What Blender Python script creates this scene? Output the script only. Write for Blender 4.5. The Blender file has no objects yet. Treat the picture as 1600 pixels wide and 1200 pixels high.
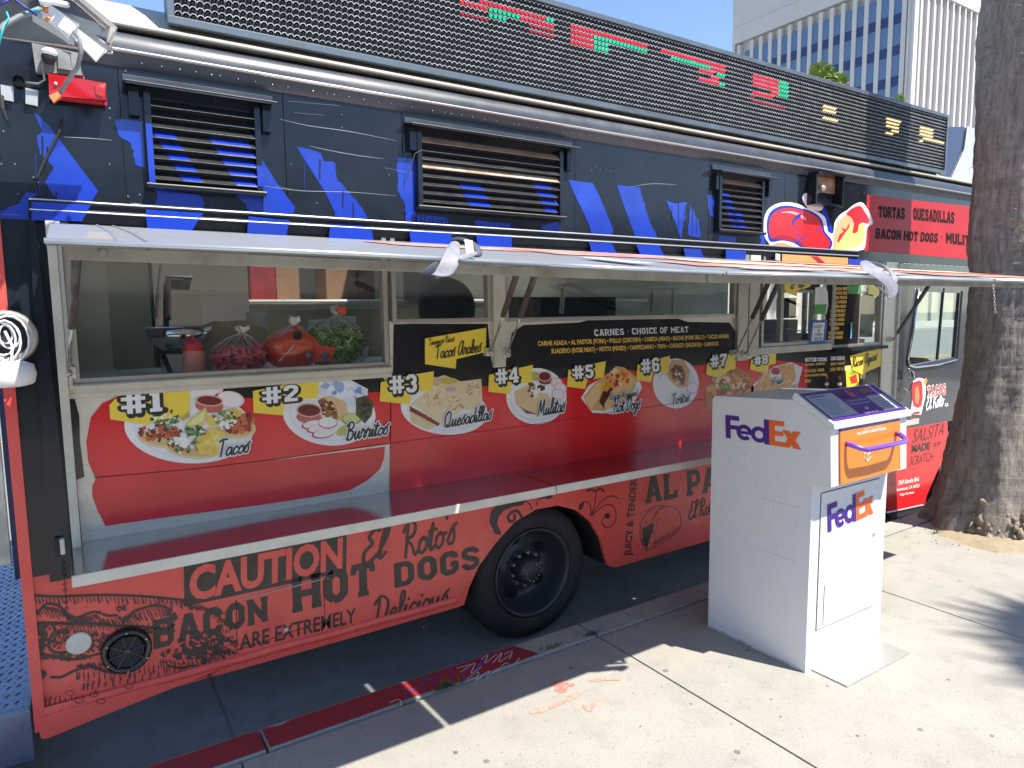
import bpy, bmesh, math, random
from mathutils import Vector, Matrix, noise
from mathutils.geometry import delaunay_2d_cdt, tessellate_polygon
rnd = random.Random(7)
S = bpy.context.scene
C = S.collection
# ------------------------------------------------------------ camera
YAW, PITCH, ROLL, FPX, EYE = 0.57623, 0.10981, -0.01134, 1071.08, 1.65
_r = Vector((math.cos(YAW), -math.sin(YAW), 0))
_w = Vector((math.sin(YAW)*math.cos(PITCH), math.cos(YAW)*math.cos(PITCH), -math.sin(PITCH)))
_u = _r.cross(_w)
RT = _r*math.cos(ROLL) + _u*math.sin(ROLL)
UP = -_r*math.sin(ROLL) + _u*math.cos(ROLL)
cam = bpy.data.objects.new('camera', bpy.data.cameras.new('camera')); C.objects.link(cam)
M = Matrix((( RT.x, UP.x, -_w.x, 0), (RT.y, UP.y, -_w.y, 0), (RT.z, UP.z, -_w.z, EYE), (0, 0, 0, 1)))
cam.matrix_world = M
cam.data.sensor_width = 36; cam.data.lens = FPX/1600*36
cam.data.clip_start = 0.05; cam.data.clip_end = 2000
S.camera = cam
# ------------------------------------------------------------ light
SUN = Vector((0.51, -1.0, 1.88)).normalized()          # towards the sun
EL = math.asin(SUN.z)
world = bpy.data.worlds.new('World'); S.world = world; world.use_nodes = True
nt = world.node_tree; bg = nt.nodes['Background']
sky = nt.nodes.new('ShaderNodeTexSky'); sky.sky_type = 'NISHITA'; sky.sun_disc = False
sky.sun_elevation = EL; sky.sun_rotation = math.atan2(SUN.x, SUN.y)
sky.air_density = 1.0; sky.dust_density = 0.15; sky.ozone_density = 3.2
nt.links.new(sky.outputs[0], bg.inputs[0]); bg.inputs[1].default_value = 0.13
sl = bpy.data.lights.new('sun', 'SUN'); sl.energy = 4.7; sl.angle = math.radians(0.53); sl.color = (1, .94, .84)
so = bpy.data.objects.new('sun', sl); C.objects.link(so)
so.rotation_euler = SUN.to_track_quat('Z', 'Y').to_euler(); so.location = (0, 0, 20)
S.view_settings.view_transform = 'Standard'; S.view_settings.look = 'None'
S.view_settings.exposure = 0.94; S.view_settings.gamma = 1; S.view_settings.use_curve_mapping = False
S.render.engine = 'CYCLES'
S.cycles.max_bounces = 10; S.cycles.transparent_max_bounces = 24; S.cycles.diffuse_bounces = 5
# ------------------------------------------------------------ pixel of the photograph -> point on a real plane
def ray(px, py): return RT*((px-800)/FPX) - UP*((py-600)/FPX) + _w
def onY(px, py, Y):
    d = ray(px, py); p = d*(Y/d.y); return Vector((p.x, p.y, p.z+EYE))
def onX(px, py, X):
    d = ray(px, py); p = d*(X/d.x); return Vector((p.x, p.y, p.z+EYE))
def onZ(px, py, z):
    d = ray(px, py); p = d*((z-EYE)/d.z); return Vector((p.x, p.y, p.z+EYE))
# ------------------------------------------------------------ materials
def lin(h):
    h = h.lstrip('#'); o = []
    for i in (0, 2, 4):
        c = int(h[i:i+2], 16)/255
        o.append(c/12.92 if c <= .04045 else ((c+.055)/1.055)**2.4)
    return (*o, 1)
_mats = {}
def mat(name, col, rough=.5, metal=0, coat=0, var=0, scale=8, bump=0, bscale=30, col2=None, rvar=0, emit=0, detail=4, spec=.5, stretch=None):
    if name in _mats: return _mats[name]
    m = bpy.data.materials.new(name); m.use_nodes = True; _mats[name] = m
    n = m.node_tree; b = n.nodes['Principled BSDF']
    c = lin(col) if isinstance(col, str) else (*col, 1)
    b.inputs['Base Color'].default_value = c; b.inputs['Roughness'].default_value = rough
    b.inputs['Metallic'].default_value = metal; b.inputs['Coat Weight'].default_value = coat
    b.inputs['Coat Roughness'].default_value = .06; b.inputs['Specular IOR Level'].default_value = spec
    if emit:
        b.inputs['Emission Color'].default_value = c; b.inputs['Emission Strength'].default_value = emit
    if var or bump or rvar:
        tc = n.nodes.new('ShaderNodeTexCoord'); mp = n.nodes.new('ShaderNodeMapping')
        n.links.new(tc.outputs['Object'], mp.inputs[0])
        if stretch: mp.inputs['Scale'].default_value = stretch
        t = n.nodes.new('ShaderNodeTexNoise'); t.inputs['Scale'].default_value = scale; t.inputs['Detail'].default_value = detail
        t.inputs['Roughness'].default_value = .62
        n.links.new(mp.outputs[0], t.inputs[0])
        if var:
            mx = n.nodes.new('ShaderNodeMix'); mx.data_type = 'RGBA'
            r = n.nodes.new('ShaderNodeValToRGB'); r.color_ramp.elements[0].position = .38; r.color_ramp.elements[1].position = .66
            n.links.new(t.outputs[0], r.inputs[0]); n.links.new(r.outputs[0], mx.inputs[0])
            c2 = (lin(col2) if isinstance(col2, str) else (*col2, 1)) if col2 else tuple(min(1, v*(1-var)) for v in c[:3])+(1,)
            mx.inputs[6].default_value = c; mx.inputs[7].default_value = c2
            n.links.new(mx.outputs[2], b.inputs['Base Color'])
        if rvar:
            mr = n.nodes.new('ShaderNodeMapRange'); mr.inputs[1].default_value = .3; mr.inputs[2].default_value = .7
            mr.inputs[3].default_value = max(.02, rough-rvar); mr.inputs[4].default_value = min(1, rough+rvar)
            n.links.new(t.outputs[0], mr.inputs[0]); n.links.new(mr.outputs[0], b.inputs['Roughness'])
        if bump:
            t2 = n.nodes.new('ShaderNodeTexNoise'); t2.inputs['Scale'].default_value = bscale; t2.inputs['Detail'].default_value = 3
            n.links.new(mp.outputs[0], t2.inputs[0])
            bp = n.nodes.new('ShaderNodeBump'); bp.inputs['Strength'].default_value = 1; bp.inputs['Distance'].default_value = bump
            n.links.new(t2.outputs[0], bp.inputs['Height']); n.links.new(bp.outputs[0], b.inputs['Normal'])
    return m
def glassmat(name, tint, refl=1.0, rough=.0, base=.04):
    if name in _mats: return _mats[name]
    m = bpy.data.materials.new(name); m.use_nodes = True; _mats[name] = m
    n = m.node_tree; n.nodes.remove(n.nodes['Principled BSDF'])
    tr = n.nodes.new('ShaderNodeBsdfTransparent'); tr.inputs[0].default_value = (*tint, 1)
    gl = n.nodes.new('ShaderNodeBsdfGlossy'); gl.inputs['Roughness'].default_value = rough; gl.inputs[0].default_value = (refl, refl, refl, 1)
    lw = n.nodes.new('ShaderNodeLayerWeight'); lw.inputs[0].default_value = .5       # Schlick reflectance, the same from both sides of the pane
    pw_ = n.nodes.new('ShaderNodeMath'); pw_.operation = 'POWER'; pw_.inputs[1].default_value = 5; n.links.new(lw.outputs['Facing'], pw_.inputs[0])
    ad = n.nodes.new('ShaderNodeMath'); ad.operation = 'MULTIPLY_ADD'; ad.inputs[1].default_value = .95; ad.inputs[2].default_value = .045+base; ad.use_clamp = True
    n.links.new(pw_.outputs[0], ad.inputs[0])
    mx = n.nodes.new('ShaderNodeMixShader')
    n.links.new(ad.outputs[0], mx.inputs[0]); n.links.new(tr.outputs[0], mx.inputs[1]); n.links.new(gl.outputs[0], mx.inputs[2])
    n.links.new(mx.outputs[0], n.nodes['Material Output'].inputs[0])
    return m
# ------------------------------------------------------------ mesh builder
class MB:
    def __init__(s): s.v = []; s.f = []; s.m = []
    def add(s, vs, fs, mi=0):
        o = len(s.v); s.v += [tuple(v) for v in vs]; s.f += [tuple(o+i for i in f) for f in fs]; s.m += [mi]*len(fs); return s
    def box(s, x0, x1, y0, y1, z0, z1, mi=0):
        return s.add([(x0,y0,z0),(x1,y0,z0),(x1,y1,z0),(x0,y1,z0),(x0,y0,z1),(x1,y0,z1),(x1,y1,z1),(x0,y1,z1)],
              [(0,3,2,1),(4,5,6,7),(0,1,5,4),(1,2,6,5),(2,3,7,6),(3,0,4,7)], mi)
    def quad(s, a, b, c, d, mi=0): return s.add([a,b,c,d], [(0,1,2,3)], mi)
    def prism(s, pts, off, mi=0):       # a planar outline pushed along a vector
        n = len(pts); P = [Vector(p) for p in pts]; off = Vector(off); o = len(s.v)
        s.v += [tuple(p) for p in P] + [tuple(p+off) for p in P]
        tri = tessellate_polygon([P])
        for t in tri:
            s.f.append(tuple(o+i for i in t)); s.m.append(mi)
            s.f.append(tuple(o+n+i for i in reversed(t))); s.m.append(mi)
        for i in range(n):
            j = (i+1) % n; s.f.append((o+i, o+j, o+n+j, o+n+i)); s.m.append(mi)
        return s
    def sheet(s, pts, mi=0):
        P = [Vector(p) for p in pts]; o = len(s.v); s.v += [tuple(p) for p in P]
        for t in tessellate_polygon([P]): s.f.append(tuple(o+i for i in t)); s.m.append(mi)
        return s
    def tube(s, pts, r, n=8, mi=0, caps=True, r2=None):
        P = [Vector(p) for p in pts]; k = len(P); o = len(s.v); up = None
        for i, p in enumerate(P):
            d = (P[min(i+1, k-1)] - P[max(i-1, 0)]).normalized()
            if up is None: up = Vector((0,0,1)) if abs(d.z) < .9 else Vector((1,0,0))
            a = d.cross(up).normalized(); b = a.cross(d).normalized(); up = b
            rr = r if r2 is None else r+(r2-r)*i/(k-1)
            for j in range(n):
                t = 2*math.pi*j/n; s.v.append(tuple(p + a*(math.cos(t)*rr) + b*(math.sin(t)*rr)))
        for i in range(k-1):
            for j in range(n):
                j2 = (j+1) % n; s.f.append((o+i*n+j, o+i*n+j2, o+(i+1)*n+j2, o+(i+1)*n+j)); s.m.append(mi)
        if caps:
            s.f.append(tuple(o+j for j in reversed(range(n)))); s.m.append(mi)
            s.f.append(tuple(o+(k-1)*n+j for j in range(n))); s.m.append(mi)
        return s
    def lathe(s, prof, c=(0,0,0), axis='z', n=24, mi=0, a0=0, a1=None):     # prof: (radius, height)
        full = a1 is None; a1 = 2*math.pi if full else a1; m = n if full else n+1; o = len(s.v)
        for r_, h in prof:
            for j in range(m):
                t = a0+(a1-a0)*j/n; x, y = r_*math.cos(t), r_*math.sin(t)
                q = {'z': (x, y, h), 'y': (x, h, y), 'x': (h, x, y)}[axis]
                s.v.append((c[0]+q[0], c[1]+q[1], c[2]+q[2]))
        for i in range(len(prof)-1):
            for j in range(n):
                j2 = (j+1) % m; s.f.append((o+i*m+j, o+i*m+j2, o+(i+1)*m+j2, o+(i+1)*m+j)); s.m.append(mi)
        return s
    def ball(s, c, r, n=8, mi=0, sc=(1,1,1)):
        o = len(s.v); k = n//2+1
        for i in range(k):
            a = math.pi*i/(k-1)
            for j in range(n):
                t = 2*math.pi*j/n
                s.v.append((c[0]+r*sc[0]*math.sin(a)*math.cos(t), c[1]+r*sc[1]*math.sin(a)*math.sin(t), c[2]+r*sc[2]*math.cos(a)))
        for i in range(k-1):
            for j in range(n):
                j2 = (j+1) % n; s.f.append((o+i*n+j, o+(i+1)*n+j, o+(i+1)*n+j2, o+i*n+j2)); s.m.append(mi)
        return s
    def build(s, name, mats, parent=None, smooth=False, bevel=0, seg=2, label=None, kind=None):
        me = bpy.data.meshes.new(name); me.from_pydata(s.v, [], s.f)
        if not isinstance(mats, (list, tuple)): mats = [mats]
        for m in mats: me.materials.append(m)
        me.polygons.foreach_set('material_index', s.m)
        if smooth: me.polygons.foreach_set('use_smooth', [True]*len(s.f))
        me.validate()
        if bevel or smooth:
            bm = bmesh.new(); bm.from_mesh(me); bmesh.ops.remove_doubles(bm, verts=bm.verts, dist=1e-5)
            if bevel:
                ed = [e for e in bm.edges if len(e.link_faces) == 2 and e.calc_face_angle(0) > .5]
                bmesh.ops.bevel(bm, geom=ed, offset=bevel, segments=seg, affect='EDGES', profile=.7, clamp_overlap=True)
            bmesh.ops.recalc_face_normals(bm, faces=bm.faces)
            bm.to_mesh(me); bm.free()
        me.update()
        o = bpy.data.objects.new(name, me); C.objects.link(o)
        if parent: o.parent = parent
        if label: o['label'] = label
        if kind: o['kind'] = kind
        return o
def empty(name, label, cat, loc=(0,0,0), group=None, kind=None, parent=None):
    o = bpy.data.objects.new(name, None); C.objects.link(o); o.location = loc; o.empty_display_size = .2
    if label: o['label'] = label
    if cat: o['category'] = cat
    if group: o['group'] = group
    if kind: o['kind'] = kind
    if parent: o.parent = parent
    return o
def tag(o, label, cat, group=None):
    o['label'] = label; o['category'] = cat
    if group: o['group'] = group
    return o
def origin(o, p):       # move a childless top-level mesh's origin to its foot
    p = Vector(p); o.data.transform(Matrix.Translation(-p)); o.location = p; return o
def rel(e):             # after children were built in world coordinates: keep them put under a moved Empty
    for c in e.children: c.location = -e.location
    return e
# ------------------------------------------------------------ 2D art: strokes, letters, outlines
def smooth_pts(pts, k=5, closed=False):
    P = [Vector(p[:2]) for p in pts]; n = len(P); out = []
    g = (lambda i: P[i % n]) if closed else (lambda i: P[max(0, min(n-1, i))])
    for i in range(n if closed else n-1):
        a, b, c, d = g(i-1), g(i), g(i+1), g(i+2)
        for j in range(k):
            t = j/k; out.append(.5*((2*b)+(c-a)*t+(2*a-5*b+4*c-d)*t*t+(3*b-a-3*c+d)*t**3))
    if not closed: out.append(P[-1])
    return out
def stroke(pts, w, round_=True, n=8, taper=False):
    out = []; P = [Vector(p[:2]) for p in pts]; L = len(P)
    for i in range(L-1):
        a, b = P[i], P[i+1]; d = b-a
        if d.length < 1e-7: continue
        wa = wb = w
        if taper:
            wa = w*(.25+.75*math.sin(math.pi*i/(L-1))); wb = w*(.25+.75*math.sin(math.pi*(i+1)/(L-1)))
        q = Vector((-d.y, d.x)).normalized(); out.append([a-q*wa/2, b-q*wb/2, b+q*wb/2, a+q*wa/2])
    for i, p in enumerate(P):
        if (round_ or 0 < i < L-1) and not taper:
            out.append([p+Vector((math.cos(2*math.pi*(j+.5)/n), math.sin(2*math.pi*(j+.5)/n)))*w/2 for j in range(n)])
    return out
def union(polys, depth=0):
    vs, fs = [], []
    for p in polys:
        if len(p) < 3: continue
        ar = sum(p[i][0]*p[(i+1) % len(p)][1]-p[(i+1) % len(p)][0]*p[i][1] for i in range(len(p)))
        if abs(ar) < 1e-12: continue
        q = p if ar > 0 else list(reversed(p)); fs.append(list(range(len(vs), len(vs)+len(q)))); vs += [Vector((v[0], v[1])) for v in q]
    if not fs: return [], []
    def area(P, F): return sum(abs(sum(P[f[i]][0]*P[f[(i+1) % len(f)]][1]-P[f[(i+1) % len(f)]][0]*P[f[i]][1] for i in range(len(f))))*.5 for f in F)
    tot = area(vs, fs); lo = max(area(vs, [f]) for f in fs); best = None
    for k in range(10):
        e = (1e-6, 1e-5, 1e-7, 3e-5)[k % 4]; sc_ = 1e-5*k
        P = [Vector((v.x+rnd.uniform(-sc_, sc_), v.y+rnd.uniform(-sc_, sc_))) for v in vs]
        r = delaunay_2d_cdt(P, [], fs, 0, e); F = [f for f, o in zip(r[2], r[5]) if o]; a = area(r[0], F)
        if not depth and len(polys) > 6 and a > tot*1.0: continue
        if best is None or a < best[0]: best = (a, r[0], F)
        if a <= tot: 
            # a face wrongly filled shows as area far from any stroke: test triangle centres
            bad = 0
            for f in sorted(F, key=lambda f: -area(r[0], [f]))[:24]:
                c = sum((r[0][i] for i in f), Vector((0, 0)))/len(f); ok = False
                for g in fs:
                    s_ = [ (vs[g[(i+1) % len(g)]]-vs[g[i]]).cross(c-vs[g[i]]) for i in range(len(g))]
                    if all(q >= -1e-6 for q in s_) or (len(g) > 12): ok = True; break
                if not ok: bad += area(r[0], [f])
            if bad < 1e-4*tot: return r[0], F
            if best is None or bad < best[0]: best = (bad, r[0], F)
    if len(polys) < 8 or depth > 3: return best[1], best[2]
    h = len(polys)//2; A = union(polys[:h], depth+1); B = union(polys[h:], depth+1); n0 = len(A[0])
    return list(A[0])+list(B[0]), list(A[1])+[[i+n0 for i in f] for f in B[1]]
def art(name, tris, place, m, parent, **kw):      # tris=(verts2d, faces); place: (u,v)->world point
    b = MB(); b.add([place(v[0], v[1]) for v in tris[0]], [tuple(f) for f in tris[1]])
    return b.build(name, m, parent, **kw)
def fit(bl, br, tl, w, h):              # (u in 0..w, v in 0..h) -> world, from three world corners
    ex, ez = (br-bl)/w, (tl-bl)/h
    return lambda u, v: bl+ex*u+ez*v
# slab-serif block capitals: strokes on a 0..w by 0..1 grid
def slab(ch):
    s = .16; o = .13; w = .74; a, b = o, w-o
    def sf(x, y, l=.13): return ([(x-l-.02, y), (x+l+.02, y)], .115)
    B = .06; T = .94; oc = lambda x0, x1, y0, y1, c=.16: [(x0+c, y0), (x1-c, y0), (x1, y0+c), (x1, y1-c), (x1-c, y1), (x0+c, y1), (x0, y1-c), (x0, y0+c), (x0+c, y0)]
    if ch == 'B': return w, [([(a, 0.0), (a, 1)], .2), ([(0, B), (b-.12, B), (b, .18), (b, .38), (b-.1, .51), (b, .62), (b, .82), (b-.12, T), (0, T)], .16), ([(a, .51), (b-.1, .51)], .13)]
    if ch == 'A': return w+.08, [([(.14, .03), (.38, .97)], .19), ([(.68, .03), (.44, .97)], .19), ([(.2, .3), (.62, .3)], .12), sf(.14, B), sf(.68, B), ([(.26, T), (.54, T)], .12)]
    if ch == 'C': return w, [([(b, .3), (b, .2), (b-.13, .08), (a+.13, .08), (a, .22), (a, .78), (a+.13, .92), (b-.13, .92), (b, .8), (b, .7)], .2)]
    if ch == 'O': return w, [(oc(a, b, .09, .91), .2)]
    if ch == 'N': return w+.06, [([(a, 0), (a, 1)], .18), ([(b+.06, 0), (b+.06, 1)], .18), ([(a, .93), (b+.06, .07)], .18), sf(a, B, .12), sf(a-.03, T, .1), sf(b+.06, T, .12)]
    if ch == 'H': return w+.08, [([(a, 0), (a, 1)], .2), ([(b+.08, 0), (b+.08, 1)], .2), ([(a, .5), (b, .5)], .15), sf(a, B), sf(a, T), sf(b+.08, B), sf(b+.08, T)]
    if ch == 'T': return w, [([(w/2, 0), (w/2, 1)], .2), ([(.02, .92), (w-.02, .92)], .16), ([(.07, .92), (.07, .7)], .12), ([(w-.07, .92), (w-.07, .7)], .12), sf(w/2, B, .15)]
    if ch == 'D': return w, [([(a, 0), (a, 1)], .2), ([(0, .08), (b-.14, .08), (b, .24), (b, .76), (b-.14, .92), (0, .92)], .17)]
    if ch == 'G': return w, [([(b, .7), (b, .8), (b-.13, .92), (a+.13, .92), (a, .78), (a, .22), (a+.13, .08), (b-.13, .08), (b, .2), (b, .45), (.42, .45)], .19)]
    if ch == 'S': return w, [([(b, .72), (b, .8), (b-.13, .92), (a+.13, .92), (a, .8), (a, .66), (a+.1, .56), (b-.1, .46), (b, .36), (b, .2), (b-.13, .08), (a+.13, .08), (a, .2), (a, .3)], .18)]
    if ch == 'L': return w, [([(a+.03, 0), (a+.03, 1)], .2), ([(0, .08), (b, .08)], .16), ([(b+.04, .0), (b+.04, .32)], .13), sf(a+.03, T, .14)]
    if ch == 'P': return w, [([(a, 0), (a, 1)], .2), ([(0, .92), (b-.12, .92), (b, .8), (b, .55), (b-.12, .43), (a, .43)], .16), sf(a, B, .15)]
    if ch == 'R': return w+.04, [([(a, 0), (a, 1)], .2), ([(0, .92), (b-.12, .92), (b, .8), (b, .58), (b-.12, .47), (a, .47)], .16), ([(b-.2, .47), (b, .08), (w+.04, .06)], .16), sf(a, B, .12)]
    if ch == 'E': return w-.04, [([(a, 0), (a, 1)], .2), ([(0, .08), (b, .08)], .16), ([(0, .92), (b, .92)], .16), ([(a, .5), (b-.12, .5)], .14), ([(b, 0), (b, .28)], .12), ([(b, 1), (b, .72)], .12)]
    if ch == 'F': return w-.04, [([(a, 0), (a, 1)], .2), ([(0, .92), (b, .92)], .16), ([(a, .5), (b-.1, .5)], .14), ([(b, 1), (b, .72)], .12), sf(a, B, .14)]
    if ch == 'I': return .4, [([(.2, 0), (.2, 1)], .2), ([(.02, .07), (.38, .07)], .13), ([(.02, .93), (.38, .93)], .13)]
    if ch == 'M': return w+.22, [([(a, 0), (a, 1)], .17), ([(w+.22-o, 0), (w+.22-o, 1)], .17), ([(a, .95), (.48, .35), (w+.22-o, .95)], .17), sf(a, B, .11), sf(w+.22-o, B, .11)]
    if ch == 'Q': return w, [(oc(a, b, .09, .91), .2), ([(.4, .3), (.68, .0)], .14)]
    if ch == 'U': return w, [([(a, 1), (a, .22), (a+.13, .08), (b-.13, .08), (b, .22), (b, 1)], .19), sf(a, T, .12), sf(b, T, .12)]
    if ch == '#': return .8, [([(.28, 0), (.28, 1)], .19), ([(.56, 0), (.56, 1)], .19), ([(0, .32), (.8, .32)], .17), ([(.0, .69), (.8, .69)], .17)]
    if ch == '1': return .46, [([(.26, 0), (.26, 1)], .24), ([(.04, .08), (.46, .08)], .17), ([(.05, .86), (.26, .86)], .2)]
    if ch == '2': return .66, [([(.12, .68), (.12, .82), (.22, .91), (.44, .91), (.54, .82), (.54, .62), (.14, .2), (.14, .1)], .21), ([(.04, .1), (.62, .1)], .2)]
    if ch == '3': return .64, [([(.12, .72), (.12, .82), (.22, .91), (.42, .91), (.52, .8), (.52, .62), (.4, .52), (.52, .4), (.52, .2), (.42, .09), (.22, .09), (.12, .18), (.12, .28)], .21), ([(.3, .52), (.42, .52)], .18)]
    if ch == '4': return .7, [([(.48, 0), (.48, 1)], .22), ([(.42, .95), (.08, .35), (.08, .3)], .17), ([(.02, .3), (.7, .3)], .18), ([(.3, .07), (.66, .07)], .14)]
    if ch == '5': return .64, [([(.58, .91), (.15, .91), (.15, .58), (.4, .58), (.52, .48), (.52, .2), (.42, .09), (.22, .09), (.12, .18), (.12, .28)], .21)]
    if ch == '6': return .64, [([(.52, .74), (.52, .82), (.42, .91), (.22, .91), (.12, .8), (.12, .2), (.22, .09), (.42, .09), (.52, .2), (.52, .42), (.42, .53), (.14, .53)], .21)]
    if ch == '7': return .62, [([(.04, .91), (.54, .91), (.52, .78), (.26, .3), (.26, .0)], .22), ([(.08, 1), (.08, .72)], .14)]
    if ch == '8': return .64, [(oc(.12, .52, .09, .5, .1), .2), (oc(.12, .52, .54, .91, .1), .2)]
    if ch == "'": return .2, [([(.1, 1), (.1, .75)], .16)]
    if ch == '.': return .34, [([(.12, .5), (.22, .5)], .14)]
    return .4, []
# brush script: points in x-height units (x-height .45 of cap height 1)
SC = {
 'a': (.44, [[(.36,.38),(.2,.46),(.06,.28),(.05,.08),(.16,.0),(.3,.16),(.38,.42),(.36,.14),(.4,.0),(.5,.1)]]),
 'b': (.4, [[(.08,.1),(.22,.5),(.26,.9),(.14,.96),(.08,.4),(.1,.05),(.24,.0),(.36,.2),(.3,.42),(.4,.38)]]),
 'c': (.36, [[(.34,.36),(.24,.46),(.08,.3),(.05,.08),(.16,-.01),(.38,.14)]]),
 'd': (.46, [[(.34,.38),(.18,.46),(.05,.26),(.06,.04),(.2,.02),(.34,.3),(.46,1.0),(.38,.3),(.4,.02),(.52,.1)]]),
 'e': (.36, [[(.04,.16),(.26,.28),(.28,.42),(.16,.44),(.04,.22),(.08,.02),(.2,-.01),(.4,.16)]]),
 'g': (.42, [[(.34,.38),(.18,.46),(.05,.26),(.1,.04),(.26,.16),(.37,.42),(.26,-.3),(.1,-.4),(.06,-.24),(.44,.1)]]),
 'h': (.46, [[(.04,.1),(.24,.6),(.24,.96),(.12,.8),(.08,.0)],[(.1,.2),(.26,.46),(.34,.38),(.3,.06),(.38,.0),(.5,.12)]]),
 'i': (.22, [[(.0,.12),(.12,.44),(.08,.08),(.14,.0),(.26,.12)],[(.2,.64),(.21,.68)]]),
 'l': (.24, [[(.0,.1),(.22,.6),(.26,.96),(.14,.98),(.08,.3),(.12,.0),(.28,.12)]]),
 'm': (.66, [[(.0,.2),(.1,.46),(.1,.0)],[(.1,.14),(.26,.46),(.32,.36),(.3,.0)],[(.3,.14),(.48,.46),(.54,.36),(.5,.04),(.58,.0),(.7,.12)]]),
 'n': (.46, [[(.0,.2),(.1,.46),(.1,.0)],[(.1,.14),(.28,.46),(.35,.36),(.31,.04),(.38,.0),(.5,.12)]]),
 'o': (.4, [[(.22,.46),(.07,.32),(.05,.08),(.16,-.01),(.32,.12),(.34,.34),(.24,.45),(.3,.36),(.46,.4)]]),
 'p': (.44, [[(.02,.2),(.14,.46),(.06,-.42)],[(.12,.2),(.28,.46),(.36,.26),(.26,.02),(.12,.06)],[(.3,.03),(.48,.12)]]),
 'r': (.36, [[(.02,.24),(.12,.54),(.16,.42),(.3,.42),(.22,.1),(.28,.0),(.4,.12)]]),
 's': (.34, [[(.0,.12),(.2,.5),(.28,.22),(.2,.02),(.04,.04)],[(.2,.5),(.36,.62)]]),
 't': (.28, [[(.0,.14),(.2,.8),(.1,.1),(.16,.0),(.3,.12)],[(.04,.56),(.34,.6)]]),
 'u': (.46, [[(.0,.2),(.1,.44),(.06,.1),(.16,.0),(.34,.42),(.32,.06),(.38,.0),(.5,.12)]]),
 'f': (.3, [[(.0,.1),(.24,.7),(.24,.98),(.14,.8),(.08,-.36)],[(.02,.44),(.3,.46)]]),
 'w': (.6, [[(.0,.3),(.08,.44),(.06,.08),(.16,.0),(.3,.4),(.28,.08),(.38,.0),(.52,.3),(.5,.46),(.66,.4)]]),
 'A': (.6, [[(.5,.9),(.34,1.0),(.1,.6),(.06,.16),(.18,.0),(.38,.3),(.54,.98),(.46,.2),(.52,.0),(.64,.12)]]),
 'B': (.56, [[(.16,.94),(.1,.0)],[(.0,.8),(.2,1.02),(.44,.96),(.44,.7),(.2,.54),(.44,.46),(.46,.16),(.26,-.02),(.04,.08)]]),
 'D': (.62, [[(.2,.94),(.12,.0)],[(.0,.78),(.24,1.04),(.54,.8),(.5,.3),(.26,.0),(.02,.06)]]),
 'E': (.5, [[(.46,.92),(.3,1.0),(.14,.8),(.28,.56),(.06,.36),(.1,.02),(.3,.0),(.48,.16)]]),
 'H': (.62, [[(.02,.86),(.18,1.0),(.1,.0)],[(.5,1.02),(.42,.4),(.46,.0),(.6,.12)],[(.1,.44),(.46,.56)]]),
 'M': (.76, [[(.02,.0),(.2,.96),(.3,.2),(.56,1.0),(.56,.2),(.62,.0),(.76,.12)]]),
 'N': (.66, [[(.02,.0),(.16,.96),(.4,.04),(.56,1.02)]]),
 'Q': (.62, [[(.3,1.0),(.08,.76),(.04,.2),(.18,.0),(.42,.2),(.5,.8),(.34,1.0),(.2,.86)],[(.2,.16),(.4,.0),(.6,.1)]]),
 'R': (.58, [[(.18,.94),(.1,.0)],[(.0,.76),(.22,1.04),(.46,.9),(.4,.62),(.16,.5),(.34,.3),(.46,.0),(.6,.12)]]),
 'T': (.5, [[(.0,.86),(.22,.98),(.5,.96)],[(.26,.96),(.2,.0)]]),
 'W': (.76, [[(.02,.92),(.1,.04),(.34,.8),(.38,.04),(.7,1.0)]]),
 'F': (.5, [[(.0,.86),(.22,.98),(.52,.96)],[(.24,.96),(.16,.0)],[(.1,.5),(.4,.54)]]),
 "'": (.12, [[(.1,1.0),(.06,.82)]]), ' ': (.26, []), '&': (.5, [[(.5,.1),(.1,.7),(.2,.9),(.34,.76),(.06,.3),(.1,.02),(.3,.0),(.5,.4)]]),
}
def slab_polys(txt, grow=0, gap=.1, fat=0):
    out = []; x = 0
    for ch in txt:
        if ch == ' ': x += .42; continue
        w, ss = slab(ch)
        for pts, t in ss: out += stroke([(px+x, py) for px, py in pts], t+grow+fat, round_=grow > 0)
        x += w+gap
    return out, x-gap
def script_polys(txt, wt=.085, slant=.22, grow=0, track=1.0):
    out = []; x = 0
    for ch in txt:
        w, ss = SC.get(ch, SC[' '])
        for pts in ss: out += stroke([(p.x+x+slant*p.y, p.y) for p in smooth_pts(pts, 4)], wt+grow, n=8)
        x += w*track
    return out, x
_sans = {}
def sans(txt, bold=0.0):
    k = (txt, bold)
    if k in _sans: return _sans[k]
    cu = bpy.data.curves.new('t', 'FONT'); cu.body = txt; cu.offset = bold; cu.resolution_u = 3
    o = bpy.data.objects.new('t', cu); C.objects.link(o)
    me = bpy.data.meshes.new_from_object(o.evaluated_get(bpy.context.evaluated_depsgraph_get()))
    vs = [Vector((v.co.x, v.co.y)) for v in me.vertices]; fs = [tuple(p.vertices) for p in me.polygons]
    bpy.data.objects.remove(o); bpy.data.curves.remove(cu); bpy.data.meshes.remove(me)
    x0 = min(v.x for v in vs); x1 = max(v.x for v in vs); y1 = max(v.y for v in vs); y0 = min(v.y for v in vs)
    if not any(c in txt for c in 'gjpqyQ,()'): pass
    y0 = 0 if y0 > -.1*(y1) else y0
    vs = [Vector((v.x-x0, v.y-y0)) for v in vs]
    _sans[k] = ((vs, fs), x1-x0, y1-y0); return _sans[k]
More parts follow.
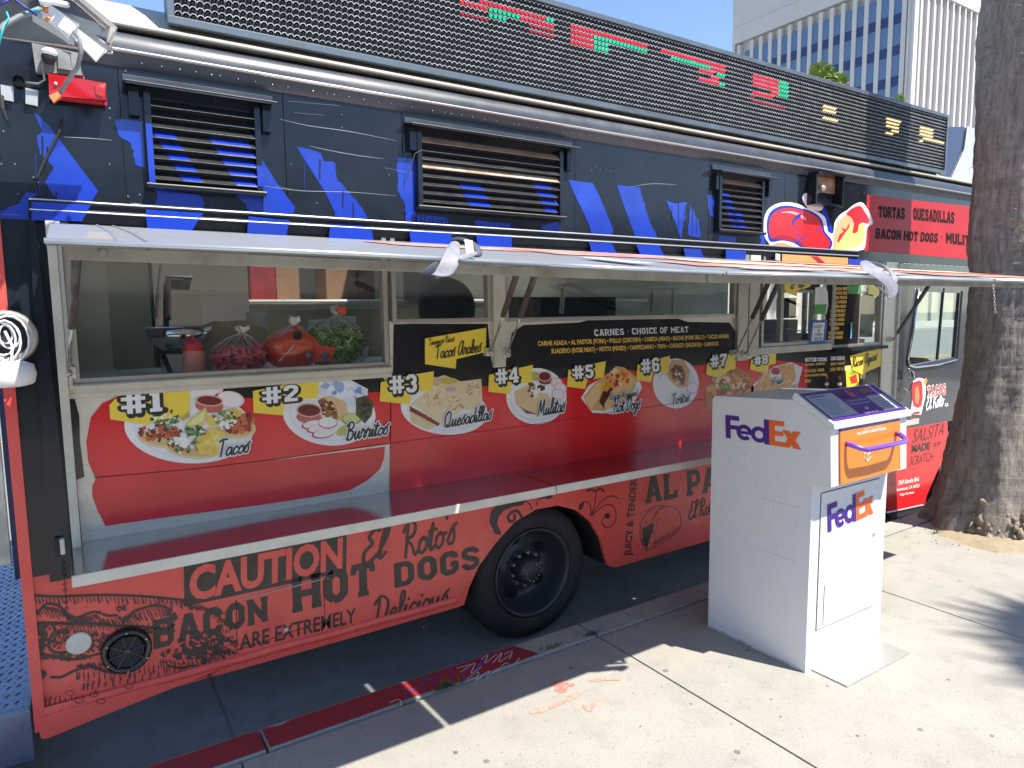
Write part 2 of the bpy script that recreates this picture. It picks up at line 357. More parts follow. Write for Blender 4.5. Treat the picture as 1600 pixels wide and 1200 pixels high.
def write(name, txt, font, bl, br, tl, m, parent, Y=None, bold=.0, wt=.085, grow=0, shift=(0,0), track=1.0, fat=0, **kw):
    """lettering between three traced corners (pixels on plane Y, or world points)"""
    if Y is not None: bl, br, tl = onY(*bl, Y), onY(*br, Y), onY(*tl, Y)
    if font == 'sans': t, w, h = sans(txt, bold)
    elif font == 'slab':
        p, w = slab_polys(txt, grow, fat=fat); t = union(p); h = 1
    else:
        p, w = script_polys(txt, wt, grow=grow, track=track); t = union(p); h = 1
    pl = fit(bl, br, tl, w, h)
    return art(name, t, lambda u, v: pl(u+shift[0], v+shift[1]), m, parent, **kw)
def decal(name, pts, Y, m, parent, **kw):        # traced outline on the plane Y
    b = MB(); b.sheet([onY(px, py, Y) for px, py in pts]); return b.build(name, m, parent, **kw)
def curve_px(name, strokes, Y, w, m, parent, smooth=True, taper=False, **kw):   # strokes traced in pixels, w in metres
    polys = []
    for st in strokes:
        P = [onY(x, y, Y) for x, y in st]; P = [(p.x, p.z) for p in P]
        if smooth and len(P) > 2: P = smooth_pts(P, 4)
        polys += stroke(P, w, taper=taper)
    t = union(polys); return art(name, t, lambda u, v: Vector((u, Y, v)), m, parent, **kw)
def jag(pts, amp, step=6, sides=None):
    out = []; n = len(pts)
    for i in range(n):
        a, b = pts[i], pts[(i+1) % n]; out.append(a)
        if sides is not None and i not in sides: continue
        L = math.hypot(b[0]-a[0], b[1]-a[1]); k = int(L/step)
        for j in range(1, k):
            t = j/k; q = amp*rnd.uniform(-1, 1)*(1.6 if rnd.random() < .2 else .6)
            out.append((a[0]+(b[0]-a[0])*t+q, a[1]+(b[1]-a[1])*t+rnd.uniform(-.3, .3)*amp))
    return out
# ============================================================ SETTING
def concrete(name, c1, c2, c3, rough=.85, sc=1.0, obj=True):
    if name in _mats: return _mats[name]
    m = bpy.data.materials.new(name); m.use_nodes = True; _mats[name] = m
    n = m.node_tree; b = n.nodes['Principled BSDF']; b.inputs['Roughness'].default_value = rough; b.inputs['Specular IOR Level'].default_value = .25
    tc = n.nodes.new('ShaderNodeNewGeometry')
    def noi(s, d, r=.6):
        t = n.nodes.new('ShaderNodeTexNoise'); t.inputs['Scale'].default_value = s; t.inputs['Detail'].default_value = d; t.inputs['Roughness'].default_value = r
        n.links.new(tc.outputs['Position'], t.inputs[0]); return t.outputs[0]
    def ramp(src, p0, p1):
        r = n.nodes.new('ShaderNodeMapRange'); r.inputs[1].default_value = p0; r.inputs[2].default_value = p1; n.links.new(src, r.inputs[0]); return r.outputs[0]
    def mix(f, a, c, k=1.0):
        x = n.nodes.new('ShaderNodeMix'); x.data_type = 'RGBA'
        if k != 1.0:
            q = n.nodes.new('ShaderNodeMath'); q.operation = 'MULTIPLY'; q.inputs[1].default_value = k; n.links.new(f, q.inputs[0]); f = q.outputs[0]
        n.links.new(f, x.inputs[0])
        if isinstance(a, tuple): x.inputs[6].default_value = a
        else: n.links.new(a, x.inputs[6])
        x.inputs[7].default_value = c; return x.outputs[2]
    big = noi(1.3*sc, 5, .62); mid = noi(7*sc, 5, .65); fine = noi(170*sc, 3, .7); pit = noi(60*sc, 2, .5)
    o = mix(ramp(big, .42, .62), (*c1, 1), (*c2, 1)); o = mix(ramp(mid, .5, .78), o, (*c3, 1), .75)
    o = mix(ramp(fine, .52, .72), o, tuple(v*.5 for v in c3)+(1,), .55); o = mix(ramp(pit, .66, .74), o, tuple(v*.4 for v in c3)+(1,), .6)
    n.links.new(o, b.inputs['Base Color'])
    bp = n.nodes.new('ShaderNodeBump'); bp.inputs['Distance'].default_value = .003; n.links.new(fine, bp.inputs['Height']); n.links.new(bp.outputs[0], b.inputs['Normal'])
    return m
m_walk = concrete('sidewalk_concrete', (.395, .375, .335), (.35, .335, .30), (.285, .272, .245))
m_kerb = concrete('kerb_concrete', (.42, .40, .37), (.34, .33, .31), (.25, .24, .23))
m_gutter = concrete('gutter_concrete', (.24, .245, .25), (.19, .195, .20), (.13, .135, .14))
m_asph = concrete('asphalt', (.26, .26, .26), (.22, .22, .22), (.18, .18, .18))
m_joint = mat('joint_dirt', '#3a342c', .95, var=.5, scale=30)
m_red = mat('red_kerb_paint', (.38, .03, .04), .6, var=.55, scale=9, col2=(.26, .035, .045), detail=8)
m_chalkw = mat('white_marker', (.7, .7, .68), .7); m_chalkb = mat('blue_marker', (.06, .11, .5), .6)
m_pink = mat('faded_red_spray', (.56, .13, .11), .8, var=.5, scale=60, col2=(.5, .3, .26), detail=6)
m_pinkf = mat('very_faded_red_spray', (.54, .22, .18), .85, var=.6, scale=45, col2=(.47, .38, .32), detail=6)

b = MB(); b.quad((-60,2.69,-.155),(400,2.69,-.155),(400,400,-.155),(-60,400,-.155)); street = b.build('street', m_asph, kind='structure')
g = empty('gutter', None, None, kind='structure')           # concrete gutter pan along the kerb, one slab per pour
for x0, x1 in ((-4.5,-1.2),(-1.2,.49),(.49,3.85),(3.85,7.3),(7.3,11),(11,15)):
    MB().box(x0+.006, x1-.006, 2.705, 5.4, -.3, -.15).build('gutter_slab', m_gutter, g, bevel=.006)
MB().quad((-60,-60,-.03),(400,-60,-.03),(400,2.545,-.03),(-60,2.545,-.03)).build('ground', m_joint, kind='structure')
walk = empty('sidewalk', None, None, kind='structure')
_sl = {}
def slab_at(x0, x1, y0, y1):
    k = (round(x1-x0, 3), round(y1-y0, 3))
    if k not in _sl:
        o = MB().box(0, k[0]-.008, 0, k[1]-.008, -.1, 0).build('sidewalk_slab', m_walk, walk, bevel=.006); _sl[k] = o.data
    else:
        o = bpy.data.objects.new('sidewalk_slab', _sl[k]); C.objects.link(o); o.parent = walk
    o.location = (x0, y0, 0)
xs = [2.155+1.715*i for i in range(-4, 9)]
for i in range(len(xs)-1):
    for y0, y1 in ((.58, 2.535), (-1.4, .58), (-3.4, -1.4), (-5.4, -3.4)):
        slab_at(xs[i], xs[i+1], y0, y1)
kerb = empty('kerb', None, None, kind='structure')
for x0, x1 in ((-4.5,-1.1),(-1.1,.535),(.535,2.155),(2.155,3.87),(3.87,5.585),(5.585,7.3),(7.3,9.0),(9.0,14)):
    MB().box(x0+.004, x1-.004, 2.545, 2.7, -.3, .002).build('kerb_stone', m_kerb, kerb, bevel=.012, seg=3)
red = MB()
for x0, x1 in ((-3.0,-1.106),(-1.094,.528),(.545,1.765)):
    n = int((x1-x0)*40); top, bot = [], []
    for i in range(n+1):
        x = x0+(x1-x0)*i/n; q = noise.noise(Vector((x*3, 0, 0))); q2 = noise.noise(Vector((x*9, 4, 0)))
        e = -.02*max(0, q2*2.0-.35); top.append((x, 2.688+e, .0045)); bot.append((x, 2.552+max(0, q*.018+.004*q2), .0045))
    if x1 > 1.7: top[-1] = (1.73, 2.69, .0045); bot[-1] = (1.80, 2.556, .0045)
    for i in range(n): red.quad(bot[i], bot[i+1], top[i+1], top[i])
    for i in range(n): red.quad(top[i], top[i+1], (top[i+1][0], 2.703, -.012), (top[i][0], 2.703, -.012))
red.build('red_paint', m_red, kerb, label='dull red paint worn at the edges along the kerb top')
def ground_strokes(name, sts, w, z, m, parent, **kw):
    polys = []
    for st in sts:
        P = [onZ(x, y, z) for x, y in st]; P = [(p.x, p.y) for p in P]
        if len(P) > 2: P = smooth_pts(P, 4)
        polys += stroke(P, w)
    t = union(polys); return art(name, t, lambda u, v: Vector((u, v, z)), m, parent, **kw)
ground_strokes('marker_scribble', [[(720,1050),(742,1036),(736,1052),(752,1042)],[(730,1060),(748,1050),(744,1062),(764,1048),(760,1060),(778,1044)],
   [(752,1030),(762,1024),(758,1036),(776,1022)],[(770,1036),(784,1020),(780,1034),(796,1024)],[(776,1050),(790,1036),(800,1040),(812,1028)],[(714,1044),(735,1038)],
   [(742,1066),(752,1058)],[(788,1022),(800,1018),(796,1030)],[(610,1098),(620,1093),(627,1096),(626,1102)]], .0042, .0065, m_chalkw, kerb)
ground_strokes('marker_scribble', [[(630,1085),(645,1077),(660,1071),(660,1063),(668,1057),(690,1060)],[(700,1072),(706,1055),(704,1042)],[(722,1068),(726,1050),(738,1036)],
   [(740,1052),(752,1034),(745,1048),(760,1030)],[(668,1060),(684,1066)],[(700,1040),(716,1034),(736,1028)]], .005, .006, m_chalkb, kerb)
for pts, w, m in (([(863,1069),(878,1066),(872,1077),(880,1079),(884,1070),(893,1070)], .03, m_pink), ([(925,1063),(945,1061),(965,1061)], .022, m_pinkf),
                  ([(833,1112),(850,1108),(880,1095),(905,1083)], .03, m_pinkf), ([(932,1094),(925,1103),(915,1103),(922,1109)], .028, m_pinkf)):
    ground_strokes('spray_mark', [pts], w, .002, m, walk)
m_gum = mat('gum_stain', (.20, .19, .17), .8, var=.3, scale=30)
for px, py, r_ in ((1040,1048,.014),(892,1044,.012),(902,1007,.008),(1152,1175,.012),(1293,1072,.006),(1438,1140,.010),(1500,908,.008),(1340,1150,.007),(1168,1016,.012),(1220,1120,.006),(1482,1062,.008),(712,1176,.010),(760,1190,.012),(1550,1150,.007),(1080,1100,.006)):
    p_ = onZ(px, py, 0); b = MB(); b.sheet([(p_.x+r_*rnd.uniform(.7, 1.15)*math.cos(a), p_.y+r_*rnd.uniform(.7, 1.15)*math.sin(a), .0015) for a in [k*.5236 for k in range(12)]]); b.build('gum_spot', m_gum, walk)
# tree well: a ragged mound of dry soil round the trunk
m_dirt = concrete('dry_soil', (.40, .33, .23), (.33, .27, .19), (.24, .19, .13), sc=2.2)
TX, TY = 5.70, 2.226
b = MB(); N = 46
def edge_r(a):
    return .78+.10*noise.noise(Vector((math.cos(a)*1.7, math.sin(a)*1.7, 3)))+.05*noise.noise(Vector((math.cos(a)*6, math.sin(a)*6, 8)))
for k in range(9):
    for j in range(N):
        a = 2*math.pi*j/N; r_ = edge_r(a)*(k/8); x = TX+.12+r_*math.cos(a)*1.0; y = TY-.14+r_*math.sin(a)*.62
        h = .05*(1-(k/8)**2.2)+.012*noise.noise(Vector((x*9, y*9, 0)))*(1 if k < 8 else 0) - (.004 if k == 8 else 0)
        b.v.append((x, min(y, 2.54), h if y < 2.54 else .004))
for k in range(8):
    for j in range(N):
        j2 = (j+1) % N; b.f.append((k*N+j, k*N+j2, (k+1)*N+j2, (k+1)*N+j)); b.m.append(0)
b.build('soil', m_dirt, smooth=True, kind='structure')
# crumbs, pebbles and weeds along the kerb joint
m_peb = mat('pebble', (.2, .17, .14), .9, var=.5, scale=90); b = MB()
for i in range(260):
    if i < 60: x, y = rnd.uniform(.0, 6), 2.54+rnd.gauss(0, .02)
    elif i < 200: a = rnd.uniform(0, 6.28); r_ = rnd.uniform(.5, 1.0); x, y = TX+r_*math.cos(a), TY-.1+r_*.65*math.sin(a)
    else: x, y = rnd.uniform(.8, 6), rnd.uniform(.8, 2.5)
    s_ = rnd.uniform(.002, .006) if i < 200 else rnd.uniform(.002, .0045)
    b.ball((x, min(y, 2.535) if i > 59 else y, .004 if i >= 60 else .002), s_, 5, 0, (1, rnd.uniform(.7, 1.3), .5))
b.build('pebbles', m_peb, kind='stuff')
m_weed = mat('weed_green', (.10, .17, .035), .7, var=.4, scale=60)
def weed(px, py, nbl, s_, label):
    p = onZ(px, py, 0); b = MB()
    for i in range(nbl):
        a = rnd.uniform(0, 6.28); q = Vector((rnd.gauss(0, s_*.7), rnd.gauss(0, s_*.14), 0)); h = s_*rnd.uniform(.25, .7); d = Vector((math.cos(a), math.sin(a), 0))*s_*rnd.uniform(.2, .7)
        n_ = Vector((-d.y, d.x, 0)).normalized()*s_*.05
        b.add([q-n_, q+n_, q+d*.5+n_*.8+Vector((0,0,h*.8)), q+d*.5-n_*.8+Vector((0,0,h*.8)), q+d+Vector((0,0,h))], [(0,1,2,3),(3,2,4)])
    o = b.build('weed', m_weed); o.location = p; tag(o, label, 'weed', 'weeds in the kerb joint')
weed(925, 992, 70, .035, 'widest green weed patch in the kerb joint, where a sidewalk joint meets it')
weed(863, 1013, 40, .035, 'small green weed in the kerb joint just past the end of the red paint')
weed(696, 1075, 60, .05, 'tall green weed in the joint beside the red kerb under the scribbles')
weed(638, 1100, 20, .025, 'tiny green weed by the thin sunlit line across the red kerb')
weed(1462, 834, 16, .05, 'pale green leaf tuft on the soil at the foot of the palm trunk')

# ============================================================ near palm trunk
def bark(name, c1, c2, vert=True):
    if name in _mats: return _mats[name]
    m = bpy.data.materials.new(name); m.use_nodes = True; _mats[name] = m
    n = m.node_tree; b_ = n.nodes['Principled BSDF']; b_.inputs['Roughness'].default_value = .9
    g_ = n.nodes.new('ShaderNodeTexCoord'); mp = n.nodes.new('ShaderNodeMapping'); mp.inputs['Scale'].default_value = (22, 22, 5) if vert else (1.4, 1.4, 9)
    n.links.new(g_.outputs['Object'], mp.inputs[0])
    t = n.nodes.new('ShaderNodeTexNoise'); t.inputs['Scale'].default_value = 1.6; t.inputs['Detail'].default_value = 8; t.inputs['Roughness'].default_value = .72; n.links.new(mp.outputs[0], t.inputs[0])
    mp2 = n.nodes.new('ShaderNodeMapping'); mp2.inputs['Scale'].default_value = (3, 3, 60); n.links.new(g_.outputs['Object'], mp2.inputs[0])
    t2 = n.nodes.new('ShaderNodeTexNoise'); t2.inputs['Scale'].default_value = 1.2; t2.inputs['Detail'].default_value = 4; n.links.new(mp2.outputs[0], t2.inputs[0])
    ad = n.nodes.new('ShaderNodeMath'); ad.operation = 'MULTIPLY_ADD'; ad.inputs[1].default_value = .22; n.links.new(t2.outputs[0], ad.inputs[0]); n.links.new(t.outputs[0], ad.inputs[2])
    r = n.nodes.new('ShaderNodeValToRGB'); r.color_ramp.elements[0].position = .42; r.color_ramp.elements[1].position = .82
    r.color_ramp.elements[0].color = (*c1, 1); r.color_ramp.elements[1].color = (*c2, 1); n.links.new(ad.outputs[0], r.inputs[0]); n.links.new(r.outputs[0], b_.inputs['Base Color'])
    bp = n.nodes.new('ShaderNodeBump'); bp.inputs['Distance'].default_value = .018; bp.inputs['Strength'].default_value = .9; n.links.new(ad.outputs[0], bp.inputs['Height']); n.links.new(bp.outputs[0], b_.inputs['Normal'])
    return m
m_bark = bark('palm_bark', (.14, .118, .106), (.40, .345, .30)); m_fib = mat('palm_fibre', (.30, .2, .11), .95, var=.4, scale=40)
m_fibg = mat('palm_fibre_grey', (.3, .28, .26), .95, var=.4, scale=40)
def trunk_mesh(H, prof, seed, n=40, rings=None):
    b = MB(); zs = []; z = 0
    while z < H: zs.append(z); z += (.03 if z < 3.8 else .25)
    zs.append(H)
    for k, z in enumerate(zs):
        r0 = prof(z)
        for j in range(n):
            a = 2*math.pi*j/n; d = Vector((math.cos(a), math.sin(a), 0))
            q = .035*noise.noise(Vector((d.x*3, d.y*3, z*1.6+seed)))+.014*noise.noise(Vector((d.x*9, d.y*9, z*5+seed)))
            if z < .5: q += (.5-z)*.16*noise.noise(Vector((d.x*4+7, d.y*4, z*3+seed)))
            ring = .0025*math.sin(z*60+2.5*noise.noise(Vector((d.x*2, d.y*2, z*2)))) if z < 4 else 0
            r_ = r0+q+ring; b.v.append((d.x*r_, d.y*r_, z))
    for k in range(len(zs)-1):
        for j in range(n):
            j2 = (j+1) % n; b.f.append((k*n+j, k*n+j2, (k+1)*n+j2, (k+1)*n+j)); b.m.append(0)
    return b
def pprof(z):
    return .225+.20*math.exp(-((z+.05)/.33)**1.1)+.06*math.exp(-((z-.5)/.5)**2)+ (0.03 if z > 1.85 else 0)*min(1, (z-1.85)/.2)
m_frond = mat('fan_frond', (.10, .17, .035), .45, var=.5, scale=3, col2=(.06, .11, .025)); m_frond2 = mat('dry_frond', (.30, .23, .12), .8, var=.3, scale=5)
def crown_mesh(n, R, seed, folds=14, droop=.5):
    rr = random.Random(seed); b = MB()
    for i in range(n):
        az = rr.uniform(0, 6.283); el = rr.uniform(-.7, 1.35); L = R*rr.uniform(.35, .6); d = Vector((math.cos(az)*math.cos(el), math.sin(az)*math.cos(el), math.sin(el)))
        side = Vector((-math.sin(az), math.cos(az), 0)); tip = d*L + Vector((0,0,-.12*L)); up = side.cross(d)
        b.tube([(0,0,0), d*L*.6+Vector((0,0,.03)), tip], .022, 4, 0, caps=False)
        FR = R*rr.uniform(.4, .55); mi = 1 if (el < -.35 and rr.random() < .7) else 0
        for k in range(folds):
            a = -1.75+3.5*(k+.5)/folds; w_ = FR*.055
            e = (d*math.cos(a)+side*math.sin(a)).normalized(); nn = (side*math.cos(a)-d*math.sin(a))*w_
            p1 = tip+e*FR*.55+up*.02*FR; p2 = tip+e*FR*rr.uniform(.85, 1.08)+Vector((0,0,-droop*FR*rr.uniform(.25, .6)))
            b.add([tip, p1-nn, p1+nn, p2], [(0,1,2),(1,3,2)], mi)
    return b
palm = empty('palm_tree', 'thick brown palm trunk rising out of frame in a sidewalk tree well, right edge', 'palm tree', (TX, TY, 0))
o = trunk_mesh(11.5, pprof, 1.0, 56).build('trunk', m_bark, palm, smooth=True); TR = o
o = crown_mesh(46, 2.3, 5).build('crown', [m_frond, m_frond2], palm); o.location = (0, 0, 11.5)
fib = MB(); fibg = MB()      # shaggy fibres and old leaf bases on the shaft and at the swollen foot
for i in range(620):
    a = rnd.uniform(2.4, 5.6); z = 1.86+rnd.random()**.8*2.4; r_ = pprof(z)+.01
    if i % 3 == 0: z = rnd.uniform(1.9, 2.35); a = rnd.uniform(3.6, 5.6)
    p = Vector((math.cos(a)*r_, math.sin(a)*r_, z)); t_ = Vector((-math.sin(a), math.cos(a), 0))*rnd.uniform(-.1, .12); w_ = Vector((0, 0, rnd.uniform(.0015, .004)))
    q = p+t_+Vector((math.cos(a), math.sin(a), 0))*rnd.uniform(.005, .03)+Vector((0,0,rnd.uniform(-.06, .03)))
    b = fib if rnd.random() < .6 else fibg; m_ = (p+q)/2+Vector((math.cos(a), math.sin(a), 0))*.012
    b.add([p-w_, p+w_, m_+w_, m_-w_, q], [(0,1,2,3),(3,2,4)])
fib.build('fibre', m_fib, palm, kind='stuff'); fibg.build('fibre', m_fibg, palm, kind='stuff')
b = MB()
for i in range(190):      # torn root stubs round the base
    a = rnd.uniform(3.2, 5.4); z = abs(rnd.gauss(0, .1)); r_ = pprof(z)+rnd.uniform(-.02, .015)
    c = Vector((math.cos(a)*r_, math.sin(a)*r_, z)); b.ball(c, rnd.uniform(.012, .035), 5, 0, (1, 1, rnd.uniform(.6, 2)))
b.build('root_mass', bark('root_bark', (.13, .10, .075), (.46, .38, .28)), palm, smooth=True, kind='stuff')

def far_palm(name_label, px, py, Y, R, seed, H=None):
    p = onY(px, py, Y); e = empty('palm_tree', name_label, 'palm tree', (p.x, p.y, -.15), group='fan palms across the street'); h = p.z+.15
    b = MB(); b.tube([(0,0,0),(.1,0,h*.5),(0,0,h)], .28, 10, r2=.17); b.build('trunk', m_bark, e, smooth=True)
    o = crown_mesh(60, R, seed, 16, .7).build('crown', [m_frondl, m_frond2], e); o.location = (0, 0, h)
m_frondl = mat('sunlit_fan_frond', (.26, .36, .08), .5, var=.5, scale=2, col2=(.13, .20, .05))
far_palm('leafy fan palm crown showing just above the LED sign in front of the office tower', 1283, 128, 26, 1.55, 3)
far_palm('smaller fan palm crown peeking over the right part of the LED sign', 1400, 166, 27, 1.0, 9)
far_palm('drooping dry fan palm crown just right of the leafy one above the LED sign', 1304, 134, 26.5, 1.1, 12)
# a street palm behind the photographer, whose fronds throw the soft shadow at the lower right
pb = empty('palm_tree', 'palm standing behind the camera, only its frond shadows fall in view', 'palm tree', (7.0, -4.7, 0))
b = MB(); b.tube([(0,0,0),(.05,0,4),(0,0,8.6)], .3, 16, r2=.2); b.build('trunk', m_bark, pb, smooth=True)
o = crown_mesh(26, 1.85, 21, 26, .6).build('crown', [m_frond, m_frond2], pb); o.location = (0, 0, 8.6)

# ============================================================ buildings
m_white = mat('tower_white', (.62, .595, .57), .7, var=.07, scale=.3); m_cream = mat('tower_rib_panel', (.50, .47, .455), .75, var=.06, scale=.4)
m_bglass = mat('tower_glass', (.12, .20, .36), .12, var=.3, scale=.25, spec=.7); m_sp = mat('tower_spandrel', (.028, .045, .15), .25, var=.25, scale=.3)
tw = empty('office_tower', 'white office tower with blue glass strips between vertical mullions and a ribbed side wall', 'building')
XB, YC, YF = 88.0, 45.9, 72.5; ZR = onY(1505, 0, YC).z; ZT = 48.0; ZW = 41.0; NW = 15; pitch = (YF-1.2-YC-1.6)/NW
MB().box(XB+.9, XB+60, YC+.6, YF+.9, -.15, ZT-.02).build('wall', m_white, tw)
MB().box(XB, XB+.9, YC, YF, ZW, ZT).build('parapet', m_white, tw); MB().box(XB-.12, XB, YC, YF, ZW+2.4, ZW+2.62).build('ledge', m_white, tw)
b = MB(); prof = []      # rounded far corner
for i in range(9):
    a = math.pi/2*i/8; prof.append((XB+1-math.cos(a), YF+math.sin(a)))
b.prism([(XB+1, YF, -.15)]+[(x, y, -.15) for x, y in prof], (0, 0, ZT+.15)).build('rounded_corner', m_white, tw)
FH = 3.68; z0 = 32.72+.6; ZW = z0+2*FH
shp = {}
def share(key, mk, parent, loc):
    if key not in shp: o = mk(); shp[key] = o.data; o.location = loc; return o
    o = bpy.data.objects.new(shp[key].name.split('.')[0], shp[key]); C.objects.link(o); o.parent = parent; o.location = loc; return o
for c_ in range(NW):
    y = YC+1.6+c_*pitch
    share('mul', lambda: MB().box(-.0, .9, 0, pitch*.36, 0, ZW+.15).build('mullion', m_white, tw, bevel=.06), tw, (XB, y-pitch*.36, -.15))
    for k in range(-8, 2):
        zb = z0+k*FH; top = min(zb+FH-1.2, ZW)
        if zb < 12 or top-zb < .3: continue
        H_ = round(top-zb, 2)
        share(('p', H_), lambda: MB().box(.16, .7, 0, pitch*.64, 0, H_).build('window_pane', m_bglass, tw), tw, (XB, y, zb))
        if zb+FH < ZW+3.3: share('s', lambda: MB().box(.14, .7, 0, pitch*.64, 0, 1.2-.02).build('spandrel_panel', m_sp, tw), tw, (XB, y, zb-1.2))
share('mul', None, tw, (XB, YF-1.0, -.15)); MB().box(XB, XB+.9, YC, YC+.85, -.15, ZW).build('corner_pier', m_white, tw)
MB().box(XB-.02, XB+60, YC+.3, YC+.6, -.15, ZR-.8).build('rib_panel', m_cream, tw); MB().box(XB-.04, XB+60, YC-.2, YC+.62, ZR-.8, ZT+.05).build('coping', m_white, tw)
for i in range(34):
    share('rib', lambda: MB().box(0, .34, 0, .5, 0, ZR-.6).build('rib', m_white, tw, bevel=.04), tw, (XB+1.1+i*1.56, YC-.1, -.15))
# far side of the street, seen through the cab and serving windows
m_fwalk = mat('far_paving', (.45, .43, .40), .9, var=.2, scale=.6); m_yel = mat('yellow_road_paint', (.62, .40, .05), .7, var=.3, scale=5)
MB().box(-30, 130, 24, 34, -.15, .0).build('far_sidewalk', m_fwalk, kind='structure')
MB().box(-30, 130, 11.6, 11.72, -.152, -.147).build('lane_line', m_yel, kind='structure'); MB().box(-30, 130, 11.9, 12.02, -.152, -.147).build('lane_line', m_yel, kind='structure')
m_shop = mat('far_shop_wall', (.42, .40, .35), .8, var=.2, scale=.4); m_shopd = mat('far_shop_opening', (.05, .07, .075), .3)
sb = empty('shop_row', 'low beige shop row across the street, seen only through the truck cab windows', 'building', (40, 34, 0))
MB().box(-40, 130, 34, 44, 0, 5.2).build('wall', m_shop, sb)
for i in range(33):
    if i < 17: share('shopwin', lambda: MB().box(0, 3.0, -.05, .02, 0, 2.9).build('shop_window', m_shopd, sb), sb, (-38+i*5, 34, .3))
    share('shopcol', lambda: MB().box(0, .7, -.25, .0, 0, 4.6).build('column', m_fwalk, sb), sb, (-39.6+i*5, 34, .0))
m_leaf = mat('hedge_leaf', (.07, .12, .03), .6, var=.5, scale=2)
def street_tree(x, y, h, seed, label):
    e = empty('street_tree', label, 'tree', (x, y, 0), group='round trees across the street'); rr = random.Random(seed)
    b = MB(); b.tube([(0,0,0),(.05,0,h*.35),(.1,.1,h*.6)], .14, 8, r2=.08)
    for i in range(5):
        a = rr.uniform(0, 6.28); b.tube([(.05,0,h*.35),(math.cos(a)*.5,math.sin(a)*.5,h*.55),(math.cos(a)*1.1,math.sin(a)*1.1,h*.78)], .06, 5, r2=.02)
    b.build('trunk', m_bark, e); b = MB()
    for i in range(1500):
        p = Vector((rr.gauss(0, 1), rr.gauss(0, 1), rr.gauss(0, 1))).normalized()*rr.random()**.35; p = Vector((p.x*h*.36, p.y*h*.36, h*.68+p.z*h*.3))
        s_ = rr.uniform(.08, .17); d1 = Vector((rr.gauss(0,1), rr.gauss(0,1), rr.gauss(0,1))).normalized()*s_; d2 = d1.cross(Vector((rr.gauss(0,1), rr.gauss(0,1), 1))).normalized()*s_*.6
        b.add([p-d1, p-d2, p+d1, p+d2], [(0,1,2,3)])
    b.build('crown', m_leaf, e)
street_tree(26, 27, 5.0, 1, 'bushy green street tree on the far sidewalk seen through the cab door window')
street_tree(12, 28, 5.4, 2, 'green street tree opposite the serving windows on the far sidewalk')
street_tree(52, 28, 4.6, 3, 'small green street tree far down the opposite sidewalk')
# frontage behind the photographer (it is what the shiny panels mirror)
m_front = mat('plaster_front', (.34, .34, .34), .8, var=.15, scale=.6)
fr = empty('storefront', 'tan plaster storefront behind the camera, outside the picture', 'building', (4, -11, 0))
MB().box(-14, 24, -16, -11, 0, 4.6).build('wall', m_front, fr)
for i in range(9):
    share('frwin', lambda: MB().box(0, 2.6, -.03, .06, 0, 2.7).build('window', m_shopd, fr), fr, (-12+i*4, -11, .5))
# ============================================================ FOOD TRUCK
E0 = EYE
truck = empty('food_truck', 'black, blue and red taco food truck parked at the kerb with serving flap raised', 'food truck', (3.2, 4.0, -.15))
m_black = mat('black_paint', (.0075, .010, .015), .2, coat=.15, rvar=.09, scale=2.2, bump=.0026, bscale=2.6, var=.5, col2=(.015, .02, .028), spec=.35)
m_black2 = mat('black_gloss_vinyl', (.016, .015, .015), .17, coat=.3, rvar=.05, scale=3, bump=.0012, bscale=2.2)
m_blue = mat('blue_paint', (.012, .045, .42), .22, coat=.5, rvar=.08, scale=3, bump=.0022, bscale=2.6, var=.35, col2=(.010, .035, .32))
m_redv = mat('red_vinyl', (.80, .024, .030), .18, coat=.15, rvar=.05, scale=3, bump=.0012, bscale=2.2, var=.25, col2=(.72, .016, .022))
m_reds = mat('red_skirt_vinyl', (.80, .105, .085), .33, coat=.1, rvar=.1, scale=5, bump=.0012, bscale=3, var=.3, col2=(.72, .08, .065), detail=8)
m_dred = mat('dark_red_print', (.40, .03, .03), .3); m_print = mat('faded_black_print', (.045, .036, .032), .35, var=.4, scale=14, col2=(.025, .02, .02), detail=8)
m_steel = mat('brushed_steel', (.70, .655, .55), .36, metal=.45, rvar=.12, scale=4, stretch=(1, 1, 14), bump=.0004, bscale=60)
m_counter = mat('steel_counter', (.50, .48, .47), .13, metal=1.0, rvar=.07, scale=6)
m_alu = mat('aluminium', (.66, .65, .61), .38, metal=.6, rvar=.12, scale=9, var=.2)
m_fas = mat('pale_painted_fascia', (.42, .41, .36), .5, var=.45, scale=7, col2=(.26, .24, .2), detail=8)
m_flap = mat('flap_aluminium', (.38, .40, .43), .34, metal=.3, var=.25, scale=5, rvar=.12, stretch=(.4, 3, 1))
m_lip = mat('counter_edge', (.66, .63, .54), .4, var=.15, scale=12)
m_cream = mat('roof_cream_paint', (.50, .47, .41), .55, var=.15, scale=3)
m_dark = mat('undercarriage', (.02, .02, .022), .7); m_rub = mat('tyre_rubber', (.022, .022, .023), .75, var=.4, scale=10, bump=.0008, bscale=50)
m_rim = mat('black_rim', (.032, .036, .045), .38, rvar=.1, scale=6); m_yellow = mat('yellow_sign_print', (.95, .70, .07), .3, coat=.2)
m_wht = mat('white_print', (.87, .87, .86), .3, coat=.2); m_blk = mat('black_print', (.02, .018, .018), .3, coat=.2)
m_orange = mat('orange_lettering', (.95, .58, .09), .35); m_trim = mat('paint_scuffed_edge', (.46, .44, .42), .35, metal=.5)
m_inner = mat('inner_steel', (.66, .67, .60), .4, metal=.15, rvar=.1, scale=3); m_inwall = mat('inner_wall', (.40, .40, .36), .5, metal=.2, var=.3, scale=1.2)
m_glass = glassmat('window_glass', (.98, .99, .97), base=0); m_wind = glassmat('cab_glass', (.94, .985, .965), base=0)
def P(x, z, y=2.9): return Vector((x, y, z))
L0, L1 = -.185, 7.7
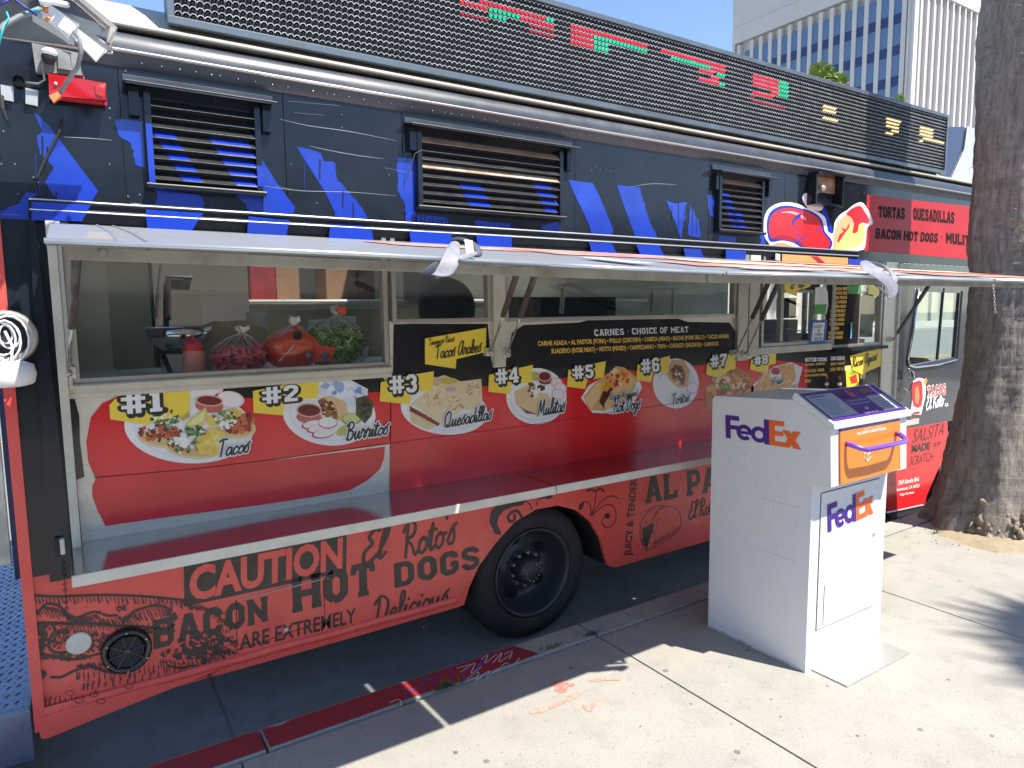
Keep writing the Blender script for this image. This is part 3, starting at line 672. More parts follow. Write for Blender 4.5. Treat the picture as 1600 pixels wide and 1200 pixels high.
# -------- upper side: sheets butted at vertical seams
body = empty('side_wall', None, None, parent=truck)
for x0, x1 in ((L0, .222), (.222, .80), (.80, 1.318), (1.318, 2.29), (2.29, 3.32), (3.32, 4.05), (4.05, 5.05), (5.05, L1)):
    MB().box(x0+.0012, x1-.0012, 2.9, 2.93, 1.972, 2.56).build('side_panel', m_black, body, bevel=.0015)
MB().box(L0, -.002, 2.8975, 2.93, .72, 1.9705).build('side_panel', m_black, body, bevel=.002)
MB().box(L0-.004, L0+.03, 2.885, 2.9, .15, 2.0).build('edge_strip', m_reds, body, label='red edge strip on the rear corner')
MB().prism([P(-.068, 1.97, 2.87), P(-.058, 1.97, 2.87), P(-.030, .7, 2.87), P(-.105, .7, 2.87), P(-.075, 1.97, 2.87)], (0, .028, 0)).build('corner_post', m_black, body, bevel=.004)
# roof edge: bulged rail, gutter and cream roof, swept along X
def sweep(name, prof, x0, x1, m, parent, smooth=True, n=1, **kw):
    b = MB(); k = len(prof)
    for i in range(n+1):
        x = x0+(x1-x0)*i/n; b.v += [(x, y, z) for y, z in prof]
    for i in range(n):
        for j in range(k-1): b.f.append((i*k+j, (i+1)*k+j, (i+1)*k+j+1, i*k+j+1)); b.m.append(0)
    return b.build(name, m, parent, smooth=smooth, **kw)
m_rail = mat('black_rail_paint', (.035, .042, .055), .42, coat=.12, rvar=.08, scale=4, var=.4, col2=(.055, .064, .08), bump=.001, bscale=5)
sweep('rivet_strip', [(2.9, 2.522), (2.893, 2.524), (2.892, 2.563), (2.886, 2.570)], L0+.2, L1, m_rail, body)
sweep('edge_bead', [(2.886, 2.570), (2.878, 2.573), (2.876, 2.578), (2.882, 2.582)], L0+.2, L1, m_trim, body)
R_ = [(2.882, 2.582)]+[(2.882+.05*(1-math.cos(a)), 2.582+.068*math.sin(a)) for a in [i*math.pi/2/9 for i in range(1, 10)]]
sweep('roof_rail', R_+[(2.945, 2.651)], L0+.12, L1, m_rail, body)
sweep('gutter', [(2.945, 2.651), (2.948, 2.64), (2.97, 2.64), (2.97, 2.676)], L0+.12, L1, m_dark, body, smooth=False)
sweep('roof_edge_trim', [(2.97, 2.676), (2.917, 2.672), (2.914, 2.677), (2.915, 2.687), (2.925, 2.691), (2.972, 2.702)], L0+.12, L1, m_cream, body, smooth=False)
RP = [(2.972, 2.696), (3.0, 2.722), (3.06, 2.775), (3.14, 2.83), (3.3, 2.89), (3.55, 2.94), (4.1, 2.98), (4.5, 2.96), (4.9, 2.89), (5.06, 2.8), (5.2, 2.6)]
for a_, b_ in ((L0+.1, .45), (1.95, 2.7), (4.3, L1)): sweep('roof', RP, a_, b_, m_cream, body)
for a_, b_ in ((.45, 1.95), (2.7, 4.3)): sweep('roof', RP[:5], a_, b_, m_cream, body); sweep('roof', RP[7:], a_, b_, m_cream, body)   # roof openings added to let sun and sky into the kitchen
bead = RP[:6]
MB().tube([(.06, y-.004, z+.006) for y, z in bead], .008, 6).build('roof_seam', m_cream, body)
# rivets
rv = MB()
def rivet(x, z, r=.0055, y=2.9): rv.ball((x, y, z), r, 6, 0, (1, .6, 1))
x = .3
while x < 6.9: rivet(x, 2.543, .006, 2.892); x += rnd.choice((.055, .06, .065, .03, .1))
for px, py in [(196,112),(196,124),(171,170),(171,185),(171,257),(59,285),(52,278),(23,257),(218,305),(177,325),(534,180),(534,200),(455,257),(608,274),(28,303),(5,206),(2,257),
   (634,170),(634,193),(886,213),(886,237),(917,212),(924,267),(938,266),(946,264),(1113,258),(1206,272),(930,262),(953,268),(1077,325),(1098,327),(1341,302),(1350,302),(1216,275),(121,306),(200,308),(495,318),(860,355),(1012,380),(375,305),
   (124,45*1),(32,645),(36,690),(40,735),(57,748),(64,848),(50,866),(85,637)]:
    p = onY(px, py, 2.9); rivet(p.x, p.z)
for zz in (1.9, 1.7, 1.5, 1.3, 1.1, .95, .8): rivet(-.14, zz)
rv.build('rivet', mat('rivet_paint', (.05, .058, .07), .22, coat=.6), body, smooth=True, kind='stuff')
# blue chevrons, brushed on with torn edges
chev = [
 ([(52,174),(62,183),(76,196),(153,298),(126,346),(104,346),(96,318),(80,300),(70,285),(84,262),(62,240),(58,212),(66,205)], {5,6,7,8,9,10,11}),
 ([(0,330),(30,318),(41,300),(60,302),(46,312),(44,345),(52,400),(2,408)], {0,1,5,6}),
 ([(180,187),(190,186),(222,190),(226,262),(212,258),(205,225),(186,212)], {4,5,6}),
 ([(240,296),(312,304),(320,318),(298,360),(228,356),(224,336),(238,328),(246,308)], {4,5,6,7}),
 ([(404,233),(410,250),(430,282),(461,324),(450,368),(384,364),(392,342),(384,318),(366,303),(405,305)], {5,6,7}),
 ([(463,229),(484,233),(502,240),(506,252),(520,252),(526,278),(541,296),(560,318),(572,335),(584,364),(580,376),(514,370),(524,334),(508,300)], {1,2,3,4,5,6,7,8}),
 ([(620,246),(650,248),(648,320),(645,376),(634,375),(632,318),(622,300)], {2,3,4,5,6}),
 ([(652,335),(700,340),(702,380),(650,377)], {1,3}), ([(742,344),(796,350),(800,386),(746,382)], {1,3}), ([(846,352),(872,346),(884,392),(846,388)], {0,2}),
 ([(888,281),(926,286),(934,300),(958,358),(952,402),(922,398),(928,378),(920,350),(896,300)], set()),
 ([(964,289),(1000,293),(1010,330),(1018,352),(1028,375),(1040,402),(1002,402),(994,374),(972,314)], {1,2,3,4}),
 ([(1041,313),(1056,318),(1074,316),(1068,352),(1064,374),(1056,350)], {0,1,2}), ([(1078,320),(1092,345),(1094,372),(1076,368)], {0,1,3}),
 ([(1072,384),(1100,386),(1100,404),(1072,404)], set()), ([(1136,388),(1164,390),(1164,408),(1134,406)], set()),
 ([(1104,303),(1116,306),(1114,340),(1108,334)], {1,2,3}), ([(1124,368),(1150,371),(1152,392),(1122,389)], {0,1,2,3}), ([(1186,318),(1196,340),(1196,388),(1188,386),(1184,350)], {0,3,4}),
 ([(1284,324),(1290,326),(1302,360),(1296,372),(1280,350)], {0}), ([(1196,392),(1212,393),(1212,402),(1196,401)], set()),
]
for pts, sides in chev: decal('chevron_paint', jag(pts, 2.2, 5, sides), 2.8985, m_blue, body)
m_drip = mat('black_drip', (.010, .013, .019), .25)
curve_px('paint_drip', [[(x_, y_), (x_+rnd.uniform(-.6, .6), y_+h_)] for x_, y_, h_ in ((644,336,38),(651,340,30),(658,334,44),(664,338,24),(671,342,34),(677,338,38),(684,342,26),(690,344,34),(697,342,36),(752,350,20),(764,348,30),(781,350,26),(1050,322,22),(1060,318,40),(1070,330,34),(1082,326,40),(1088,336,30),(1110,312,22),(74,230,40),(66,214,30),(88,300,20),(410,300,40),(500,250,30),(536,300,24),(552,318,22))], 2.8978, .0055, m_drip, body, kind='stuff')
curve_px('paint_drip', [[(x_, y_), (x_+rnd.uniform(-.6, .6), y_+h_)] for x_, y_, h_ in ((476,240,60),(526,300,34),(590,340,30),(596,350,22),(704,344,30),(712,350,22),(802,352,26),(812,356,18),(1032,340,40),(1066,318,52),(1096,340,34),(1120,318,20),(1128,372,16),(56,240,60),(62,262,44),(230,310,40),(330,310,30),(1184,322,30))], 2.8979, .006, m_blue, body, taper=True, kind='stuff')
# long scratches showing bare metal
m_scr = mat('scratch_metal', (.42, .43, .45), .4, metal=.4)
for st in ([(437,186),(480,196),(530,203),(560,208),(620,220)], [(483,228),(520,236),(560,243),(600,248)], [(460,176),(505,180)], [(410,290),(470,298),(545,300),(620,306)], [(432,290),(455,296)],
           [(985,292),(1020,287),(1060,289)], [(450,158),(530,165)], [(600,262),(660,274)], [(100,214),(140,216),(175,219)], [(0,335),(30,336)]):
    curve_px('scratch', [st], 2.8978, .0022, m_scr, body, taper=True)
m_dint = mat('bare_patch', (.38, .35, .3), .5, var=.6, scale=50)
decal('bare_patch', jag([(204,317),(240,320),(300,323),(340,327),(395,330),(395,333),(330,331),(240,325),(204,321)], 1.2, 4), 2.8975, m_dint, body)
# drip rail over the serving hatch
dr = sweep('drip_rail', [(2.9, 2.045), (2.882, 2.040), (2.874, 2.032), (2.882, 2.022), (2.888, 2.014), (2.876, 2.006), (2.872, 1.998), (2.884, 1.990), (2.886, 1.968), (2.9, 1.966)], -.072, 4.9, mat('dull_black_rail', (.016, .019, .026), .6, spec=.25, var=.4, scale=6), truck)
m_edge = mat('worn_bright_edge', (.62, .64, .68), .3, metal=.7)
for z_, y_ in ((2.037, 2.8755), (2.002, 2.8705)): MB().tube([(-.07, y_, z_), (1.6, y_, z_), (4.9, y_, z_)], .0028, 5).build('worn_edge', m_edge, dr)
for pts in ([(49,315),(142,320),(128,346),(49,344)], [(228,327),(318,333),(300,360),(230,356)], [(388,338),(452,344),(448,368),(386,364)], [(516,350),(580,354),(584,376),(514,371)], [(640,358),(706,362),(706,382),(642,379)],
            [(744,366),(800,369),(800,387),(746,384)], [(920,378),(956,380),(966,400),(926,398)], [(994,382),(1030,384),(1040,404),(1002,402)], [(1068,388),(1094,389),(1100,404),(1072,404)], [(1134,390),(1166,392),(1164,408),(1134,406)]):
    decal('chevron_paint', jag(pts, .8, 6), 2.869, m_blue, dr)

# -------- louvred vents with drip hoods
m_slat = mat('black_slat', (.02, .022, .027), .3, coat=.4, rvar=.1, scale=8); m_rust = mat('rusty_slat', (.30, .15, .09), .6, var=.4, scale=12, col2=(.42, .27, .18))
m_bare = mat('bare_cream_slat', (.48, .43, .33), .5, var=.5, scale=10, col2=(.3, .18, .1)); m_wedge = mat('slat_worn_edge', (.17, .165, .15), .35, metal=.6)
def vent(x0, x1, z0, z1, hx0, hx1, n, special, blues, ragged=0):
    v = empty('louvre_vent', None, None, parent=truck)
    MB().box(x0, x1, 2.897, 2.8995, z0, z1).build('back', m_dark, v)
    for a, b_ in ((x0-.022, x0), (x1, x1+.022)): MB().box(a, b_, 2.868, 2.899, z0-.01, z1+.02).build('frame', m_black, v, bevel=.002)
    MB().box(hx0+.012, hx0+.045, 2.872, 2.899, z1-.07, z1+.03).build('frame', m_black, v); MB().box(hx1-.045, hx1-.012, 2.872, 2.899, z1-.07, z1+.03).build('frame', m_black, v)
    MB().box(x0-.03, x1+.03, 2.853, 2.899, z0-.026, z0-.011).build('sill', m_black, v, bevel=.003, label='black sill with worn bright edge')
    MB().tube([(x0-.03, 2.852, z0-.012), (x1+.03, 2.852, z0-.012)], .0025, 5).build('worn_edge', m_wedge, v)
    MB().prism([(hx0, 2.898, z1+.05), (hx0, 2.822, z1+.034), (hx0, 2.820, z1+.024), (hx0, 2.825, z1+.026), (hx0, 2.898, z1+.042)], (hx1-hx0, 0, 0)).build('rain_hood', m_black, v)
    MB().tube([(hx0, 2.820, z1+.034), (hx1, 2.820, z1+.034)], .0018, 5).build('worn_edge', m_wedge, v)
    MB().box(hx0-.002, hx1+.002, 2.893, 2.899, z1+.05, min(z1+.118, 2.499)).build('rain_hood_flange', m_rail, v, bevel=.002)
    p = (z1-z0)/n
    for i in range(n):
        z = z1-p*i; m = {'r': m_rust, 'c': m_bare}.get(special.get(i), m_slat); e = x1-(rnd.uniform(0, .02) if ragged and i > 4 else 0)
        b = MB(); b.prism([(x0, 2.893, z-p*.02), (x0, 2.872, z-p*.66), (x0, 2.869, z-p*.70), (x0, 2.869, z-p*.78), (x0, 2.873, z-p*.78), (x0, 2.876, z-p*.70), (x0, 2.896, z-p*.06)], (e-x0, 0, 0))
        s_ = b.build('slat', m, v)
        MB().tube([(x0, 2.8685, z-p*.78), (e, 2.8685, z-p*.78)], .0011, 4).build('worn_edge', m_wedge, s_)
        for xa, xb, i0 in blues:
            if i >= i0:
                sh = (i-i0)*.02; a_, b_ = max(x0, xa+sh if xa > x0 else xa), min(e, xb+sh)
                MB().quad((a_-.012, 2.8915, z-p*.03), (b_-.012, 2.8915, z-p*.03), (b_, 2.8705, z-p*.66), (a_, 2.8705, z-p*.66)).quad((a_, 2.8705, z-p*.66), (b_, 2.8705, z-p*.66), (b_, 2.868, z-p*.77), (a_, 2.868, z-p*.77)).build('chevron_paint', m_blue, s_)
    return v
v1 = vent(.318, .678, 2.128, 2.425, .237, .756, 8, {}, [(.33, .40, 3), (.52, .66, 3)])
for a, b_ in ((.297, .317),): MB().box(a, b_, 2.8665, 2.868, 2.12, 2.33).build('chevron_paint', m_blue, v1)
MB().box(.678, .70, 2.8665, 2.868, 2.14, 2.22).build('chevron_paint', m_blue, v1)
v2 = vent(1.398, 2.17, 2.125, 2.425, 1.329, 2.265, 8, {0: 'r', 3: 'c'}, [(1.60, 1.72, 5), (2.02, 2.12, 4)], 1)
MB().tube([(1.40, 2.866, 2.36), (1.36, 2.862, 2.34), (1.335, 2.868, 2.27), (1.33, 2.88, 2.22)], .002, 5).build('loose_wire', m_wedge, v2)
v3 = vent(3.40, 3.78, 2.125, 2.42, 3.339, 3.894, 8, {0: 'r'}, [(3.41, 3.48, 2), (3.50, 3.60, 5)])
# -------- loudspeaker niche beside the logo
sp = empty('horn_speaker', None, None, parent=truck)
b = MB()
for q in ([(4.30,2.80,2.53),(4.60,2.80,2.53),(4.61,2.899,2.545),(4.29,2.899,2.545)],): pass
b.box(4.29, 4.61, 2.815, 2.899, 2.525, 2.54).box(4.29, 4.305, 2.83, 2.899, 2.34, 2.525).box(4.595, 4.61, 2.83, 2.899, 2.34, 2.525).box(4.29, 4.61, 2.83, 2.899, 2.325, 2.34).box(4.305, 4.595, 2.89, 2.899, 2.34, 2.525)
b.build('housing', m_black, sp, bevel=.002); MB().box(4.305, 4.595, 2.8885, 2.8895, 2.42, 2.525).build('lining', m_rust, sp)
MB().lathe([(.0, 2.84), (.018, 2.842), (.024, 2.855), (.014, 2.875), (.03, 2.888)], (4.40, 0, 2.44), 'y', 14).build('horn', m_trim, sp, smooth=True)

# -------- LED board on the roof edge
led = empty('led_sign', None, None, parent=truck)
LX0, LX1, LZ0, LZ1 = .402, 6.245, 2.722, 3.197
m_frame = mat('sign_frame', (.15, .18, .21), .4, metal=.4, var=.3, scale=7, rvar=.1); m_lcase = mat('sign_face', (.014, .016, .02), .45)
MB().box(LX0+.01, LX1-.01, 2.966, 3.09, LZ0+.01, LZ1-.01).build('case', m_frame, led, bevel=.004)
for a in ((LX0, LX1, LZ0, LZ0+.028), (LX0, LX1, LZ1-.026, LZ1), (LX0, LX0+.024, LZ0+.028, LZ1-.026), (LX1-.024, LX1, LZ0+.028, LZ1-.026)):
    MB().box(a[0], a[1], 2.938, 2.965, a[2], a[3]).build('frame', m_frame, led, bevel=.002)
MB().box(LX0+.02, LX1-.02, 2.958, 2.9655, LZ0+.02, LZ1-.02).build('face', m_lcase, led)
NR = 16; zp = (LZ1-LZ0-.058)/NR; NCOL = int((LX1-LX0-.052)/zp)
m_hood = mat('led_hood', (.018, .019, .023), .4); m_hglint = mat('led_hood_rim_glint', (.62, .64, .68), .4, var=.4, scale=14, col2=(.34, .35, .38)); m_bead = mat('led_off', (.10, .095, .08), .25)  # hood rims pale: sun glint on black plastic put into their colour
m_lr = mat('led_red', (.9, .02, .04), .3, emit=1.2); m_lg = mat('led_green', (.0, .62, .26), .3, emit=.8); m_ly = mat('led_amber', (1, .62, .25), .3, emit=1.0)
m_ldr = mat('led_red_dim', (.45, .03, .05), .3, emit=.35)
def tri_wave(v): return v
rows = [('r',750,1,800,14),('r',800,15,850,27),('g',853,29,865,31),('r',720,2,760,13),('g',769,14,809,25),('r',811,27,863,41),('d',720,22,760,33),('g',769,26,786,31),('d',832,42,862,49),('d',832,51,862,59),
 ('r',892,40,1012,72),('r',892,49,925,58),('r',892,58,925,67),('g',931,59,1011,80),('r',892,67,925,76),('g',931,68,946,72),('g',930,77,946,81),('r',1034,79,1133,106),('g',1050,92,1109,106),('r',1112,107,1133,113),
 ('r',1095,112,1121,119),('g',1124,119,1133,121),('r',1094,120,1121,127),('g',1124,127,1133,129),('r',1180,118,1214,127),('g',1219,128,1231,131),('r',1180,125,1214,134),('g',1219,135,1231,138),('r',1178,133,1213,142),
 ('g',1218,143,1229,145),('r',1178,141,1213,149),('g',1217,150,1229,153),('d',1175,153,1226,166),('y',1289,167,1306,171),('y',1289,174,1306,178),('y',1287,181,1307,186),('y',1387,185,1406,190),('y',1386,191,1405,196),
 ('y',1386,197,1404,202),('y',1385,204,1403,208),('y',1440,199,1458,203),('y',1440,205,1457,209),('y',1439,211,1456,214),('y',1439,217,1473,224)]
lit = {}
for c_, xa, ya, xb, yb in rows:
    for k in range(101):
        p = onY(xa+(xb-xa)*k/100, ya+(yb-ya)*k/100, 2.95); i = int((p.x-LX0-.026)/zp); j = int((p.z-LZ0-.03)/zp)
        lit.setdefault((i, j), c_)
hb, be, dots = MB(), MB(), {'r': MB(), 'g': MB(), 'y': MB(), 'd': MB()}
K = 5
for i in range(NCOL):
    for j in range(NR):
        cx = LX0+.026+zp*(i+.5); cz = LZ0+.029+zp*(j+.46); r0 = zp*.5; r1 = zp*.40; vs = []
        for k in range(K+1):
            a = math.radians(8+164*k/K); c_, s_ = math.cos(a), math.sin(a)
            for (r_, y_) in ((r0, 2.945), (r1, 2.945), (r1, 2.9585)): vs.append((cx+r_*c_*(1.0), y_, cz+r_*s_*.92+.0))
        fs, ms = [], []
        for k in range(K):
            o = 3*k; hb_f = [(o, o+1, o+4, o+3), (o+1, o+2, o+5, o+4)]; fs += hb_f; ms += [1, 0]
        o0 = len(hb.v); hb.v += vs; hb.f += [tuple(o0+q for q in f) for f in fs]; hb.m += ms
        bb = dots[lit[(i, j)]] if (i, j) in lit else be; s_ = zp*(.25 if (i, j) in lit else .17); z_ = cz+.001
        y2 = 2.946 if (i, j) in lit else 2.95
        bb.add([(cx-s_, 2.957, z_-s_), (cx+s_, 2.957, z_-s_), (cx+s_, 2.957, z_+s_), (cx-s_, 2.957, z_+s_), (cx-s_*.5, y2, z_-s_*.5), (cx+s_*.5, y2, z_-s_*.5), (cx+s_*.5, y2, z_+s_*.5), (cx-s_*.5, y2, z_+s_*.5)],
               [(4,5,6,7), (0,1,5,4), (1,2,6,5), (2,3,7,6), (3,0,4,7)])
hb.build('led_hoods', [m_hood, m_hglint], led, kind='stuff'); be.build('led_beads', m_bead, led, kind='stuff')
for k, m in (('r', m_lr), ('g', m_lg), ('y', m_ly), ('d', m_ldr)): dots[k].build('lit_leds', m, led, kind='stuff', label={'r': 'lit red LEDs', 'g': 'lit green LEDs', 'y': 'lit amber LEDs', 'd': 'dim red LEDs'}[k])
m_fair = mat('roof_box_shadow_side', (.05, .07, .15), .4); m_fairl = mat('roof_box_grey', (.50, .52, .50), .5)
fb = empty('roof_air_unit', None, None, parent=truck)
MB().prism([(6.28, 3.0, 2.62), (6.28, 3.0, 3.12), (6.66, 3.0, 3.17), (6.62, 3.0, 2.95), (6.36, 3.0, 2.62)], (0, 1.4, 0)).build('side', m_fair, fb)
MB().prism([(6.40, 2.99, 2.64), (6.66, 2.99, 2.98), (6.69, 2.99, 3.17), (7.5, 2.99, 3.17), (7.7, 2.99, 2.64)], (0, 1.4, 0)).build('cover', m_fairl, fb, bevel=.01)

# -------- rear / top-left fittings
m_redl = mat('red_lens', (.45, .008, .014), .15, coat=.6); m_grey = mat('grey_plastic', (.24, .25, .25), .6, var=.3, scale=20); m_wp = mat('white_plastic', (.82, .83, .86), .35)
def pw(px, py, y): return onY(px, py, y)
cl = empty('clearance_light', None, None, parent=truck)
q = [pw(79,118,2.84), pw(163,132,2.84), pw(165,157,2.84), pw(80,147,2.84)]
MB().prism(q, (0, .05, 0)).build('lens', m_redl, cl, bevel=.006); MB().prism([pw(148,133,2.835), pw(160,136,2.835), pw(161,151,2.835), pw(150,148,2.835)], (0, .006, 0)).build('end_cap', m_dred, cl)
MB().lathe([(0, 2.832), (.005, 2.833), (.006, 2.84)], (pw(87,131,2.84).x, 0, pw(87,131,2.84).z), 'y', 10).build('screw', m_alu, cl)
br = empty('camera_bracket', None, None, parent=truck)
MB().prism([pw(52,69,2.87), pw(120,84,2.87), pw(130,118,2.87), pw(58,110,2.87)], (0, .028, 0)).build('plate', m_grey, br, bevel=.004)
MB().prism([pw(92,78,2.86), pw(110,83,2.86), pw(112,108,2.86), pw(93,105,2.86)], (0, .01, 0)).build('raised_panel', m_grey, br, bevel=.004)
MB().ball(pw(76,90,2.85), .022, 12).build('dome', m_dark, br, smooth=True); MB().ball(pw(77,82,2.845), .024, 12, 0, (1, 1, .6)).build('dome_cap', m_wp, br, smooth=True)
MB().tube([pw(66,92,2.85), pw(66,105,2.86), pw(70,125,2.86), pw(60,131,2.87), pw(40,129,2.87)], .004, 6).build('cable', m_grey, br, smooth=True)
sb_ = empty('socket_bracket', None, None, parent=truck)
for a in ([(2,133),(20,135),(20,157),(3,154)], [(41,138),(59,141),(58,164),(41,161)]): MB().prism([pw(x, y, 2.885) for x, y in a], (0, .012, 0)).build('tab', m_alu, sb_, bevel=.002)
MB().lathe([(.016, 2.87), (.018, 2.885), (.012, 2.899)], (pw(29,125,2.87).x, 0, pw(29,125,2.87).z), 'y', 12).build('socket', m_dark, sb_)
MB().tube([pw(1,150,2.85), pw(4,170,2.84), pw(11,188,2.84)], .009, 8, r2=.004).build('plug', m_dark, sb_)
# tilted open flood-light housing with its driver and wiring
fl = empty('flood_light', None, None, parent=truck)
MB().prism([pw(-20,52,2.66), pw(175,78,2.66), pw(178,45,2.6), pw(112,0,2.5), pw(90,-30,2.45), pw(-40,-30,2.5)], (0, .018, .0)).build('housing_back', m_frame, fl)
MB().prism([pw(20,0,2.6), pw(60,-10,2.6), pw(175,78,2.64), pw(165,82,2.66)], (0, -.012, .004)).build('tray', m_alu, fl)
MB().prism([pw(110,-4,2.5), pw(120,-4,2.5), pw(182,48,2.56), pw(172,72,2.6), pw(166,70,2.6), pw(170,48,2.56)], (0, -.03, 0)).build('rim', m_trim, fl, bevel=.002)
MB().prism([pw(66,20,2.5), pw(76,8,2.5), pw(122,38,2.5), pw(108,51,2.5)], (.0, .06, -.01)).build('driver', m_wp, fl, bevel=.004)
MB().prism([pw(50,22,2.53), pw(66,20,2.53), pw(112,52,2.53), pw(116,62,2.53)], (.0, .03, -.01)).build('driver_side', m_fairl, fl)
MB().prism([pw(114,56,2.52), pw(121,46,2.52), pw(165,76,2.52), pw(150,92,2.52)], (0, .02, 0)).build('emitter', m_wp, fl, bevel=.003)
m_hin = mat('hinge_edge', (.42, .4, .36), .4, metal=.5); MB().tube([pw(-10,55,2.68), pw(80,68,2.68), pw(176,83,2.68)], .006, 6).build('hinge', m_hin, fl)
MB().tube([pw(117,50,2.48), pw(124,60,2.46), pw(127,80,2.46), pw(121,105,2.48), pw(105,128,2.52), pw(92,147,2.56)], .0065, 8).build('grey_cable', m_grey, fl, smooth=True)
m_oc = mat('orange_connector', (.72, .25, .08), .4); MB().prism([pw(78,150,2.54), pw(90,144,2.54), pw(96,149,2.54), pw(84,158,2.54)], (0, .02, 0)).build('connector', m_oc, fl, bevel=.002)
for a in ((68,14,76,16), (73,27,77,31)): MB().tube([pw(a[0], a[1], 2.47), pw(a[2], a[3], 2.47)], .010, 6).build('wire_nut', m_oc, fl)
MB().tube([pw(-10,58,2.4), pw(8,38,2.42), pw(30,26,2.43), pw(52,18,2.44), pw(66,12,2.46)], .008, 6).build('grey_cable', m_grey, fl, smooth=True)
MB().tube([pw(62,4,2.45), pw(80,2,2.45), pw(105,8,2.5)], .009, 6).build('grey_cable', m_wp, fl, smooth=True)
m_teal = mat('teal_wire', (.02, .38, .36), .4); MB().tube([pw(-2,70,2.38), pw(6,40,2.4), pw(14,28,2.42), pw(10,18,2.42)], .003, 5).build('wire', m_teal, fl, smooth=True)
MB().tube([pw(45,21,2.43), pw(55,16,2.43), pw(62,16,2.43)], .004, 5).build('wire', m_teal, fl)
m_blu = mat('blue_wire', (.02, .02, .2), .4); MB().tube([pw(-5,10,2.4), pw(20,-3,2.42), pw(40,12,2.42), pw(58,24,2.42)], .004, 5).build('wire', m_blu, fl, smooth=True)
MB().tube([pw(97,186,2.894), pw(93,205,2.894), pw(82,228,2.894), pw(68,255,2.894), pw(56,282,2.894), pw(50,300,2.894)], .005, 6).build('dark_cable', m_dark, fl, smooth=True)
# coil of white cable in a reel ring and a white float hanging at the rear corner
rl = empty('cable_reel', None, None, parent=truck); c0 = pw(9, 527, 2.82)
MB().prism([pw(-20,492,2.86), pw(52,497,2.86), pw(57,555,2.86), pw(-20,556,2.86)], (0, .02, 0)).build('plate', m_black, rl, bevel=.002)
MB().lathe([(.085, 2.85), (.09, 2.83), (.082, 2.815), (.066, 2.82), (.066, 2.85)], (c0.x, 0, c0.z), 'y', 28).build('ring', m_trim, rl, smooth=True)
MB().lathe([(.0, 2.852), (.066, 2.852)], (c0.x, 0, c0.z), 'y', 24).build('disc', m_dark, rl); b = MB()
for k in range(5):
    pts = []; rr_ = .02+.008*k
    for j in range(17): a = j/16*2*math.pi+k; pts.append((c0.x+.012*math.sin(k*2)+rr_*math.cos(a), 2.81-.004*k, c0.z+.01*math.cos(k)+rr_*1.5*math.sin(a)))
    b.tube(pts, .0035, 5)
b.tube([(c0.x, 2.8, c0.z+.02), pw(19,540,2.78), pw(18,572,2.76)], .0045, 6); b.build('coiled_cable', m_wp, rl, smooth=True)
c1 = pw(12, 585, 2.74)
MB().lathe([(0, .042), (.05, .04), (.072, .03), (.078, 0), (.072, -.028), (.066, -.034), (.04, -.04), (0, -.042)], c1, 'z', 24).build('float', m_wp, rl, smooth=True, label='white plastic float hanging from its cable')
# -------- rear platform, tail parts
m_dp = mat('diamond_plate', (.20, .25, .36), .3, metal=.6, rvar=.1, scale=8)
rp = empty('rear_platform', None, None, parent=truck)
MB().box(-1.3, L0-.012, 2.92, 5.1, .19, .24).build('deck', m_dp, rp)
b = MB()
for i in range(34):
    for j in range(62):
        x, y = -1.28+i*.032+.016*(j % 2), 2.94+j*.034; s_ = 1 if j % 2 else -1; dx, dy = .011, .011*s_; nx, ny = -dy*.25, dx*.25
        if x > L0-.03: continue
        b.add([(x-dx, y-dy, .24), (x+nx, y+ny, .24), (x+dx, y+dy, .24), (x-nx, y-ny, .24), (x, y, .2445)], [(0,3,4),(3,2,4),(2,1,4),(1,0,4)])
b.build('diamond_tread', m_dp, rp, kind='stuff')
MB().box(-1.3, L0-.012, 2.89, 2.92, .05, .24).build('edge_plate', m_dp, rp, bevel=.004)
q = onY(12, 600, 3.0); MB().box(-.42, -.262, 3.6, 3.63, .57, 2.1).build('door_edge', m_alu, rp, label='pale metal edge of the open rear door', bevel=.003); MB().box(-.255, -.225, 3.6, 3.63, .5, 2.1).build('door_post', mat('navy_post', (.02, .03, .09), .4), rp)
MB().box(.0, 5.45, 2.893, 2.8995, 1.925, 1.9655).build('hinge_strip', m_black2, truck)
# -------- serving flap: three panels hinged under the drip rail, gaps between them let the sun through
YH, ZH, YFp, ZF = 2.893, 1.962, 1.376, 1.768
def flz(y, x=0): return ZF+(ZH-ZF)*(y-YFp)/(YH-YFp) - .022*max(0, min(1, (x-.3)/1.2))
flap = empty('serving_flap', None, None, parent=truck)
for x0, x1 in ((-.016, 1.632), (1.648, 3.376), (3.392, 4.99)):
    b = MB(); n = 8
    for k, dz in ((0, 0), (1, -.007)):
        for i in range(n+1):
            x = x0+(x1-x0)*i/n; b.v += [(x, YH, ZH+dz-.03*x/5), (x, YFp, flz(YFp, x)+dz)]
    N_ = 2*(n+1)
    for i in range(n): b.f += [(2*i, 2*i+1, 2*i+3, 2*i+2), (N_+2*i, N_+2*i+2, N_+2*i+3, N_+2*i+1), (2*i+1, N_+2*i+1, N_+2*i+3, 2*i+3), (2*i, 2*i+2, N_+2*i+2, N_+2*i)]; b.m += [0]*4
    b.f += [(0, N_, N_+1, 1), (2*n, 2*n+1, N_+2*n+1, N_+2*n)]; b.m += [0, 0]
    b.build('flap_panel', m_flap, flap)
for xc in (1.64, 3.384): MB().prism([(xc-.02, 2.88, flz(2.88, xc)-.026), (xc+.02, 2.88, flz(2.88, xc)-.026), (xc+.02, 2.36, flz(2.36, xc)-.026), (xc-.02, 2.36, flz(2.36, xc)-.026)], (0, 0, -.004)).build('joint_cover', m_alu, flap)
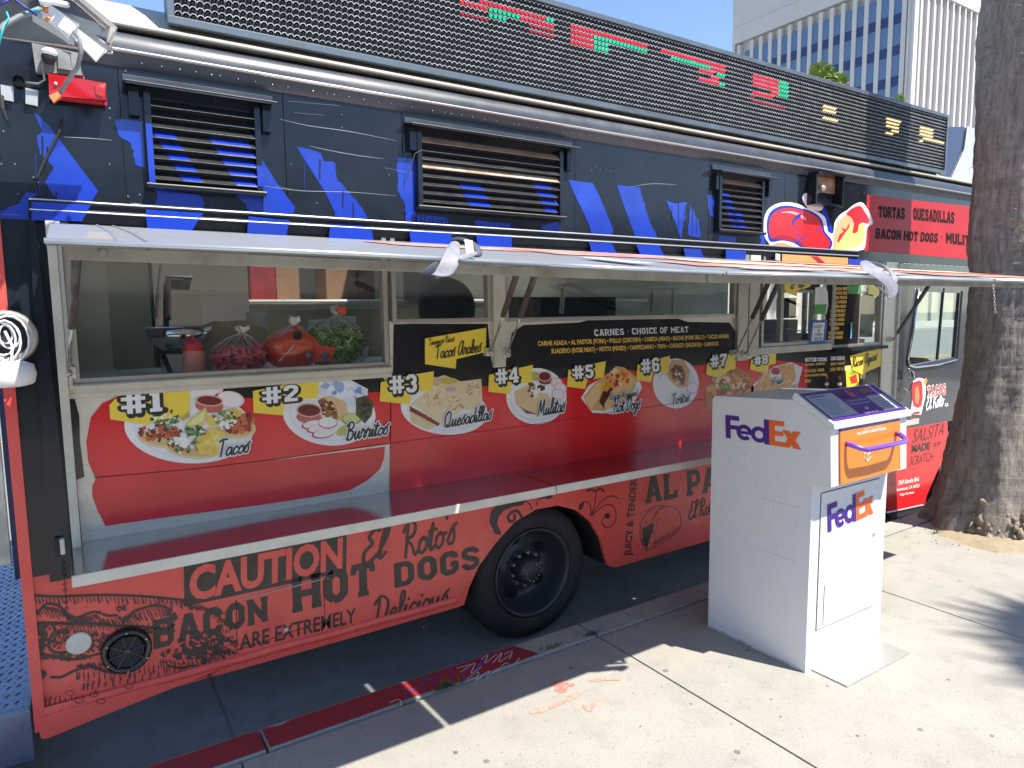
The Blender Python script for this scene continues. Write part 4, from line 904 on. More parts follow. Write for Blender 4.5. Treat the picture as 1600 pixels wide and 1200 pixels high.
# rolled bright front edge and pale fascia below it
for x0, x1 in ((-.018, 1.0), (1.0, 1.628), (1.653, 2.6), (2.6, 3.372), (3.396, 4.99)):
    MB().tube([(x0, YFp-.005, flz(YFp, x0)+.001), ((x0+x1)/2, YFp-.005, flz(YFp, (x0+x1)/2)+.001), (x1, YFp-.005, flz(YFp, x1)+.001)], .005, 6).build('rolled_edge', m_edge, flap, smooth=True)
for x0, x1 in ((.014, 1.628), (1.653, 2.235), (2.245, 3.372), (3.396, 4.97)):
    a, c_ = flz(YFp, x0), flz(YFp, x1); d_ = .031
    MB().prism([(x0, 1.43, a-.003), (x1, 1.43, c_-.003), (x1, 1.43, c_-.0245), (x0, 1.43, a-.0245)], (0, .012, 0)).build('fascia', m_fas, flap, bevel=.0015)
b = MB()
for px in (161,): p = onY(px, 394, 1.43); b.lathe([(0, 1.426), (.004, 1.426), (.0065, 1.427), (.0065, 1.43)], (p.x, 0, p.z), 'y', 10)
for x in (1.9, 1.97, 2.05, 2.2, 2.5, 2.8, 3.3): b.ball((x, 1.43, flz(YFp, x)-.014), .003, 6)
b.build('fascia_screw', m_dint, flap, kind='stuff')
# stiffeners and seams on the top skin, printed graphics seen edge-on
def on_flap(x, y, h=.002): return Vector((x, y, flz(y, x)+h+(ZH-.03*x/5-flz(YH, x))*((y-YFp)/(YH-YFp))))
MB().tube([on_flap(.09, 1.40), on_flap(.115, 2.1), on_flap(.12, 2.86)], .003, 5).build('flap_seam', m_edge, flap); MB().tube([on_flap(.14, 1.40), on_flap(.165, 2.1), on_flap(.17, 2.86)], .003, 5).build('flap_seam', m_trim, flap)
m_pk = mat('pink_flap_print', (.70, .22, .18), .35, var=.4, scale=6, col2=(.75, .5, .42)); m_cr = mat('cream_flap_print', (.80, .62, .34), .35, var=.3, scale=6, col2=(.8, .75, .66)); m_or = mat('orange_flap_print', (.80, .30, .05), .35)
for i, (xa, xb, ya, yb, m) in enumerate(((1.0, 1.625, 2.3, 2.62, m_pk), (1.66, 2.6, 2.2, 2.7, m_pk), (1.9, 3.36, 1.7, 1.95, m_pk), (2.3, 3.36, 2.0, 2.3, m_cr), (3.4, 4.9, 1.6, 1.9, m_pk), (3.4, 4.9, 2.0, 2.25, m_cr), (3.5, 4.95, 1.42, 1.52, m_cr), (3.4, 4.6, 2.35, 2.7, m_pk), (4.0, 4.95, 1.92, 2.0, m_or), (2.0, 2.5, 1.55, 1.68, m_wht), (2.6, 3.0, 1.5, 1.62, m_wht), (1.5, 1.62, 1.6, 1.9, m_wht))):
    pts = [(xa, ya), (xb, ya+.03), (xb, yb), (xa, yb-.02)]; b = MB(); J = jag([(x*100, y*100) for x, y in pts], 1.5, 8); b.sheet([on_flap(x/100, y/100, .003+.0006*i) for x, y in J]); b.build('flap_print', m, flap)
# latch handle at the left corner
MB().prism([on_flap(.045, 1.43, .002), on_flap(.085, 1.43, .002), on_flap(.08, 1.50, .012), on_flap(.05, 1.50, .012)], (0, 0, .004)).build('latch', m_trim, flap)
# gas struts
m_str = mat('strut_tube', (.05, .046, .05), .45, var=.4, scale=20, col2=(.10, .08, .07)); m_rod = mat('strut_rod', (.42, .42, .44), .25, metal=.8)
def strut(bot, top, f=.55):
    s_ = empty('gas_strut', None, None, parent=truck); bot, top = Vector(bot), Vector(top); mid = bot+(top-bot)*f
    MB().tube([mid, top], .0125, 10).build('tube', m_str, s_, smooth=True); MB().tube([bot, mid], .005, 8).build('rod', m_rod, s_, smooth=True)
    MB().ball(bot, .014, 8).build('ball_joint', m_rod, s_, smooth=True); MB().box(bot.x-.022, bot.x+.022, bot.y+.006, 2.9, bot.z-.02, bot.z+.02).build('bracket', m_steel, s_, bevel=.002)
def strut_px(bx, by, tx, ty, yt, f=.55): b_ = onY(bx, by, 2.86); t_ = onY(tx, ty, yt); strut(b_, t_, f)
strut_px(107, 583, 120, 398, 2.2, .46); strut_px(767, 550, 812, 415, 2.1, .5); strut_px(793, 552, 842, 412, 2.0, .5); strut_px(1150, 552, 1210, 422, 2.1, .5); strut_px(1166, 552, 1224, 425, 2.0, .5); strut_px(1396, 530, 1462, 430, 2.2, .12)
# webbing straps hanging over the front edge
m_web = mat('grey_webbing', (.27, .27, .31), .6, var=.3, scale=30); m_webd = mat('dark_webbing', (.06, .065, .09), .6)
def ribbon(pts, wv, m, parent, name='strap'):
    b = MB(); P_ = [Vector(p) for p in pts]; n = len(P_)
    for i, p in enumerate(P_):
        w_ = Vector(wv[i] if isinstance(wv, list) else wv); b.v += [tuple(p-w_), tuple(p+w_)]
    b.f = [(2*i, 2*i+1, 2*i+3, 2*i+2) for i in range(n-1)]; b.m = [0]*(n-1)
    o = b.build(name, m, parent, smooth=True); so_ = o.modifiers.new('s', 'SOLIDIFY'); so_.thickness = .004; su = o.modifiers.new('u', 'SUBSURF'); su.levels = su.render_levels = 2; return o
def Rp(*l): return [onY(a, b_, y) for a, b_, y in l]
st1 = empty('tie_strap', None, None, parent=truck)
def band(name, A_, B_, m, par, th=.004):
    c = Rp(*A_); e = Rp(*B_); b = MB(); b.v = [tuple(v) for p_ in zip(c, e) for v in p_]; n = len(c)-1
    b.f = [(2*i, 2*i+1, 2*i+3, 2*i+2) for i in range(n)]; b.m = [0]*n; o = b.build(name, m, par, smooth=True)
    o.modifiers.new('s', 'SOLIDIFY').thickness = th; su = o.modifiers.new('u', 'SUBSURF'); su.levels = su.render_levels = 2; return o
band('strap', [(706,373,1.45), (698,384,1.39), (690,398,1.355), (686,412,1.345), (679,421,1.345), (662,428,1.35)], [(722,377,1.45), (718,390,1.385), (724,404,1.352), (716,418,1.343), (710,430,1.34), (694,433,1.335)], m_web, st1)
band('strap_loop', [(702,372,1.48), (714,368,1.46), (730,371,1.43), (744,377,1.41), (754,388,1.39), (756,400,1.38), (748,404,1.385)], [(702,376,1.47), (714,373,1.45), (728,376,1.42), (738,384,1.40), (744,393,1.385), (744,399,1.375), (736,402,1.38)], m_webd, st1)
MB().prism(Rp((727,375,1.41), (738,376,1.41), (739,397,1.385), (729,396,1.385)), (0, .004, 0)).build('strap_buckle', m_alu, st1, bevel=.001)
band('strap_twist', [(716,398,1.35), (730,396,1.36), (744,392,1.37)], [(716,410,1.343), (730,406,1.352), (748,398,1.365)], m_web, st1)
band('strap_end', [(650,427,1.35), (664,420,1.345), (682,404,1.345)], [(666,430,1.35), (678,427,1.345), (686,414,1.345)], m_webd, st1)
st2 = empty('tie_strap', None, None, parent=truck)
band('strap', [(1341,406,1.45), (1343,420,1.37), (1362,430,1.345), (1382,444,1.335), (1390,458,1.33), (1384,471,1.33)], [(1358,405,1.45), (1368,414,1.37), (1386,424,1.345), (1402,438,1.335), (1408,452,1.33), (1398,468,1.33)], m_web, st2)
band('strap_loop', [(1360,408,1.46), (1380,411,1.42), (1398,424,1.38), (1406,440,1.35)], [(1370,416,1.45), (1382,420,1.41), (1394,432,1.37), (1396,446,1.35)], m_web, st2)
band('strap_end', [(1360,442,1.39), (1372,452,1.38), (1386,466,1.37)], [(1372,446,1.39), (1384,456,1.38), (1392,468,1.37)], m_webd, st2)
# hanging chain at the far end of the flap
ch = MB()
for i in range(9):
    p = onY(1552+i*.4, 446+i*5.2, 1.37); ch.lathe([(.0045, -.0012), (.0058, 0), (.0045, .0012), (.0032, 0), (.0045, -.0012)], p, 'y' if i % 2 else 'x', 8)
ch.build('chain', m_alu, flap)
# -------- serving windows
m_wf = mat('window_frame_steel', (.50, .47, .41), .38, metal=.7, rvar=.1, scale=8, var=.2); m_wfl = mat('pale_frame', (.62, .58, .48), .45, var=.15, scale=9)
def window(name, x0, x1, z0, z1, bars=(), rails=(), fw=.022, mf=None, y=2.9, glass=m_glass):
    w_ = empty(name, None, None, parent=truck); mf = mf or m_wf
    MB().box(x0+.004, x1-.004, y+.012, y+.015, z0, z1).build('pane', glass, w_)
    for a in ((x0-fw, x0, z0-fw, z1), (x1, x1+fw, z0-fw, z1), (x0, x1, z0-fw, z0)): MB().box(a[0], a[1], y-.012, y+.03, a[2], a[3]).build('frame', mf, w_, bevel=.003)
    for xb, wb in bars: MB().box(xb-wb/2, xb+wb/2, y-.004, y+.028, z0, z1).build('mullion', mf, w_, bevel=.002)
    for xa, xb, zb in rails: MB().box(xa, xb, y-.002, y+.026, zb-.010, zb+.010).build('rail', mf, w_, bevel=.002)
    return w_
w1 = window('serving_window', .035, 1.198, 1.418, 1.972)
MB().box(-.03, -.002, 2.85, 2.93, .8, 1.965).build('frame', m_wfl, w1, bevel=.003); MB().box(-.0015, .012, 2.862, 2.93, 1.39, 1.965).build('frame', m_alu, w1, bevel=.002)
sweep('sill', [(2.9, 1.40), (2.868, 1.398), (2.862, 1.392), (2.866, 1.384), (2.88, 1.38), (2.876, 1.368), (2.87, 1.35), (2.9, 1.345)], -.002, 1.222, m_wfl, w1)
w2 = window('serving_window', 1.262, 1.742, 1.607, 1.972)
MB().box(1.768, 1.834, 2.875, 2.93, 1.36, 1.972).build('frame', m_wfl, w2, bevel=.003)
w3 = window('serving_window', 1.862, 3.56, 1.603, 1.972)
MB().box(3.585, 3.68, 2.875, 2.93, 1.30, 1.972).build('frame', m_wf, w3, bevel=.003); MB().box(3.70, 3.80, 2.88, 2.93, 1.32, 1.972).build('frame', m_wfl, w3, bevel=.003)
p = lambda px, py: onY(px, py, 2.9)
w4 = window('order_window', 3.86, 4.62, 1.40, 1.972, bars=((4.06, .03), (4.42, .035)), rails=((4.075, 4.40, 1.745),))
MB().box(3.70, 4.62, 2.878, 2.93, 1.33, 1.376).build('sill', m_wfl, w4, bevel=.003)
w5 = window('order_window', 4.66, 5.26, 1.36, 1.972, bars=((4.98, .03),), rails=((4.995, 5.25, 1.74),))
MB().box(4.64, 5.34, 2.86, 2.93, 1.31, 1.335).build('sill', m_black, w5, bevel=.003)
MB().box(5.30, 5.48, 2.885, 2.93, .72, 1.972).build('post', m_steel, w5, bevel=.003); MB().box(5.485, 5.51, 2.87, 2.93, .72, 1.965).build('post', m_lip, w5, bevel=.002)
# -------- menu panels
mp = empty('menu_panel', None, None, parent=truck)
pl = MB().box(.0, 1.214, 2.9, 2.915, .80, 1.345).build('steel_panel', m_steel, mp)
MB().box(1.2265, 3.69, 2.898, 2.915, .80, 1.60).build('steel_panel', m_steel, mp); MB().box(3.69, 5.30, 2.898, 2.915, .80, 1.325).build('steel_panel', m_steel, mp)
MB().box(1.214, 1.2265, 2.905, 2.915, .80, 1.60).build('seam_strip', m_dark, mp)
Y1 = 2.8985
decal('vinyl_black', [(98,600),(112,604),(124,650),(125,690),(132,745),(106,756)], Y1, m_black2, mp)
decal('vinyl_black', [(236,606),(262,598),(290,594),(420,586),(566,578),(584,578),(596,586),(604,598),(608,606),(608,632),(220,660)], Y1, m_black2, mp)
decal('vinyl_red', [(205,611),(160,630),(142,652),(135,690),(138,722),(148,745),(300,736),(609,694),(610,612),(460,618),(310,626),(262,600),(236,606)], Y1-.0012, m_redv, mp)
decal('vinyl_red', [(150,747),(144,760),(144,775),(152,797),(165,822),(240,811),(400,790),(487,777),(547,766),(575,750),(594,733),(600,716),(602,698),(450,717)], Y1, m_redv, mp)
Y2 = 2.8965
decal('vinyl_black', [(615,506),(762,506),(768,566),(790,566),(800,520),(818,508),(905,504),(920,500),(1060,498),(1075,503),(1140,504),(1150,520),(1156,560),(1179,562),(1181,550),(1272,548),(1276,545),(1378,545),(1370,700),(1112,706),(612,770)], Y2, m_black2, mp)
decal('vinyl_red', [(612,618),(700,610),(830,596),(960,582),(1100,570),(1180,560),(1262,568),(1260,690),(1110,697),(800,738),(620,772),(609,768)], Y2-.0012, m_redv, mp)
decal('vinyl_black', [(1262,566),(1262,690),(1366,690),(1376,566)], Y2-.0014, m_black2, mp)
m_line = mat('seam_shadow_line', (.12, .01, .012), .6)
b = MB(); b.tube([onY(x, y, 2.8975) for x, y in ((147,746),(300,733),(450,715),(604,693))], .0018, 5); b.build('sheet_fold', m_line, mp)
MB().tube([onY(x, y, 2.8945) for x, y in ((612,692),(800,668),(950,645),(1112,622))], .0016, 5).build('sheet_fold', m_dred, mp)
MB().box(.0, 5.28, 2.892, 2.9, .80, .812).build('back_trim', m_alu, mp)
b = MB()
for x_ in (.32, .68, 1.02): b.ball((x_, 2.897, .84), .004, 6)
b.build('screw', m_alu, mp)
# -------- food pictures
F = lambda h: mat('print_'+h.strip('#'), h, .3, coat=.2)
def ell(cx, cy, rx, ry, rot=0, n=28, a0=0, a1=360):
    o = []
    for i in range(n+(0 if a1-a0 == 360 else 1)):
        a = math.radians(a0+(a1-a0)*i/n); x, y = rx*math.cos(a), ry*math.sin(a); r_ = math.radians(rot)
        o.append((cx+x*math.cos(r_)-y*math.sin(r_), cy+x*math.sin(r_)+y*math.cos(r_)))
    return o
class Pic:
    """one printed food picture: layered flat shapes, each layer 0.04 mm proud of the last"""
    def __init__(s, y0): s.b = MB(); s.y = y0; s.ms = []
    def mi(s, h):
        if h not in s.ms: s.ms.append(h)
        return s.ms.index(h)
    def shape(s, pts, h): s.y -= .00002; s.b.sheet([onY(x, y, s.y) for x, y in pts], s.mi(h)); return s
    def bits(s, n, cx, cy, rx, ry, pal, size, rot=0, asp=1.0):
        for _ in range(n):
            a = rnd.uniform(0, 6.283); q = rnd.random()**.5; x, y = rx*q*math.cos(a), ry*q*math.sin(a); r_ = math.radians(rot)
            X, Y_ = cx+x*math.cos(r_)-y*math.sin(r_), cy+x*math.sin(r_)+y*math.cos(r_); sz = size*rnd.uniform(.5, 1.3); k = rnd.choice((4, 5, 6)); t0 = rnd.uniform(0, 6.28)
            el_ = rnd.uniform(.5, 1)*asp
            s.shape([(X+sz*math.cos(t0)*math.cos(2*math.pi*j/k)*1-sz*el_*math.sin(t0)*math.sin(2*math.pi*j/k), Y_+sz*math.sin(t0)*math.cos(2*math.pi*j/k)+sz*el_*math.cos(t0)*math.sin(2*math.pi*j/k)) for j in range(k)], rnd.choice(pal))
        return s
    def done(s, name): return s.b.build(name, [F(h) for h in s.ms], mp)
def plate(p_, cx, cy, rx, ry, rot=0):
    return p_.shape(ell(cx, cy, rx, ry, rot, 40), '#f3f1f0').shape(ell(cx, cy, rx*.86, ry*.86, rot, 40), '#e4e2e4').shape(ell(cx, cy, rx*.83, ry*.83, rot, 40), '#efedee')
YP = 2.8940
MEAT = ['#8e2f1e', '#b5482a', '#6d2118', '#c9683d', '#a33a22']; GRN = ['#3e6b2c', '#5d8f3f', '#2e4f22', '#7da35a']; ONI = ['#f2efe8', '#e5e0da', '#fbf8f2']; TOR = ['#e8c489', '#dcae6c', '#f0d8a4']
def tacos():
    q = Pic(YP); plate(q, 295, 668, 101, 56, 3)
    for x, y, rx, ry in ((252,686,38,14),(300,702,42,15),(368,668,32,18)): q.shape(ell(x, y, rx, ry, 6, 18), '#e9cf9a').shape(ell(x, y-2, rx*.92, ry*.85, 6, 18), '#dfb877')
    q.bits(60, 250, 676, 34, 12, MEAT, 5); q.bits(70, 372, 660, 24, 16, MEAT+['#d9683e'], 5); q.bits(40, 296, 694, 30, 10, MEAT, 4)
    q.shape(ell(325,607,24,9,4), '#f1d7da').shape(ell(318,611,22,9,4), '#f6ecec').shape(ell(360,624,22,13,8), '#f1cfd4').shape(ell(359,624,19,11,8), '#f8f0f0')
    q.shape(ell(327,634,22,11,4), '#c76a5a').shape(ell(327,626,22,9,4), '#e7b5a6').shape(ell(327,626,19,7,4), '#7c1f1a')
    q.shape([(288,666),(300,652),(322,636),(324,650),(316,668),(300,668)], '#ddd06a').shape([(292,664),(303,654),(320,642),(318,656),(306,664)], '#f0e9a0').shape([(276,648),(296,640),(296,652),(286,658)], '#c9b24a')
    q.shape([(310,676),(330,668),(352,676),(350,700),(338,712),(312,710),(306,694)], '#f0d065').bits(14, 330, 690, 18, 14, ['#f5dc7c', '#e8c24e'], 6); q.shape(ell(336,658,14,9), '#f0cf5c').shape(ell(364,646,14,7), '#e9c44c')
    for cx, cy, rx, ry in ((258,655,22,15),(286,694,24,14),(305,674,16,8),(352,654,18,12)): q.bits(46, cx, cy, rx, ry, GRN+GRN+ONI, 3.6)
    q.bits(16, 286, 688, 14, 8, ONI, 6); q.bits(14, 352, 664, 14, 6, ONI, 5); return q.done('food_picture')
def burritos():
    q = Pic(YP); plate(q, 514, 646, 73, 50, 6)
    q.shape([(494,610),(510,594),(545,592),(575,608),(574,618),(552,636),(530,640),(510,625)], '#dfe6f4').bits(34, 536, 612, 34, 12, ['#9fb6e2', '#c8d5ef', '#eef2fa', '#7f9fd8'], 8, 12)
    q.shape([(498,622),(518,618),(540,628),(545,650),(530,658),(508,654)], '#e3c08c').shape([(496,626),(506,622),(526,640),(528,654),(512,656)], '#8c5a34').bits(50, 512, 642, 12, 14, MEAT+['#5d8f3f', '#d8c28c', '#3d2a18'], 3)
    q.shape(ell(483,652,20,10,3), '#c06a58').shape(ell(483,641,20,11,3), '#dfb0a0').shape(ell(483,641,17.5,9,3), '#6d1b18')
    for x, y in ((489,664),(497,670),(505,678)): q.shape(ell(x, y, 18, 7, -8), '#c93345').shape(ell(x+1, y-1, 16.5, 6, -8), '#f3ebe8')
    q.shape(ell(512,661,15,9), '#cf5061').shape(ell(512,660,14,8), '#f5f0ee'); q.shape(ell(549,655,16,9,0), '#a8ab4c').shape(ell(549,654,13,7), '#d8d68c').shape(ell(538,672,14,7,-30), '#c9c46a')
    q.shape([(556,622),(572,618),(584,630),(580,650),(570,662),(556,648)], '#55502e').bits(20, 570, 640, 10, 18, ['#3f3d22', '#6b6436', '#2b2a18'], 4); return q.done('food_picture')
def quesadillas():
    q = Pic(YP); plate(q, 694, 640, 68, 39, 6)
    q.shape([(676,592),(694,586),(720,596),(752,592),(754,630),(730,642),(690,622)], '#e6cfa6').shape([(636,636),(652,622),(668,610),(694,606),(732,620),(722,642),(688,662),(648,634)], '#ead5ae').shape([(640,634),(688,662),(684,666),(640,642)], '#7a4023')
    q.shape([(640,642),(682,666),(668,672),(642,660)], '#e2cc9c').bits(70, 694, 628, 34, 14, ['#d6b582', '#c89d66', '#f1e1c2', '#dfc396'], 2.6, 12); q.bits(30, 736, 608, 14, 12, ['#d6b582', '#c89d66', '#f1e1c2'], 2.2)
    q.bits(26, 662, 650, 20, 2.6, MEAT, 2.4, 30); q.shape(ell(701,595,14,5), '#cdb64e').shape(ell(680,596,10,7), '#d9b892').shape(ell(704,608,8,4), '#d9a9b4'); return q.done('food_picture')
def mulitas():
    q = Pic(YP); plate(q, 838, 619, 47, 44, 0)
    for k in range(30):
        a = math.radians(20+k*5.2); q.shape([(838+44*math.cos(a), 619+41*math.sin(a)), (838+39*math.cos(a), 619+36*math.sin(a)), (838+39*math.cos(a+.03), 619+36*math.sin(a+.03)), (838+44*math.cos(a+.03), 619+41*math.sin(a+.03))], '#d3cfd6')
    q.shape([(803,612),(828,600),(830,640),(820,644),(806,632)], '#e2c18e').shape([(812,634),(840,612),(856,616),(862,632),(846,648),(822,646)], '#e6c894').shape([(812,634),(822,646),(842,648),(820,640)], '#8a4b2a')
    q.bits(24, 830, 608, 5, 12, MEAT+['#3c2a1c'], 2.5); q.shape([(832,612),(842,600),(848,606),(836,624)], '#f1ece4').bits(12, 846, 606, 6, 3, ['#4d3020', '#7b4c2c'], 3)
    q.shape(ell(836,588,9,7), '#b7bb5c').shape(ell(852,594,11,7), '#8d4a3e').shape(ell(851,588,11,8), '#d9b3aa').shape(ell(851,588,9,6.5), '#6a1a16')
    for x, y in ((870,598),(876,606),(872,616)): q.shape(ell(x, y, 10, 8, 20), '#dc8c9c').shape(ell(x, y, 9, 7, 20), '#f2e2e6')
    return q.done('food_picture')
def hotdogs():
    q = Pic(YP); q.shape([(908,622),(920,602),(946,588),(1000,596),(1003,606),(990,630),(960,647),(926,645)], '#e9e9ee'); q.shape([(912,620),(930,598),(950,584),(962,572),(975,574),(996,590),(992,606),(975,628),(944,642),(920,640)], '#dda868')
    q.shape([(914,622),(932,600),(944,596),(936,622),(924,640)], '#ecc68c').shape([(936,628),(944,606),(966,590),(980,596),(968,620),(944,638)], '#4f2417').shape([(960,604),(984,588),(994,594),(984,612),(962,630),(946,642),(944,632)], '#e8bd80')
    q.bits(80, 966, 590, 20, 12, ['#d8432e', '#e86a3c', '#f0a24a', '#b42a20', '#f2d7a8', '#e9c23c'], 3.6, -20); q.bits(20, 948, 604, 10, 6, ['#f1b733', '#e99a2a', '#c33a26'], 4); return q.done('food_picture')
def tortas():
    q = Pic(YP); q.shape(ell(1056,599,36,39), '#efedf0').shape(ell(1056,599,30,33), '#e2dfe4'); q.shape([(1023,600),(1036,586),(1054,596),(1064,612),(1056,636),(1036,630),(1024,612)], '#f1ecec').shape([(1040,580),(1050,562),(1068,562),(1078,580),(1074,604),(1060,606),(1046,594)], '#d7a878')
    q.shape([(1046,580),(1054,570),(1066,572),(1071,586),(1068,602),(1056,598)], '#6b3a22').bits(60, 1059, 586, 9, 15, MEAT+['#5d8f3f', '#98b25a', '#e8dcc0', '#3a2416'], 2.6, -14); q.shape(ell(1082,606,9,9), '#d6788a').shape(ell(1082,606,8,8), '#f3e3e6'); return q.done('food_picture')
def nachos():
    q = Pic(YP); q.shape([(1102,604),(1130,580),(1150,572),(1170,584),(1178,606),(1176,640),(1102,640)], '#c4773e'); q.bits(150, 1140, 602, 34, 22, ['#dd9a55', '#c7743a', '#e8b578', '#b5582e', '#e9cfa0', '#a33a22'], 5); q.bits(14, 1133, 606, 6, 5, GRN, 4); return q.done('food_picture')
def fries():
    q = Pic(YP); q.shape([(1172,606),(1188,590),(1212,572),(1236,566),(1254,574),(1246,606),(1230,640),(1174,640)], '#e9e2de'); q.shape([(1178,604),(1196,588),(1210,572),(1240,568),(1244,590),(1226,612),(1200,630),(1180,620)], '#e0a566')
    for k in range(60):
        x, y = rnd.uniform(1180, 1240), rnd.uniform(572, 618)
        if x+y*.8 < 1650: x += 10
        a = rnd.uniform(-1.2, .2); d = 9; q.shape([(x, y), (x+d*math.cos(a), y+d*math.sin(a)), (x+d*math.cos(a)+1.6, y+d*math.sin(a)+1.6), (x+1.6, y+1.8)], rnd.choice(['#eebb7c', '#e2a05a', '#f3cc94', '#cd8a48']))
    q.shape(ell(1212,586,9,9), '#eadbd6').shape(ell(1212,580,9,7), '#d9cfd0').shape(ell(1212,580,7.4,5.6), '#a81f28'); return q.done('food_picture')
for f_ in (tacos, burritos, quesadillas, mulitas, hotdogs, tortas, nachos, fries): f_()
# bottles and cup on the drinks panel
q = Pic(YP); q.shape([(1321,572),(1342,570),(1342,606),(1323,606)], '#e4cf3a').shape([(1320,572),(1342,569),(1342,576),(1320,579)], '#ece29a').shape([(1327,590),(1338,584),(1340,598),(1330,600)], '#d43c22').shape([(1328,582),(1336,580),(1337,584),(1329,587)], '#7db63c')
q.shape([(1344,584),(1352,582),(1352,592),(1345,592)], '#b9a888'); q.done('drink_picture')
for x_ in (1292, 1312): q = Pic(YP); q.shape([(x_-2,592),(x_+2,592),(x_+3,608),(x_-3,608)], '#3c2018').shape([(x_-2,587),(x_+2,587),(x_+2,592),(x_-2,592)], '#c9342c').shape([(x_-3,598),(x_+3,598),(x_+3,602),(x_-3,602)], '#d9c9c0'); q.done('drink_picture')
# price flags and numbers
flags = [([(171,633),(172,655),(230,664),(244,658),(284,650),(296,641),(296,601),(236,611),(190,621),(179,624)], None),
 ([(395,611),(396,645),(441,649),(446,626),(496,622),(498,592),(450,600),(420,606)], None), ([(595,597),(593,627),(640,632),(642,612),(676,610),(678,580),(640,586),(620,592)], None),
 ([(764,586),(763,612),(797,616),(799,600),(830,598),(833,570),(800,577)], None), ([(888,578),(886,604),(914,608),(918,594),(943,590),(947,564),(915,571)], None),
 ([(996,570),(994,594),(1018,597),(1020,584),(1044,582),(1047,556),(1020,562)], None), ([(1105,568),(1103,585),(1118,590),(1126,588),(1142,578),(1149,576),(1150,550),(1124,558)], None),
 ([(1174,562),(1171,577),(1190,582),(1200,579),(1202,570),(1212,568),(1213,545),(1196,552)], None), ([(664,529),(664,569),(712,576),(713,561),(759,550),(760,512)], None),
 ([(1328,556),(1332,578),(1349,586),(1356,580),(1376,572),(1378,544),(1350,550)], None)]
for i, (pts, _) in enumerate(flags): decal('price_flag', pts, 2.8895, m_yellow, mp)
def num(txt, bl, br, tl):
    for (sx, sy, gr, m, y) in ((.05, -.05, .16, m_blk, 2.8885), (0, 0, .10, m_blk, 2.888), (0, 0, 0, m_wht, 2.8872)):
        a, b_, c_ = onY(*bl, y), onY(*br, y), onY(*tl, y); write('number', txt, 'slab', a, b_, c_, m, mp, grow=gr, shift=(sx, sy)) if gr else write('number', txt, 'slab', a, b_, c_, m, mp)
num('#1', (190,648), (254,642), (188,614)); num('#2', (410,632), (467,626), (409,606)); num('#3', (609,616), (652,612), (608,588)); num('#4', (775,601), (811,597), (774,577))
num('#5', (895,593), (928,590), (894,572)); num('#6', (1002,584), (1031,580), (1001,562)); num('#7', (1110,575), (1135,571), (1110,556)); num('#8', (1178,571), (1200,568), (1178,557))
def script(txt, bl, br, tl, y=2.887, wt=.115, outline=.15, m=m_blk, mo=m_wht, par=None):
    a, b_, c_ = onY(*bl, y), onY(*br, y), onY(*tl, y); par = par or mp
    if outline: write('lettering_outline', txt, 'script', a, b_, c_, mo, par, wt=wt, grow=outline)
    a, b_, c_ = onY(*bl, y-.0012), onY(*br, y-.0012), onY(*tl, y-.0012); write('lettering', txt, 'script', a, b_, c_, m, par, wt=wt)
script('Tacos', (340,714), (389,706), (338,688)); script('Burritos', (540,688), (606,678), (538,662)); script('Quesadillas', (694,668), (768,655), (692,645)); script('Mulitas', (840,650), (882,643), (839,626))
script('Bacon Wrapped', (953,625), (996,618), (952,613), wt=.1, outline=.14); script('Hot Dogs', (958,645), (1000,638), (957,624)); script('Tortas', (1050,632), (1077,627), (1049,616)); script('Fries', (1208,602), (1224,598), (1207,591), wt=.11)
script('Tenemos Ricos', (670,540), (710,533), (669,530), 2.888, .1, 0); script('Tacos Arabes', (680,561), (752,549), (678,540), 2.888, .1, 0); script("Ricas Aguas", (1332,574), (1370,562), (1331,560), 2.888, .11, 0)
write('lettering', 'CARNES . CHOICE OF MEAT', 'slab', (929,525), (1076,519), (928,515), m_wht, mp, Y=2.8945)
write('lettering', 'CARNE ASADA \u2022 AL PASTOR (PORK) \u2022 POLLO (CHICKEN) \u2022 CABEZA (HEAD) \u2022 BUCHE (PORK BELLY) \u2022 TACOS ARABES', 'sans', (841,543), (1139,530), (840,533), m_orange, mp, Y=2.8945, bold=.03)
write('lettering', 'SUADERO (ROSE MEAT) \u2022 MIXTO (MIXED) \u2022 CAMPECHANO \u2022 TRIPA \u2022 CHORIZO (SAUSAGE) \u2022 CARNITAS', 'sans', (862,555), (1123,542), (861,545), m_orange, mp, Y=2.8945, bold=.03)
write('lettering', 'BOTTLED SODAS', 'sans', (1258,565), (1292,564), (1258,559), m_wht, mp, Y=2.8935, bold=.05); write('lettering', 'CAN SODAS', 'sans', (1298,563), (1320,562), (1298,557), m_wht, mp, Y=2.8935, bold=.05)
for t_, a, b_ in (('SANGRIA \u2022 JARRITOS', (1258,573), (1289,571)), ('COCA-COLA \u2022 FANTA', (1257,582), (1288,580)), ('SIDRAL MUNDET (APPLE)', (1257,590), (1292,588)), ('FRESCA', (1257,598), (1267,597)), ('SPRITE \u2022 SQUIRT', (1298,572), (1320,570)), ('COKE \u2022 FRESCA', (1297,580), (1318,578))):
    write('lettering', t_, 'sans', a, b_, (a[0], a[1]-5), m_orange, mp, Y=2.8935, bold=.03)
